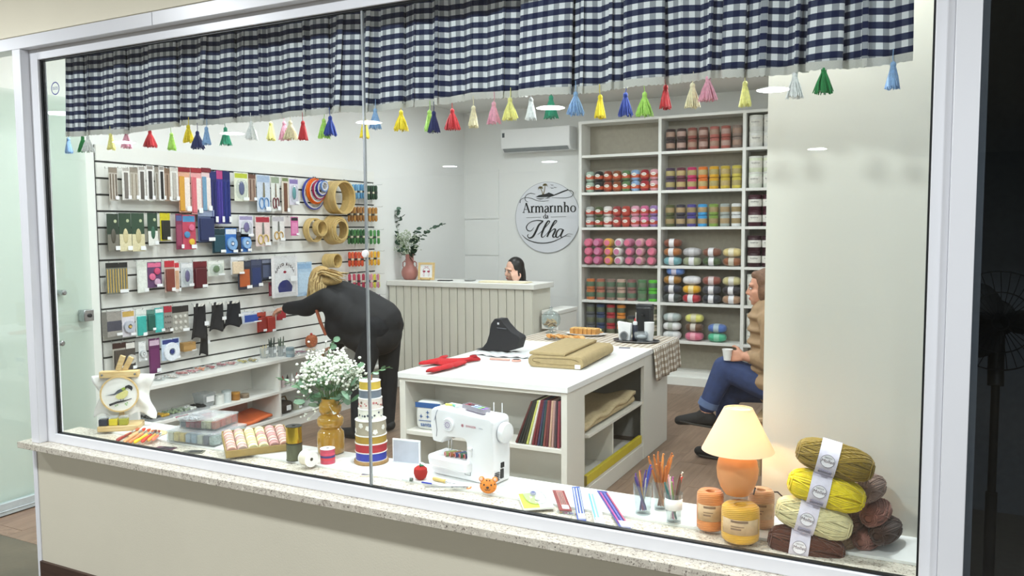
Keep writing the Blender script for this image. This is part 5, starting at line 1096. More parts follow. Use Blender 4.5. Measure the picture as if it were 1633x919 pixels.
def ymesh(kind):
    if kind=='ball':   # rounded ball yarn with shoulders
        b=MB().lathe([(.012,0),(.036,.004),(.046,.022),(.0475,.055),(.046,.085),(.038,.103),(.02,.11),(.006,.107)],16); l=MB().lathe([(.0478,.028),(.0482,.032),(.0482,.058),(.0478,.062)],16)
    elif kind=='cyl':
        b=MB().lathe([(.040,0),(.046,.004),(.0475,.012),(.0475,.1),(.045,.108),(.03,.112),(.012,.108)],16); l=MB().lathe([(.0478,.03),(.0484,.034),(.0484,.076),(.0478,.08)],16)
    elif kind=='tub':
        b=MB().lathe([(.060,0),(.064,.004),(.065,.14),(.060,.15)],20); l=MB().lathe([(.0654,.04),(.066,.044),(.066,.104),(.0654,.108)],20)
    elif kind=='puck':  # short skein seen on its end
        b=MB().lathe([(.02,0),(.042,.006),(.046,.03),(.046,.1),(.04,.12),(.018,.126)],16,T=Rx(math.pi/2)); l=MB().lathe([(.030,.124),(.030,.1275),(.001,.1275)],16,T=Rx(math.pi/2))
    else:
        b=MB().ell((0,0,.044),(.098,.075,.044),18,10,pw=.72); l=MB().ring([(.0,0)],3) if 0 else MB().surf(20,1,lambda u,v:((v-.5)*.055,.0765*math.copysign(abs(math.cos(u*6.2832))**.75,math.cos(u*6.2832)),.044+.0455*math.copysign(abs(math.sin(u*6.2832))**.75,math.sin(u*6.2832))))
    return b.mesh('yarn',1,ang=60),l.mesh('label_band',1,ang=60)
YM={k:ymesh(k) for k in ('ball','cyl','tub','puck','pillow')}
oval=MB().lathe([(.026,0),(.026,.003)],16,sy=.62).mesh('brand_oval',1); anne=text_mesh('Anne',.016,.0004); euro=text_mesh('EuroRoma',.017,.0004)
CN={}
def cname(h):
    import colorsys
    r,g,b_=[int(h[1+2*i:3+2*i],16)/255 for i in range(3)]; hh,s,v=colorsys.rgb_to_hsv(r,g,b_)
    if s<.13: return 'white' if v>.8 else 'pale grey' if v>.62 else 'grey' if v>.35 else 'black'
    d=hh*360; pre='dark ' if v<.38 else 'pale ' if s<.32 and v>.65 else ''
    nm='red' if d<12 or d>=345 else 'orange brown' if d<32 and v<.72 else 'orange' if d<36 else 'golden' if d<52 and v>.6 else 'khaki' if d<62 and v<.7 else 'yellow' if d<70 else 'lime green' if d<100 else 'green' if d<160 else 'teal' if d<195 else 'blue' if d<245 else 'purple' if d<290 else 'pink'
    return pre+nm
BAY=['left','middle','right']; LV={2:['lower','upper'],3:['lowest','middle','topmost'],1:['single']}
def ystack(bay,shelf,kind,cols,layers,lab,dx0=.02,pitch=None,lh=None,rows=None,yy=None,word='yarn ball',lcol2=None):
    x0=SHX[bay]+.016+dx0; x1=SHX[bay+1]-.016; n=len(cols); hgt={'ball':.111,'cyl':.113,'tub':.151,'puck':.093,'pillow':.086}[kind]
    pitch=pitch or (x1-x0-.01)/n
    for j in range(layers):
        for i,c in enumerate(cols):
            if isinstance(c,(list,tuple)):
                if j>=len(c) or c[j] is None: continue
                c=c[j]
            x=x0+pitch*(i+.5); z=zt[shelf]+.0004+j*(lh or hgt)
            if kind=='puck': z+=.046
            lay=LV[layers][j] if layers in LV else ORD[j]
            t=thing('yarn_'+('tub' if kind=='tub' else 'ball' if kind!='pillow' else 'skein'),f'{cname(c)} {word}, {ORD[i]} in the {lay} layer, {BAY[bay]} bay, {ORD[shelf]} shelf',word,(x,YF+(yy or .075),z),(0,0,random.uniform(-.12,.12)),f'{word}s in the {BAY[bay]} bay')
            b_,l_=YM[kind]; lc_=lab if isinstance(lab,str) else lab[i%len(lab)]
            s=min(1,pitch/.1*1.02) if kind in('ball','cyl','puck') else 1
            inst('yarn',b_,strand(c,120,.38,'Z' if kind!='pillow' else 'X',.1,.35) if kind!='tub' else mat(c,.35),t); bd=inst('label_band',l_,mat(lc_,.55,0,.08,60),t)
            if kind=='ball' and lcol2: inst('brand_oval',oval,mat('#ece6dc',.6),bd,(0,-.0462,.062),(math.pi/2,0,0)); inst('brand_lettering',anne,mat('#2a2420',.6),bd,(0,-.0496,.062),(math.pi/2,0,0))
            if kind=='tub': inst('brand_lettering',euro,mat('#26262a',.6),bd,(.004,-.0664,.085),(math.pi/2,0,0)); obj('lid',MB().lathe([(.0655,.132),(.067,.134),(.067,.15),(.062,.152)],20),mat(c if cname(c)!='white' else '#dedfd8',.35),t)
            t.scale=(s,s,1) if kind!='pillow' else (1,1,1)
R1=['#a9bfae','#1e1e1c','#8c3c22','#8a4a24','#5a7d4c','#8fb0d6','#a3222c','#dfa4ae']
ystack(0,1,'ball',R1,2,'#c05a3c',lcol2=1)
ystack(0,2,'ball',['#b5b9b6','#4c5a30','#e6e2de','#9a3030','#b03c2c','#e0a0b4','#d86a98','#9a7ab4'],2,'#b84a3c',lcol2=1)
ystack(0,3,'puck',['#cf5a7c','#c25a86','#e2a63c','#e6e2dc','#b9688a','#d9a4a6','#c46a7c'],3,['#d8708c','#c87a9c'],word='end-on yarn skein')
ystack(0,4,'cyl',['#c06a30','#a8604a','#8a6e64','#c0a090','#8c5c58','#4c7a4c','#58c22c'],2,['#58705a','#6a7a62'],word='striped yarn ball',lh=.112)
ystack(0,5,'cyl',['#5e6064','#2c3e66','#b02430','#e08a2c',['#2a2c2e','#303236'],['#3a3a40','#34343a'],'#c8bda6'],3,['#6a6e58','#5c6450'],word='low shelf yarn ball')
ystack(1,0,'cyl',['#3a2a2a','#44302e','#8a4a40','#7c5044','#b4665c','#a85c50','#8c7a70'],2,['#a08474','#b0948a'],word='cotton cone')
ystack(1,1,'cyl',['#4a3a52','#6a3040','#c02a64','#e0782c','#d8a41c','#c8ae3c','#d0c050'],2,['#a89a68','#b4a070'],word='cotton cone')
ystack(1,2,'cyl',['#4c5228','#34303e','#463c8c','#3c9cd8','#7a9a3c','#a8b0ac','#e2e4e4'],2,['#9a8660','#a8906c'],word='cotton cone')
def pillows(shelf,lst,bay=1):
    x0=SHX[bay]+.016
    for k,(i,j,c,lc_,dx) in enumerate(lst):
        x=x0+.105+i*.2+dx; z=zt[shelf]+.0026+j*.0915
        t=thing('yarn_skein',f'{cname(c)} wrapped yarn skein, {ORD[i]} column, {ORD[j]} layer, middle bay, {ORD[shelf]} shelf','yarn skein',(x,YF+.085,z),(0,0,random.uniform(-.08,.08)),'wrapped skeins in the middle bay')
        t.scale=(.94,.94,1); inst('yarn',YM['pillow'][0],strand(c,60,.35,'Y',.2,.4),t); inst('label_band',YM['pillow'][1],mat(lc_,.4),t)
Wt='#e6e4e8'
pillows(3,[(0,0,'#6fa4ac',Wt,0),(0,1,'#a8662c',Wt,0),(0,2,'#7a3c20',Wt,0),(1,0,'#9aa080',Wt,0),(1,1,'#b4b2b4','#cfcdd0',0),(2,0,'#3c5228',Wt,0),(2,1,'#7e4c38',Wt,0),(3,0,'#8c5430','#c9c0b0',0),(3,1,'#dcc888','#e8e0c8',0)])
pillows(4,[(0,0,'#2c3430',Wt,0),(0,1,'#23283a',Wt,0),(0,2,'#9c6c20',Wt,0),(0,3,'#5a80c4','#c9c4d8',.03),(1,0,'#b02432',Wt,0),(1,1,'#e2aa14','#e8d49c',0),(1,2,'#e4e2e4','#d8d6da',0),(2,0,'#20222c',Wt,0),(2,1,'#3c3c44',Wt,0),(2,2,'#8e4a3c','#d8c8c8',0),(3,0,'#a88468',Wt,0),(3,1,'#2c2428',Wt,0),(3,2,'#c8be88','#e0dcd4',0)])
pillows(5,[(0,0,'#dfe0e0','#c9cccc',0),(0,1,'#e6e6e6','#b9bcb4',0),(0,2,'#a9b6b4','#d8dcdc',0),(1,0,'#d8708c','#e8a4b4',.03),(1,1,'#6a4c38','#cfc8c0',.03),(1,2,'#dcd874','#d4d0b0',.03),(2,0,'#4cb48c','#8cd0b0',.06),(2,1,'#5474b8','#b0c0c8',.06)])
TU=[['#e4e4e0','#e2e2de'],['#e0e4d8','#dfe4cc'],['#4a2430','#461f2c'],['#3c2028','#40242c'],['#dcdcd2','#e0dfd8'],['#dedfd8','#e2e2dc']]
for s in range(6): ystack(2,s,'tub',[TU[s],TU[s],TU[s]],2,'#e4e2da',dx0=.012,pitch=.137,word='yarn tub')
# ================================================================== LOGO
lgp=PX(872,347,1,YB); LR=.395
lg=thing('logo_sign','round white wall sign with palm island, needle and lettering','wall sign',(lgp.x+.01,YB-.002,lgp.z),(math.pi/2,0,0))
lg.scale=(1,1,1)
obj('disc',MB().lathe([(LR,0),(LR,.012)],64),mat('#dcdee4',.5,0,.01,3),lg); obj('disc_rim',MB().ring([(LR-.0,.010),(LR+.002,.010),(LR+.002,.013),(LR-.002,.0125)],64),mat('#8d9096',.5),lg)
ink=mat('#15171b',.5)
# sign units: zoom pixel (919 wide crop, centre 470,500, radius 335)
u=lambda x,y:((x-470)*LR/337,(505-y)*LR/337)
def bez(p,n=10):
    out=[]
    for i in range(len(p)-1):
        p0=p[max(i-1,0)];p1=p[i];p2=p[i+1];p3=p[min(i+2,len(p)-1)]
        for k in range(n):
            t=k/n; out.append(tuple(.5*((2*p1[a])+(-p0[a]+p2[a])*t+(2*p0[a]-5*p1[a]+4*p2[a]-p3[a])*t*t+(-p0[a]+3*p1[a]-3*p2[a]+p3[a])*t**3) for a in (0,1)))
    out.append(p[-1]); return out
def ST(name,pts,w_,m=ink,curve=True,taper=False):
    P=[u(*q) for q in pts]; P=bez(P) if curve and len(P)>2 else P; k=LR/337
    n=len(P); ws=w_ if isinstance(w_,list) else [w_]*2
    W=[]
    for i in range(n):
        f=i/(n-1)*(len(ws)-1); a=min(int(f),len(ws)-2); W.append((ws[a]+(ws[a+1]-ws[a])*(f-a))*k)
    return obj(name,MB().stroke(P,W,.012,.0165),m,lg)
# serif capitals and small letters drawn as strokes
def glyph(ch,x,s,base):
    th=.15*s; tn=.055*s; G=[]
    L_=lambda *p:[(x+a*s,base-b_*s) for a,b_ in p]
    if ch=='A': G=[(L_((.06,0),(.36,.98)),tn,0),(L_((.36,.98),(.72,0)),th*1.0,0),(L_((.18,.34),(.55,.34)),tn,0),(L_((-.04,.02),(.2,.02)),tn,0),(L_((.56,.02),(.86,.02)),tn,0)]; w_=.86
    elif ch=='r': G=[(L_((.14,0),(.14,.64)),th,0),(L_((.0,.62),(.14,.62)),tn,0),(L_((.0,.02),(.32,.02)),tn,0),(L_((.16,.42),(.26,.60),(.40,.62)),[tn,th*.9],1)]; w_=.47
    elif ch in 'nm': 
        G=[(L_((.14,0),(.14,.64)),th,0),(L_((.0,.62),(.14,.62)),tn,0),(L_((.02,.02),(.28,.02)),tn,0)]
        for k in range(1 if ch=='n' else 2):
            o=.36*k; G+=[(L_((.16+o,.46),(.26+o,.6),(.40+o,.6),(.50+o,.46)),[tn,th],1),(L_((.50+o,.48),(.50+o,0)),th,0),(L_((.38+o,.02),(.62+o,.02)),tn,0)]
        w_=.70 if ch=='n' else 1.04
    elif ch=='h': G=[(L_((.14,0),(.14,1.0)),th,0),(L_((.0,.98),(.14,.98)),tn,0),(L_((.02,.02),(.28,.02)),tn,0),(L_((.16,.46),(.26,.6),(.40,.6),(.50,.46)),[tn,th],1),(L_((.50,.48),(.50,0)),th,0),(L_((.38,.02),(.62,.02)),tn,0)]; w_=.70
    elif ch=='i': G=[(L_((.14,0),(.14,.64)),th,0),(L_((.0,.62),(.14,.62)),tn,0),(L_((.0,.02),(.28,.02)),tn,0)]; w_=.34
    elif ch=='a': G=[(L_((.08,.5),(.2,.62),(.36,.6),(.42,.46)),[th*.8,tn,th],1),(L_((.42,.5),(.42,.06),(.54,.02)),[th,th,tn],0),(L_((.42,.38),(.18,.32),(.07,.16),(.16,.01),(.32,.06),(.42,.18)),[tn,th*.7,th,th*.6,tn],1)]; w_=.56
    elif ch=='o': G=[([(x+(.33+.25*math.cos(q))*s,base-(.31+.30*math.sin(q))*s) for q in [k*math.pi/10 for k in range(21)]],[th,tn,th,tn,th],0)]; w_=.68
    elif ch=='d': G=[(L_((.50,1.0),(.50,.0)),th,0),(L_((.36,.98),(.50,.98)),tn,0),(L_((.50,.02),(.62,.02)),tn,0),([(x+(.30+.23*math.cos(q))*s,base-(.31+.30*math.sin(q))*s) for q in [k*math.pi/10 for k in range(21)]],[tn,tn,th,tn,tn],0)]; w_=.64
    for p,w__,cv in G:
        ST('letter_stroke',p,w__ if isinstance(w__,list) else [w__,w__],ink,bool(cv))
    return w_*s
x=214
for ch in 'Armarinho': x+=glyph(ch,x,96,457)*1.0-(0)
x=430
for ch in 'da': x+=glyph(ch,x,46,514)
ST('rule',[(250,505),(405,502)],[3,3],ink,False); ST('rule',[(510,501),(668,500)],[3,3],ink,False)
# script word
ST('script_stroke',[(430,540),(360,532),(290,550),(252,590),(262,625),(300,632),(330,600)],[13,8,6,9,8,6,3])
ST('script_stroke',[(425,545),(385,575),(350,640),(318,688),(280,700),(262,680),(272,665)],[10,18,20,18,10,6,5])
ST('script_stroke',[(372,668),(420,630),(480,570),(498,545),(480,540),(452,580),(422,640),(412,685),(430,692),(462,665)],[3,4,6,8,12,18,18,14,6,3])
ST('script_stroke',[(462,665),(520,600),(562,555),(570,538),(550,540),(520,590),(470,690)],[3,4,6,8,12,18,16])
ST('script_stroke',[(478,672),(520,630),(548,615),(556,630),(530,680),(545,693),(575,670)],[4,6,12,18,16,8,3])
ST('script_stroke',[(635,622),(605,615),(575,640),(562,680),(580,695),(612,665),(638,625)],[10,7,14,18,10,6,6])
ST('script_stroke',[(640,620),(618,665),(615,690),(640,688),(690,662),(735,668)],[16,18,10,5,3,2])
ST('flourish',[(205,672),(260,715),(340,742),(430,750),(520,738),(600,708),(660,682),(714,686)],[2,7,9,9,8,6,4,2])
ST('flourish',[(182,362),(192,330),(235,312),(300,318),(360,340),(430,350),(490,345)],[6,4,4,4,4,4,2]); ST('flourish',[(345,280),(300,270),(255,285),(236,315),(246,342),(268,352)],[3,4,4,4,4,3])
ST('thread_loop',[(520,318),(600,322),(680,322),(730,305),(740,275),(715,253),(680,252)],[3,4,4,4,4,4,3])
ST('needle',[(470,318),(560,290),(640,262),(690,247)],[4,10,12,8]); 
o=obj('island',MB().prism([u(350,308),u(385,292),u(430,283),u(460,280),u(490,268),u(520,280),u(545,292),u(500,308),u(420,312)],.012,.0165),ink,lg)
ST('water_line',[(360,320),(400,328),(440,322)],[3,8,3]); ST('water_line',[(450,326),(475,322),(498,322)],[2,4,2])
pmm=mat('#6e6038',.6)
for (x0,y0,x1,y1) in ((425,285,403,225),(432,285,450,200)):
    ST('palm_trunk',[(x0,y0),((x0+x1)/2+4,(y0+y1)/2),(x1,y1)],[8,6,5],pmm)
    for k in range(7):
        a=math.radians(-15+35*k); ST('palm_frond',[(x1,y1),(x1+16*math.cos(a),y1-14*math.sin(a)-3),(x1+27*math.cos(a),y1-20*math.sin(a)+6)],[3,7,1],pmm)
for (x,y) in ((525,198),(556,222),(524,227)): ST('bird',[(x-16,y-6),(x-4,y+2),(x,y),(x+6,y+1),(x+16,y+3)],[1,4,4,4,1])
# ================================================================== AIR CONDITIONER, COUNTER
a=PX(798,207,1,YB-.2); b_=PX(908,243,1,YB-.2)
ac=thing('air_conditioner','white split air conditioner high on the back wall','air conditioner',((a.x+b_.x)/2,YB,(PX(798,243,1,YB-.2).z)))
w2=(b_.x-a.x)/2; hh=a.z-PX(798,243,1,YB-.2).z
B=MB(); T=Matrix(((0,0,1,0),(1,0,0,0),(0,1,0,0),(0,0,0,1)))
B.prism([(-.001,0),(-.15,.0),(-.19,.035),(-.2,.1),(-.195,hh),(-.001,hh)],-w2,w2,T=T); obj('casing',B,mat('#e9eaea',.35,0,.01,3),ac,bevel=.008)
obj('air_slot',MB().prism([(-.152,-.001),(-.19,.030),(-.192,.036),(-.150,.004)],-w2*.94,w2*.94,T=T),mat('#8d9294',.5),ac); obj('label_plate',MB().box((-w2+.02,-.1985,hh-.09),(-w2+.05,-.196,hh-.04)),mat('#5d6468',.4),ac)
CT=1.087; CX0,CX1=XL+.004,.235; CY=4.44
ct=thing('reception_counter','white reception counter with vertical board front','counter',(0,CY,0))
obj('countertop',MB().box((CX0,-.03,CT-.05),(CX1+.03,.42,CT)),MELA,ct,bevel=.004); cm=mat('#d6d4c8',.5,0,.02,4)
obj('carcass',MB().box((CX0+.01,.012,.06),(CX1,.40,CT-.05)),cm,ct); obj('kick_board',MB().box((CX0+.01,-.004,0),(CX1,.38,.10)),MELA,ct,bevel=.002)
n=18; ws=(CX1-CX0-.01)/n; slm=MB().box((0,0,.10),(ws-.008,.014,CT-.05)).mesh('slat',1)
for i in range(n): q=inst('slat',slm,cm,ct,(CX0+.012+i*ws,-.004,0)); m_=q.modifiers.new('edge','BEVEL'); m_.width=.003; m_.segments=1
# side desk return
t=thing('side_desk','low white desk return at the right end of the counter','desk',(.262,CY+.12,0)); obj('desk_top',MB().box((0,.02,.80),(.17,.50,.835)),MELA,t,bevel=.003); obj('side_panel',MB().box((.145,.03,0),(.165,.48,.80)),MELA,t); obj('drawer_front',MB().box((.0,.02,.66),(.145,.035,.79)),MELA,t,bevel=.002)
# counter things
vx=PX(646,446,1,CY+.17); t=thing('handled_vase','dusty pink round vase with two small handles on the counter','vase',(vx.x+.06,CY+.17,CT)); pk=mat('#a87068',.45,0,.06,12)
obj('body',MB().lathe([(.045,0),(.06,.006),(.082,.045),(.086,.08),(.074,.118),(.048,.14),(.042,.155),(.041,.255),(.044,.262),(.036,.262),(.034,.2)],32),pk,t)
for s in (-1,1): obj('handle',MB().tube([(s*.040,0,.175),(s*.062,0,.19),(s*.082,0,.175),(s*.084,0,.14),(s*.070,0,.115)],.006,8),pk,t)
bq2=thing('eucalyptus_bouquet','arrangement of eucalyptus and pale filler flowers in the pink vase','bouquet',(vx.x+.06,CY+.17,CT+.235)); V0=bq2.location
def vb2(px,py,dy=0): q=PX(px,py,1,CY+.17+dy); return tuple(q-V0)
dk_=[mat('#3f5a48',.7,0,.1,60),mat('#567060',.7,0,.1,60),mat('#2f4a3a',.7,0,.1,60)]
branch(bq2,[(0,0,-.03),vb2(636,380),vb2(631,350),vb2(632,330)],22,1.9,21,dk_); branch(bq2,[(0,0,-.03),vb2(632,375),vb2(628,360),vb2(642,345)],16,1.7,22,dk_)
branch(bq2,[(0,0,-.03),vb2(660,385),vb2(685,366),vb2(708,357)],26,1.7,23,dk_); branch(bq2,[(0,0,-.03),vb2(658,378),vb2(665,364)],12,2.0,24,dk_); branch(bq2,[(0,0,-.03),vb2(655,392),vb2(672,380)],10,1.8,25,dk_)
rb=random.Random(31); st=MB(); fl=MB()
for i in range(30):
    e_=Vector(vb2(max(628,rb.gauss(646,11)),rb.uniform(370,404),rb.uniform(-.06,.06))); st.tube([(0,0,-.03),tuple(e_)],.0012,4)
    for k in range(12): f=e_+Vector((rb.gauss(0,.025),rb.gauss(0,.02),rb.gauss(0,.02))); fl.ell(tuple(f),(.0075,.0075,.006),5,4)
obj('stems',st,stm,bq2); o=obj('filler_flowers',fl,mat('#b9c4ac',.8,0,.15,90),bq2); o['kind']='stuff'
fx=PX(679,446,1,CY+.13); t=thing('picture_frame','small pine framed picture of two flamingos on a wire easel','picture frame',(fx.x,CY+.13,CT+.006),(-.12,0,math.radians(10)))
W=.088; obj('frame',MB().box((-W,0,0),(W,.018,.022)).box((-W,0,.153),(W,.018,.175)).box((-W,0,.022),(-W+.022,.018,.153)).box((W-.022,0,.022),(W,.018,.153)),PINE,t,bevel=.001); obj('paper',MB().box((-W+.022,.008,.022),(W-.022,.012,.153)),mat('#eef0f2',.6),t)
fm2=mat('#a83c58',.7); XT=Rx(math.pi/2)
for s in (-1,1):
    fo=MB().ell((s*.024,.085,-.007),(.016,.010,.0012),12,6,T=XT); fo.stroke(bez([(s*.036,.088),(s*.03,.11),(s*.008,.118),(s*.006,.132),(s*.014,.134),(s*.018,.124)]),.0035,-.0075,-.0065,T=XT); fo.stroke([(s*.022,.076),(s*.022,.034)],.002,-.0075,-.0065,T=XT); fo.stroke([(s*.028,.078),(s*.034,.056),(s*.028,.034)],.002,-.0075,-.0065,T=XT)
    obj('flamingo_print',fo,fm2,t)
obj('wire_easel',MB().tube([(-.05,-.014,.02),(-.05,-.014,-.004),(.05,-.014,-.004),(.05,-.014,.02)],.0022,6),BLACK,t)
px_=PX(709,446,1,CY+.13); t=thing('phone','black phone lying on the counter','phone',(px_.x,CY+.14,CT),(0,0,.1)); obj('case',MB().box((-.07,-.036,0),(.07,.036,.009)),BLACK,t,bevel=.003); obj('screen',MB().box((-.065,-.032,.009),(.065,.032,.0094)),mat('#0c0d10',.1),t)
px_=PX(806,444,1,CY+.15); t=thing('notebook','open cream notebook pages on the counter','notebook',(px_.x,CY+.12,CT),(0,0,.04)); obj('pages',MB().box((-.24,-.07,0),(.0,.10,.014)).box((.004,-.07,0),(.25,.1,.011)),mat('#e6dcc0',.7),t,bevel=.004); obj('cover',MB().box((-.25,-.075,-.0),(.26,.105,.002)),mat('#d6cdb4',.7),t)
px_=PX(748,446,1,CY+.2); t=thing('desk_tray','small grey dish on the counter','dish',(px_.x,CY+.22,CT)); obj('dish',MB().lathe([(.03,0),(.055,.004),(.058,.010),(.052,.008),(.001,.004)],24),mat('#9a9c9a',.4),t); obj('rim',MB().ring([(.056,.008),(.06,.008),(.06,.011),(.056,.011)],24),STEEL,t)
# ================================================================== ISLAND TABLE
IZ=.75; IX0,IX1,IY0,IY1=.655,1.75,1.70,3.62
isl=thing('island_table','large white cutting table with open shelves in the middle of the shop','table',(0,0,0))
im=mat('#dedcd4',.45,0,.015,3); iw=mat('#ebecec',.32,0,.01,3)
def ip(n,a,b,m=im): return obj(n,MB().box(a,b),m,isl,bevel=.002)
ip('table_top',(IX0,IY0-.01,IZ-.034),(IX1+.008,3.87,IZ),iw)
ip('front_stile',(IX0+.005,IY0,.0),(IX0+.045,IY0+.34,IZ-.034)); ip('front_stile',(IX1-.035,IY0,.0),(IX1,IY0+.25,IZ-.034))
ip('front_rail',(IX0+.045,IY0,.695),(IX1-.035,IY0+.02,IZ-.034)); ip('shelf_board',(IX0+.045,IY0+.006,.375),(IX1-.035,IY0+.33,.40)); ip('bottom_board',(IX0+.045,IY0+.006,.05),(IX1-.035,IY0+.33,.075)); ip('inner_back',(IX0+.045,IY0+.33,.0),(IX1-.035,IY0+.345,IZ-.034))
ip('side_panel',(IX0+.005,IY0+.345,.0),(IX0+.03,IY1,IZ-.034)); ip('end_panel',(IX0+.03,IY1-.03,0),(IX1-.035,IY1,IZ-.034))
ip('side_rail',(IX1-.025,IY0+.25,.655),(IX1,3.05,IZ-.034)); ip('end_post',(IX1-.025,3.05,.0),(IX1,IY1,IZ-.034)); ip('side_shelf',(IX1-.55,IY0+.345,.385),(IX1-.01,3.05,.405)); ip('side_bottom',(IX1-.55,IY0+.345,.10),(IX1-.01,3.05,.12)); ip('plinth',(IX1-.03,IY0+.25,0),(IX1-.004,3.05,.10)); ip('side_divider',(IX1-.5,2.5,.12),(IX1-.03,2.52,.385)); ip('side_inner',(IX1-.57,IY0+.345,0),(IX1-.55,3.05,IZ-.034))
# bolts of fabric on boards in the front compartment
FB=[('#5a2a26','maroon'),('#2a2c28','black green'),('#33352c','dark olive'),('#3c3c30','moss'),('#c8cc70','yellow green'),('#e2e0d4','ivory'),('#7a2830','dark red'),('#6c2430','wine red'),('#3a3a58','navy'),('#2c4a4c','deep teal'),('#8a4a44','brick'),('#6a3038','burgundy'),('#c9a890','beige'),('#b8928c','dusty pink'),('#4c3a44','plum'),('#93404c','rose red')]
x=1.43
for i,(c,nm) in enumerate(FB):
    lean=.36*(1-i/15)**1.3+.03
    t=thing('fabric_board',f'{nm} fabric folded on a board, leaning in the row under the table','fabric',(x,IY0+.02,.4003),(0,lean,0),'fabric boards under the table')
    h=.262; obj('fabric',MB().box((-.0068,0,.0),(.0068,.27,h),T=Tr(0,0,.0068*math.sin(lean))),mat(c,.9,0,.12,80,.2,300),t,bevel=.003); obj('fold',MB().box((-.003,-.002,.006),(.0035,.001,h-.004),T=Tr(0,0,.0068*math.sin(lean))),mat(c,.95,0,.2,300),t)
    x+=.0172
t=thing('santa_bag','white fabric bag with blue band, four diamonds and lettering in the table compartment','fabric bag',(.825,IY0+.06,.4003),(0,0,.05))
obj('bag',MB().ell((0,.03,.088),(.085,.04,.088),20,10,pw=.35),mat('#e2e4e2',.6,0,.03,30),t); bl=mat('#2f5c9c',.6); obj('top_band',MB().box((-.084,-.0115,.135),(.084,-.006,.165)),bl,t)
for (a,b) in ((.0,.108),(-.045,.082),(.0,.082),(.045,.082)): obj('diamond',MB().prism([(a,b+.013),(a+.003,b+.003),(a+.013,b),(a+.003,b-.003),(a,b-.013),(a-.003,b-.003),(a-.013,b),(a-.003,b+.003)],0,.002,T=Tr(0,-.0105,0)@Rx(math.pi/2)),bl,t)
obj('line',MB().box((-.06,-.0125,.056),(.065,-.008,.0585)),bl,t); inst('lettering',text_mesh('santa fé',.036,.001),bl,t,(.006,-.0125,.034),(math.pi/2,0,0))
# side compartment
t=thing('linen_length','cream linen length spread on the side shelf of the table','fabric',(IX1-.26,2.5,.4053)); rl=random.Random(3)
obj('cloth',MB().surf(16,24,lambda u,v:((u-.5)*.46,(v-.5)*.92,.034+.012*math.sin(v*17+u*4)*u+.03*v*u+.01*math.sin(u*9)),),mat('#c6b48f',.9,0,.1,60,.3,300),t,solid=.022,ang=180); obj('roll',MB().tube([(.2,-.46,.03),(.205,0,.034),(.2,.46,.03)],.024,10),mat('#c0ad86',.9,0,.1,60,.3,300),t)
t=thing('yellow_ruler','long yellow bar lying at the foot of the table side','ruler',(IX1+.0,2.0,.1)); o=obj('bar',MB().box((-.028,.0,.0202),(-.004,1.02,.075)),mat('#c9b72a',.5,0,.05,30),t,bevel=.003); obj('end_cap',MB().box((-.029,-.012,.0202),(-.003,0,.076)),mat('#7a6a24',.5),t)
# --- on the table top
def I(px,py,z=IZ): return PX(px,py,2,z)
c=I(716,586); t=thing('red_garment','crumpled bright red knitted garment on the table corner','garment',(c.x,c.y,IZ)); B=MB()
def g(px,py,h=.02): q=I(px,py)-c; return Vector((q.x,q.y,h))
for a,b,ra,rb_ in (((705,583),(745,578),.05,.04),((745,578),(760,576),.038,.03),((700,581),(674,585),.045,.028),((712,590),(686,597),.045,.03),((705,576),(713,573),.03,.012),((722,588),(738,582),.03,.03)): B.caps(g(*a),g(*b),ra,rb_)
for v in range(len(B.v)): x_,y_,z_=B.v[v]; B.v[v]=(x_,y_,max(.0005,.018+(z_-.02)*.42+.007*math.sin(x_*60+y_*25)))
inst('knit',fuse(B,.007,3,'knit'),mat('#b0141e',.9,0,.12,90,.3,400),t); obj('collar',MB().tube([(g(755,577,.03)+Vector((.018*math.cos(a),.022*math.sin(a),.006))) for a in [k*math.pi/6 for k in range(12)]],.006,6,closed=True),mat('#98101a',.9),t)
c=I(800,563); t=thing('black_bag','black fabric sling bag standing on white plastic','bag',(c.x,c.y+.02,IZ+.0165)); k_=1/7.07
ol=[(870,470),(940,465),(1000,390),(1030,300),(1050,180),(1090,125),(1160,130),(1190,180),(1270,270),(1300,290),(1360,325),(1372,350),(1340,460),(1250,485),(1140,515),(1030,503),(985,470),(940,505),(880,490)]
pp=[]
for (a,b) in ol: q=PX(640+a*k_,490+b*k_,1,c.y+.02); pp.append((q.x-t.location.x,max(0.0,q.z-t.location.z)))
B=MB(); B.prism(pp,-.05,.05,T=Rx(math.pi/2)); obj('bag_body',B,mat('#1d1d22',.75,0,.08,60,.2,200),t,bevel=.02)
q0=PX(640+1110*k_,490+235*k_,1,c.y-.03)-t.location; obj('zip',MB().tube([(q0.x-.02,-.053,q0.z),(q0.x+.05,-.053,q0.z-.004)],.003,6),mat('#55575e',.4),t); obj('buckle',MB().cb((q0.x-.01,-.053,q0.z+.03),(.012,.006,.014)),mat('#c9c9cc',.4),t)
c=I(802,566); t=thing('plastic_sheet','crumpled white plastic wrapper under the black bag','wrapper',(c.x,c.y+.02,IZ)); obj('sheet',MB().surf(26,18,lambda u,v:((u-.5)*.42+.02*math.sin(v*7),(v-.5)*.26+.02*math.sin(u*9),.0085+.0035*math.sin(u*31+v*9)+.003*math.sin(v*23))),mat('#e4e6e8',.35,0,.02),t,solid=.0015,ang=180); obj('corner',MB().surf(6,6,lambda u,v:(.19+u*.05,-.1+v*.08,.006+.016*u*v)),mat('#e6e8ea',.35),t,solid=.0015)
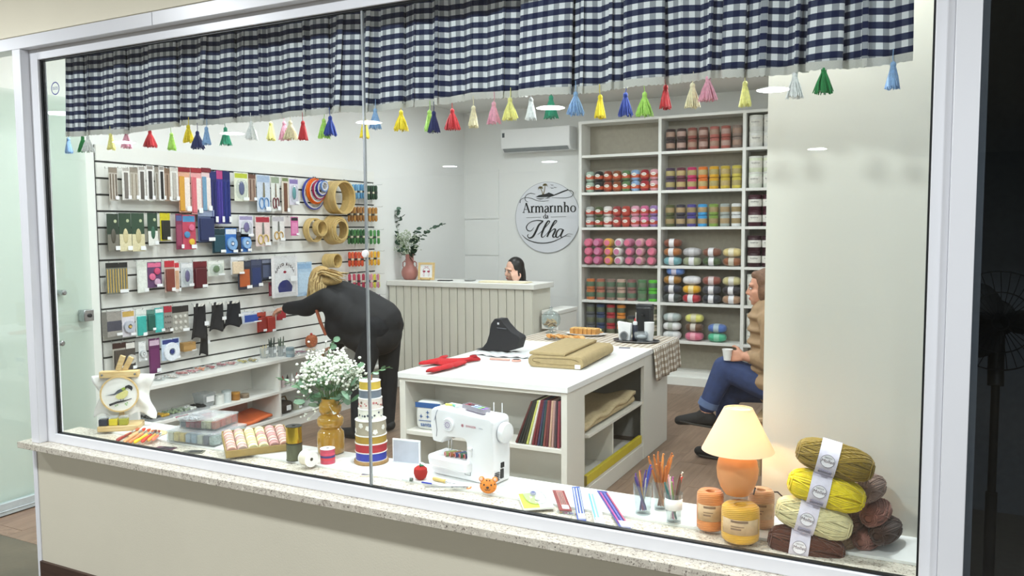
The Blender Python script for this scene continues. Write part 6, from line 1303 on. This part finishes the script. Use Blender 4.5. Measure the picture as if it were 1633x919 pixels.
a=I(781,574); b=I(833,577); d=b-a; t=thing('rotary_cutter','pale pink rotary cutter lying on the table','rotary cutter',(a.x,a.y,IZ),(0,0,math.atan2(d.y,d.x))); obj('handle',MB().box((0,-.009,.001),(d.length*.62,.009,.014)),mat('#dca89c',.5),t,bevel=.004); obj('blade_guard',MB().lathe([(.03,.002),(.03,.012)],24),mat('#e0a99c',.5),t,(d.length*.82,0,0)); obj('blade',MB().lathe([(.024,.012),(.024,.0135)],24),STEEL,t,(d.length*.82,0,0))
# folded linen
t=thing('folded_linen','thick folded length of beige linen on the table','fabric',(1.46,2.2,IZ),(0,0,math.radians(4))); lm_=mat('#a5926a',.9,0,.08,40,.25,350)
def slab(w_,h,y0,y1,zo=0,xo=0):
    pr=[(xo+w_/2-h/2+h/2*math.cos(q),zo+h/2+h/2*math.sin(q)) for q in [math.pi*(-.5+k/9) for k in range(10)]]+[(xo-w_/2+h/2+h/2*math.cos(q),zo+h/2+h/2*math.sin(q)) for q in [math.pi*(.5+k/9) for k in range(10)]]
    return MB().prism(pr,y0,y1,T=Matrix(((1,0,0,0),(0,0,1,0),(0,1,0,0),(0,0,0,1))))
obj('lower_fold',slab(.36,.076,0,.66),lm_,t,bevel=.005); obj('upper_flap',slab(.235,.020,.0,.665,.0762,-.055),lm_,t,bevel=.006)
obj('roll_seam',MB().stroke(bez([(-.10,.030),(-.145,.038),(-.135,.056),(-.05,.058),(.10,.060),(.150,.045)]),.003,0,.0012,T=Tr(0,-.0004,0)@Rx(math.pi/2)),mat('#6d5d3c',.9),t)
obj('white_label',MB().box((.125,-.003,.006),(.16,-.0005,.03)),TAGW,t); obj('layer_line',MB().box((-.13,-.0012,.0225),(.12,.0,.0245)),mat('#7d6c48',.9),t)
c=I(996,555); t=thing('small_card','small dark grey card lying near the table edge','card',(c.x,c.y,IZ),(0,0,.25)); obj('card',MB().box((-.04,-.025,.0003),(.04,.025,.0015)),mat('#5a5866',.5),t); obj('print',MB().box((-.03,-.012,.0015),(.02,.012,.002)),mat('#7f7d8c',.5),t)
# gingham cloth
cy0=3.22; cw=MB(); uvc=[]; NU,NVV=70,34; xs=[]
for j in range(NVV+1):
    v=j/NVV; y=cy0+(3.88-cy0)*v
    for i in range(NU+1):
        s=i/NU*(IX1-IX0+.24); x=IX0+.006+s
        if x<=IX1+.010: p=(x,y,IZ+.0012)
        else: dd=x-IX1-.010; p=(IX1+.0135+.010*math.sin(v*19)*min(1,dd/.1)+.06*dd,y+.04*dd*math.sin(v*6)+dd*.12,IZ-.0-dd)
        cw.v.append(p); uvc.append((s,y))
for j in range(NVV):
    for i in range(NU): q=j*(NU+1)+i; cw.f.append((q,q+1,q+NU+2,q+NU+1)); cw.m.append(0)
t=thing('gingham_tablecloth','brown and white gingham cloth over the far end of the table','tablecloth',(0,0,0)); obj('cloth',cw,gingham('#e8e4dc','#b3a490','#a79682','#857360',.046),t,uv=uvc,ang=60,solid=.002); obj('lace_edge',MB().box((IX0+.006,cy0-.004,IZ+.0002),(IX1+.008,cy0+.004,IZ+.0026)),mat('#e6e0d2',.9),t)
CZ2=IZ+.0026
c=I(872,532,CZ2); t=thing('cookie_jar','clear glass footed jar with lid, half full of cookies','jar',(c.x+.01,c.y+.06,CZ2))
jg=glass('#eef3f3',1.4,0,'jar_glass',.06)
obj('jar',MB().ring([(.045,0),(.046,.006),(.018,.014),(.016,.03),(.05,.045),(.075,.075),(.08,.115),(.072,.14),(.0695,.14),(.0775,.115),(.072,.076),(.048,.049),(.001,.04),(.001,0)],28),jg,t)
obj('lid',MB().ring([(.074,.141),(.06,.165),(.025,.18),(.012,.186),(.012,.192),(.017,.2),(.012,.212),(.001,.214),(.001,.18),(.024,.176),(.058,.161),(.07,.141)],28),jg,t)
for k in range(18): a=k*2.4; r_=.045*((k%5)/5+.15); obj('cookie',MB().lathe([(.014,0),(.018,.005),(.014,.010)],12),mat('#d0a878',.8,0,.15,80),t,(r_*math.cos(a),r_*math.sin(a),.052+.012*(k//4)),(rl.uniform(-.6,.6),rl.uniform(-.6,.6),0))
c=I(900,543,CZ2); t=thing('cookie_tray','silver lace tray with a long row of golden cookies','cookie tray',(c.x,c.y+.02,CZ2),(0,0,.02)); obj('tray',MB().lathe([(.10,0),(.125,.003),(.13,.007),(.12,.005)],30,sx=1.35,sy=.55),mat('#c9c9c4',.3,.5),t)
for k in range(16): obj('cookie',MB().lathe([(.019,0),(.025,.006),(.02,.012)],14),mat(('#c98f4c','#d4a468','#c4863f','#d8ac72')[k%4],.8,0,.15,80),t,(-.135+.018*k,.02*math.sin(k*2.1),.019),(rl.uniform(-.5,.5),.5,0))
c=I(925,537,CZ2); t=thing('cake_plate','white plate with sliced golden cake','cake plate',(c.x+.01,c.y+.10,CZ2)); obj('plate',MB().lathe([(.07,0),(.12,.008),(.135,.016),(.13,.018),(.07,.008),(.001,.007)],32,sx=1.25,sy=.8),mat('#e9e9e8',.25),t)
for k in range(6): s=obj('cake_slice',MB().box((-.017,-.05,0),(.017,.05,.042)),mat('#c18a48',.85,0,.15,60),t,(-.095+.037*k,-.02+.003*(k%2),.0125),bevel=.004); obj('crumb_top',MB().box((-.015,-.046,.0422),(.015,.046,.047)),mat('#d9b070',.9,0,.2,90),s)
for k in range(9): obj('fruit_topping',MB().ell((-.1+.024*k,.075+.01*(k%2),.035),(.013,.013,.013),8,6),mat(('#e6dca0','#2c2428','#d8cc8c')[k%3],.5),t)
obj('back_slice',MB().box((-.115,.058,.0135),(.115,.092,.024)),mat('#b98a50',.85),t,bevel=.004)
c=I(1010,547,CZ2); TX,TY=c.x,c.y+.07
t=thing('serving_tray','dark oval serving tray with silver rim','serving tray',(TX,TY,CZ2)); obj('tray',MB().lathe([(.14,0),(.15,.004),(.158,.012),(.15,.008),(.001,.004)],36,sx=1.12,sy=.72),mat('#3a3c40',.3,.4),t); obj('rim',MB().ring([(.156,.0105),(.16,.0105),(.16,.014),(.156,.014)],36),STEEL,t).scale=(1.12,.72,1)
q=CZ2+.0085
t=thing('napkin_holder','white arched napkin holder full of paper napkins','napkin holder',(TX-.085,TY-.01,q)); obj('napkins',MB().prism([(-.042,0),(.042,0),(.05,.128),(-.055,.14)],-.02,.02,T=Rx(math.pi/2)),mat('#eceef0',.7),t,bevel=.003); obj('metal_arch',MB().ring([(.026,-.001),(.034,-.001),(.034,.003),(.026,.003)],24,T=Tr(0,-.024,.036)@Rx(math.pi/2)),STEEL,t); obj('emblem',MB().lathe([(.026,0),(.026,.002)],20,T=Tr(0,-.0235,.036)@Rx(math.pi/2)),mat('#5d6266',.4),t)
t=thing('syrup_bottle','dark bottle with white collar and red nozzle on the tray','bottle',(TX-.02,TY+.03,q)); obj('bottle',MB().lathe([(.019,0),(.021,.004),(.021,.10),(.014,.115)],18),mat('#23283a',.3),t); obj('collar',MB().lathe([(.0165,.115),(.0165,.135),(.008,.142)],16),mat('#e4e6e8',.4),t); obj('nozzle',MB().lathe([(.008,.142),(.007,.15),(.003,.165)],12),mat('#c02c34',.4),t)
t=thing('sugar_bowl','cut crystal bowl on the tray','bowl',(TX+.045,TY-.025,q)); obj('bowl',MB().ring([(.03,0),(.03,.005),(.05,.03),(.055,.055),(.048,.07),(.045,.07),(.05,.054),(.046,.032),(.001,.01),(.001,0)],10),glass('#e6eaec',1.5,.02,'crystal',.18),t,smooth=False); obj('contents',MB().ell((0,0,.034),(.036,.036,.016),14,7),mat('#dfe2e4',.6),t)
for k in range(6):
    t=thing('paper_cup',f'white plastic cup in the stack on the tray, {ORD[k]} from the bottom','cup',(TX+.085,TY+.045,q+.012*k),group='stack of white cups'); obj('wall',MB().ring([(.027,.0),(.036,.075),(.0345,.075),(.0255,.002),(.001,.002),(.001,0)],22),mat('#ecedee',.4),t); obj('rim',MB().ring([(.0355,.073),(.038,.073),(.038,.0765),(.0355,.0765)],22),mat('#f0f1f2',.4),t)
t=thing('coffee_flask','black coffee dispenser behind the tray','coffee dispenser',(TX-.03,3.80,CZ2)); obj('body',MB().box((-.06,-.045,0),(.06,.045,.235)),mat('#1b1d21',.4),t,bevel=.012); obj('handle',MB().box((-.068,-.03,.21),(.068,.03,.255)),mat('#26282d',.4),t,bevel=.008); obj('spout',MB().cb((0,-.055,.17),(.02,.024,.014)),BLACK,t); obj('side_panel',MB().box((-.068,-.03,.03),(-.0602,.03,.19)),mat('#d9d4cc',.5),t)
# ================================================================== FAN IN THE UNLIT NEIGHBOUR SHOP
fp=PX(1578,510,1,1.55); t=thing('pedestal_fan','dark pedestal fan behind the neighbour\'s glass','fan',(fp.x+.03,1.55,.004)); dm=mat('#1e2024',.5); H=fp.z-.004
obj('base',MB().lathe([(.2,0),(.205,.01),(.19,.02),(.03,.035)],32),dm,t); obj('pole',MB().tube([(0,0,.03),(0,0,H-.26)],.016,12),dm,t); obj('pole_sleeve',MB().tube([(0,0,.03),(0,0,.5)],.022,12),dm,t); obj('neck',MB().tube([(0,0,H-.27),(0,.02,H-.2),(0,.03,H-.05)],.03,12),dm,t)
obj('motor',MB().lathe([(.03,0),(.07,.02),(.075,.09),(.05,.12)],20,T=Tr(0,.01,H)@Rx(-math.pi/2)),dm,t)
cg=MB()
for k in range(36): a=k*math.pi/18; cg.tube([(.02*math.cos(a),-.1,H+.02*math.sin(a)),(.14*math.cos(a),-.095,H+.14*math.sin(a)),(.2*math.cos(a),-.04,H+.2*math.sin(a))],.0016,4)
for r_,y_ in ((.2,-.04),(.12,-.098),(.03,-.102)): cg.tube([(r_*math.cos(k*math.pi/18),y_,H+r_*math.sin(k*math.pi/18)) for k in range(36)],.003,5,closed=True)
obj('guard',cg,dm,t)
for k in range(3): a=k*2.094; obj('blade',MB().ell((.085,0,0),(.085,.055,.006),14,6,T=Tr(0,-.05,H)@Rx(math.pi/2)@Rz(a)@Rx(.4)),mat('#2a2c31',.4),t)
# ================================================================== PEOPLE
SK=mat('#c9937a',.55,0,.05,40,sss=.1)
def frame(f,up):
    f=Vector(f).normalized(); up=Vector(up); r=f.cross(up).normalized(); u_=r.cross(f).normalized()
    return Matrix(((r.x,f.x,u_.x,0),(r.y,f.y,u_.y,0),(r.z,f.z,u_.z,0),(0,0,0,1)))
def head_parts(B,T):
    for c_,r_ in (((0,-.012,.03),(.074,.090,.088)),((0,.02,-.035),(.062,.068,.062)),((0,.035,-.07),(.047,.048,.04)),((0,.060,-.098),(.022,.022,.018)),((0,.066,.022),(.052,.024,.016)),((.036,.052,-.028),(.024,.024,.022)),((-.036,.052,-.028),(.024,.024,.022)),((.073,-.004,-.01),(.009,.019,.03)),((-.073,-.004,-.01),(.009,.019,.03)),((0,.080,-.066),(.021,.010,.008)),((0,.078,-.078),(.018,.010,.007))): B.ell(c_,r_,16,12,T=T)
    a=T@Vector((0,.080,.012)); b=T@Vector((0,.100,-.032)); B.caps(a,b,.009,.013); B.ell((0,.090,-.038),(.017,.012,.009),10,8,T=T)
def face_extras(par,T,hairc,lip='#a85a55'):
    for s in (-1,1):
        e=obj('eye',MB().ell((s*.031,.075,-.002),(.0115,.009,.006),12,8,T=T),mat('#e6e2dc',.3),par); obj('iris',MB().ell((s*.030,.0845,-.003),(.0055,.0028,.0058),10,6,T=T),mat('#2a1a12',.2),e)
        obj('eyelid',MB().tube([T@Vector((s*(.019+.006*k),.0845-.0012*k*k,.0045+.002*math.sin(k*.785))) for k in range(5)],.0022,5),mat('#5a3c32',.6),par)
        obj('eyebrow',MB().tube([T@Vector((s*(.015+.009*k),.090-.003*k,.018+.004*math.sin(k*.9))) for k in range(4)],[.002,.003,.003,.0015],6),mat(hairc,.8),par)
    obj('lips',MB().ell((0,.0885,-.0665),(.019,.005,.004),12,6,T=T).ell((0,.0865,-.0755),(.016,.005,.004),12,6,T=T),mat(lip,.5),par)
def hand(B,w,d,n,curl,side,s=1.0,spread=.16):
    """palm from wrist w along d, n = back of the hand, five bent fingers"""
    d=Vector(d).normalized(); n=Vector(n).normalized(); n=(n-d*n.dot(d)).normalized(); l=d.cross(n)*side; w=Vector(w)
    P=w+d*.085*s
    for k in range(4):
        o=(k-1.5)*.0205*s; B.caps(w+l*o*.6+d*.01,P+l*o,.0135*s,.0115*s)
    for k in range(4):
        o=(k-1.5)*.0205*s; q=P+l*o; ang=0; L_=[.040,.027,.021]; f=(.92,1.05,1.0,.8)[k]; r_=.0092*s
        dd=(d+l*(k-1.5)*spread*.5).normalized()
        for j in range(3):
            ang+=curl*(1,.9,.7)[j]; v=(dd*math.cos(ang)-n*math.sin(ang)).normalized(); e=q+v*L_[j]*f*s; B.caps(q,e,r_,r_*.9); q=e; r_*=.92
    q=w+d*.028*s-l*.028*s; ang=0
    for j,(L_,r_) in enumerate(((.042,.0115),(.032,.0102),(.024,.0092))):
        v=(d*.75-l*(.75-.45*j)-n*(.25+curl*.45*j)).normalized(); e=q+v*L_*s; B.caps(q,e,r_*s,r_*.92*s); q=e
def mk(name,B,vox,m,par,sm_=3): return inst(name,fuse(B,vox,sm_,name),m,par)
def sub(P,b): return [Vector(p)-b for p in P]
# ---------- shopper bending to the slat wall
b0=Vector((-.40,2.78,0)); t=thing('person','person in a loose black jacket bending towards the slat wall, long blonde hair hanging','person',b0)
V=lambda x,y,z:Vector((x,y,z))-b0
HF=(-.62,-.02,-.78); HT=Tr(*V(-.775,2.72,1.185))@frame(HF,(-.75,0,.62))
B=MB(); head_parts(B,HT)
B.chain([V(-.72,2.73,1.15),V(-.62,2.75,1.10)],[.055,.065]); B.chain([V(-.60,2.75,1.07),V(-.42,2.78,.98),V(-.25,2.79,.90)],[.13,.125,.14])
legA=[V(-.26,2.70,.86),V(-.36,2.64,.48),V(-.37,2.62,.09)]; legB=[V(-.26,2.88,.86),V(-.30,2.92,.48),V(-.33,2.93,.09)]
for lg_ in (legA,legB): B.chain(lg_,[.085,.06,.038]); B.chain([lg_[2]+Vector((0,0,-.02)),lg_[2]+Vector((-.06,0,-.05)),lg_[2]+Vector((-.16,0,-.062))],[.036,.032,.020])
armN=[V(-.62,2.58,1.08),V(-.84,2.58,1.0),V(-1.03,2.60,.985)]; armF=[V(-.62,2.92,1.06),V(-.66,2.95,.80),V(-.78,2.86,.66)]
for a_ in (armN,armF): B.chain(a_,[.055,.042,.032])
hand(B,armN[2],(-1,.05,-.1),(0,-.1,1),.45,1); hand(B,armF[2],(-.8,-.4,-.3),(0,0,1),.6,-1)
mk('body',B,.0065,SK,t)
J=MB(); J.chain([V(-.635,2.75,1.08),V(-.46,2.78,1.005),V(-.27,2.79,.90)],[.135,.155,.17]); J.chain([V(-.58,2.60,1.04),V(-.60,2.90,1.04)],[.10,.10])
J.ell(tuple(V(-.50,2.76,.90)),(.19,.20,.14),18,12); J.ell(tuple(V(-.58,2.72,.86)),(.13,.17,.15),18,12); J.ell(tuple(V(-.46,2.76,.79)),(.12,.18,.13),18,12); J.ell(tuple(V(-.28,2.79,.80)),(.165,.19,.17),18,12)
J.chain(armN,[.085,.066,.052]); J.chain(armF,[.085,.066,.05]); J.ell(tuple(armN[1]+Vector((0,0,-.03))),(.10,.055,.045),12,8)
jm=mat('#1b1b1e',.75,0,.1,25,.05,30); J.ell(tuple(V(-.36,2.78,.76)),(.17,.19,.15),18,12); J.ell(tuple(V(-.42,2.76,.90)),(.24,.205,.17),18,12); J.ell(tuple(V(-.55,2.72,.98)),(.16,.19,.15),18,12); mk('jacket',J,.011,jm,t,22)
K=MB(); K.chain([V(-.26,2.72,.86),V(-.26,2.86,.86)],[.13,.13]); K.chain(legA,[.105,.078,.062]); K.chain(legB,[.105,.078,.062]); mk('trousers',K,.011,mat('#15161b',.85,0,.08,40),t)
for lg_ in (legA,legB):
    S=MB(); a=lg_[2]; S.caps(a+Vector((.025,0,-.040)),a+Vector((-.07,0,-.045)),.047,.044); S.caps(a+Vector((-.07,0,-.047)),a+Vector((-.19,0,-.055)),.043,.033); S.caps(a+Vector((.0,0,-.01)),a+Vector((-.02,0,-.03)),.048,.048)
    mk('shoe',S,.008,mat('#161619',.6),t)
hr=random.Random(8); hm=[mat('#b89a63',.55,0,.2,90),mat('#d3bb86',.5,0,.2,90),mat('#8f7242',.6,0,.2,90)]
Hc=V(-.775,2.72,1.185); 
cap=MB(); cap.ell((0,-.022,.035),(.086,.098,.095),18,12,T=HT); cap.ell(tuple(Hc+Vector((-.015,-.045,-.06))),(.075,.05,.12),14,10); cap.ell(tuple(Hc+Vector((.0,.05,-.06))),(.075,.05,.12),14,10); cap.ell(tuple(Hc+Vector((-.03,0,-.10))),(.065,.075,.10),14,10); cap.ell(tuple(Hc+Vector((.10,-.02,.02))),(.10,.07,.045),14,10)
mk('hair',cap,.008,hm[0],t,4)
L3=[MB(),MB(),MB()]
for i in range(150):
    a=hr.uniform(-1.2,1.2)+math.pi*(-.5) if i%3 else hr.uniform(-math.pi,math.pi); s=Hc+Vector((.075*math.cos(a)+.01,.085*math.sin(a),hr.uniform(.02,.095)))
    mid=Hc+Vector((.105*math.cos(a)-.01,.10*math.sin(a),hr.uniform(-.06,-.02))); e=Hc+Vector((.085*math.cos(a)-.02+hr.uniform(-.03,.03),.09*math.sin(a)+hr.uniform(-.02,.02),hr.uniform(-.235,-.15)))
    L3[i%3].tube([s,s.lerp(mid,.5)+Vector((math.cos(a)*.01,math.sin(a)*.012,.01)),mid,mid.lerp(e,.5)+Vector((hr.uniform(-.012,.012),hr.uniform(-.01,.01),0)),e],[.004,.006,.006,.005,.0015],5)
for i in range(40):   # lock thrown back over the shoulder
    s=Hc+Vector((hr.uniform(.0,.06),-.07+hr.uniform(-.02,.05),.07+hr.uniform(-.02,.02))); e=Hc+Vector((.25+hr.uniform(-.05,.03),-.05+hr.uniform(-.06,.03),.055+hr.uniform(-.03,.03))); m_=s.lerp(e,.5)+Vector((0,-.03,.018+hr.uniform(-.01,.02)))
    L3[i%3].tube([s,s.lerp(m_,.5)+Vector((0,0,.012)),m_,e],[.004,.006,.006,.002],5)
for k in range(3): o=obj('hair_strands',L3[k],hm[k],t); o['kind']='stuff'
obj('shoulder_strap',MB().tube([V(-.70,2.57,1.06),V(-.69,2.545,.98),V(-.65,2.535,.90),V(-.60,2.535,.80)],[.012,.013,.013,.010],8),mat('#8a4526',.6),t)
# ---------- customer sitting by the yarn shelves
Y0=3.2; hp=PX(1217,459,1,Y0); b0=Vector((2.62,Y0,0)); t=thing('person','person seated in a beige quilted jacket and jeans, legs crossed, holding a white cup','person',b0)
V=lambda x,y,z:Vector((x,y,z))-b0
hc=hp-b0; HT=Tr(*hc)@frame((-1,-.12,-.05),(0,0,1)); B=MB(); head_parts(B,HT); hx=hp.x
B.chain([hc+Vector((.02,0,-.07)),V(hx+.05,Y0,1.06)],[.052,.06]); B.chain([V(hx+.07,Y0,1.0),V(hx+.11,Y0,.78),V(hx+.15,Y0,.56)],[.13,.13,.15])
lA=[V(hx+.14,3.11,.54),V(2.285,3.13,.665),V(2.165,3.11,.36)]; lB=[V(hx+.14,3.30,.53),V(2.27,3.28,.49),V(2.26,3.28,.10)]
for lg_ in (lA,lB): B.chain(lg_,[.085,.062,.042])
B.chain([lA[2]+Vector((0,0,-.02)),lA[2]+Vector((-.16,0,-.075))],[.034,.020]); B.chain([lB[2]+Vector((0,0,-.02)),lB[2]+Vector((-.16,0,-.065))],[.034,.020])
cup=PX(1160,566,1,3.07); wr=Vector((cup.x+.115,3.075,cup.z-.005))
aN=[V(hx+.10,3.02,1.0),V(hx+.10,2.99,.745),wr-b0]; aF=[V(hx+.10,3.38,1.0),V(hx+.06,3.40,.76),V(2.40,3.25,.74)]
for a_ in (aN,aF): B.chain(a_,[.055,.042,.030])
hand(B,aN[2],(-1,0,.0),(0,-1,.15),.62,-1,.95); hand(B,aF[2],(-1,-.25,-.1),(0,.2,1),.4,1,.95)
mk('body',B,.0065,SK,t); face_extras(t,HT,'#5c4030')
J=MB(); J.chain([V(hx+.075,Y0,1.01),V(hx+.10,Y0,.80),V(hx+.14,Y0,.58)],[.16,.175,.19]); J.chain([V(hx+.09,3.06,1.0),V(hx+.09,3.34,1.0)],[.10,.10]); J.chain([aN[0],aN[1],aN[2]+Vector((.05,0,0))],[.085,.075,.05]); J.chain([aF[0],aF[1],aF[2]+Vector((.05,0,0))],[.085,.075,.05]); J.ell(tuple(V(hx+.08,Y0-.03,.60)),(.15,.19,.09),14,8)
for k in range(6): J.tube([V(hx+.08,Y0,1.02-.085*k)+Vector((.163*math.cos(q),.176*math.sin(q),0)) for q in [i*math.pi/10 for i in range(20)]],.017,6,closed=True)
B2=MB(); B2.chain([V(hx+.03,Y0,1.09),V(hx+.07,Y0,1.06)],[.078,.085]); J.v; mk('jacket',J,.010,mat('#9c8060',.65,0,.08,30,.2,60),t,2); mk('collar',B2,.009,mat('#937656',.65,0,.08,30),t)
K=MB(); K.chain([V(hx+.14,3.13,.55),V(hx+.14,3.29,.55)],[.135,.135]); K.chain(lA[:2]+[lA[2]+Vector((.012,0,.05))],[.105,.085,.062]); K.chain(lB[:2]+[lB[2]+Vector((0,0,.03))],[.105,.085,.062]); mk('jeans',K,.010,mat('#2c3b64',.85,0,.18,30,.15,200),t)
obj('turned_cuff',MB().ring([(.060,-.022),(.068,-.022),(.068,.022),(.060,.022)],24,T=Tr(*(lA[2]+Vector((.016,0,.062))))@Ry(.38)),mat('#5a6c92',.85),t)
for lg_,dz in ((lA,-.075),(lB,-.058)):
    S=MB(); a=lg_[2]; S.caps(a+Vector((.025,0,-.042)),a+Vector((-.06,0,-.050)),.046,.045); S.caps(a+Vector((-.06,0,-.050)),a+Vector((-.185,0,dz)),.045,.032); S.caps(a+Vector((.0,0,-.015)),a+Vector((-.03,0,-.035)),.047,.047)
    sh_=mk('shoe',S,.008,mat('#1f1e20',.75),t); 
    obj('sole',MB().tube([a+Vector((.055,0,-.078)),a+Vector((-.05,0,-.088)),a+Vector((-.19,0,dz-.024))],[.030,.034,.024],10).v and MB().prism([(.06,-.03),(.06,.03),(-.08,.042),(-.17,.034),(-.205,0),(-.17,-.034),(-.08,-.042)],-.0,.014,T=Tr(*(a+Vector((0,0,-.097))))@Ry(math.radians(-2 if dz>-.06 else -5)).inverted()),mat('#37332f',.7),sh_,bevel=.004)
hmb=mat('#6a4a34',.6,0,.25,90); cap=MB(); cap.ell((0,-.028,.04),(.086,.092,.092),18,12,T=HT); cap.ell((.05,-.03,-.03),(.045,.065,.085),14,10,T=HT); cap.ell((-.05,-.03,-.03),(.045,.065,.085),14,10,T=HT); cap.ell((0,-.07,-.04),(.07,.05,.09),14,10,T=HT); cap.ell((0,.035,.085),(.06,.04,.03),12,8,T=HT)
mk('hair',cap,.008,hmb,t,4)
ch=thing('wooden_chair','plain light chair under the seated customer','chair',(hx+.19,Y0,0)); cm2=woodmat('#b79a74','#a18460',4,.5,0); obj('seat',MB().box((-.2,-.21,.35),(.22,.21,.385)),cm2,ch,bevel=.01)
for sx in (-.17,.19):
    for sy in (-.18,.18): obj('leg',MB().tube([(sx,sy,0),(sx*.95,sy*.95,.35)],.016,10),cm2,ch)
for sy in (-.18,.18): obj('back_post',MB().tube([(.2,sy,.38),(.235,sy,.85)],.014,10),cm2,ch)
obj('backrest',MB().box((.222,-.2,.66),(.242,.2,.84)),cm2,ch,bevel=.006)
t=thing('coffee_cup','white plastic coffee cup held by the seated customer','cup',(cup.x,cup.y,cup.z-.036)); obj('cup',MB().ring([(.023,0),(.033,.072),(.0315,.072),(.0215,.002),(.001,.002),(.001,0)],22),mat('#eceded',.4),t); obj('rim',MB().ring([(.0325,.070),(.035,.070),(.035,.0735),(.0325,.0735)],22),mat('#f0f1f2',.4),t)
# ---------- attendant behind the counter
Y1=5.02; hp=PX(819,431,1,Y1); b0=Vector((hp.x,Y1+.12,0)); t=thing('person','person with long black hair sitting behind the counter, hand raised to the cheek','person',b0)
hc=hp-b0; HT=Tr(*hc)@frame((-.42,-.86,-.12),(.12,-.05,1)); B=MB(); head_parts(B,HT); V=lambda x,y,z:Vector((x,y,z))
B.chain([hc+Vector((.01,.03,-.07)),V(.02,.06,1.0)],[.05,.058]); B.chain([V(.02,.06,.92),V(.02,.1,.72),V(.02,.12,.52)],[.125,.12,.14])
up_=HT@Vector((-.079,.030,-.05)); side_=1
cheek=HT@Vector((-.088,.035,-.045)); wr=cheek+Vector((.02,-.045,-.06))
aR=[V(.19,.04,.96),V(.25,-.13,.80),wr]; aL=[V(-.15,.04,.96),V(-.24,-.08,.76),V(-.12,-.10,.70)]
for a_ in (aR,aL): B.chain(a_,[.052,.042,.029])
hand(B,wr,(-.25,.10,1),(.55,-.85,0),.5,-1,.9); hand(B,aL[2],(1,-.3,0),(0,0,1),.3,1)
for s_ in (-1,1): B.chain([V(.02+s_*.09,.10,.52),V(.02+s_*.1,-.13,.52),V(.02+s_*.1,-.13,.09)],[.085,.06,.042]); B.chain([V(.02+s_*.1,-.13,.07),V(.02+s_*.1,-.20,.035)],[.04,.03])
mk('body',B,.006,mat('#dcb09a',.5,0,.05,40,sss=.1),t,2); face_extras(t,HT,'#1a1412','#a8504c')
J=MB(); J.chain([V(.02,.06,.93),V(.02,.1,.72),V(.02,.12,.52)],[.145,.14,.16]); J.chain([V(-.13,.05,.95),V(.17,.05,.95)],[.085,.085]); J.chain([aR[0],aR[1],aR[1].lerp(aR[2],.6)],[.07,.058,.045]); J.chain(aL[:2]+[aL[1].lerp(aL[2],.8)],[.07,.058,.045]); mk('blouse',J,.011,mat('#26262b',.8),t)
K=MB()
for s_ in (-1,1): K.chain([V(.02+s_*.09,.10,.53),V(.02+s_*.1,-.13,.53),V(.02+s_*.1,-.13,.12)],[.10,.078,.06])
mk('trousers',K,.012,mat('#23252e',.85),t)
for s_ in (-1,1): S=MB(); S.caps(V(.02+s_*.1,-.10,.045),V(.02+s_*.1,-.25,.036),.042,.032); mk('shoe',S,.008,mat('#18181a',.6),t)
cap=MB(); cap.ell((0,-.028,.038),(.087,.094,.096),18,12,T=HT); cap.ell((.062,-.02,-.05),(.036,.062,.14),14,10,T=HT); cap.ell((-.062,-.03,-.05),(.036,.055,.14),14,10,T=HT); cap.ell((0,-.08,-.08),(.08,.05,.17),14,10,T=HT); cap.ell((-.075,-.03,-.14),(.035,.05,.12),12,8,T=HT); cap.ell((.075,-.03,-.14),(.035,.05,.12),12,8,T=HT)
mk('hair',cap,.007,mat('#15110f',.45,0,.15,90),t,3)
st_=thing('counter_stool','dark stool behind the counter under the attendant','stool',(hp.x+.02,Y1+.24,0)); obj('seat',MB().lathe([(.17,.39),(.19,.40),(.19,.417),(.17,.425)],28),mat('#2a2a2c',.6),st_); obj('column',MB().lathe([(.025,.02),(.025,.39)],16),STEEL,st_); obj('foot',MB().lathe([(.2,0),(.2,.01),(.03,.025)],28),STEEL,st_)
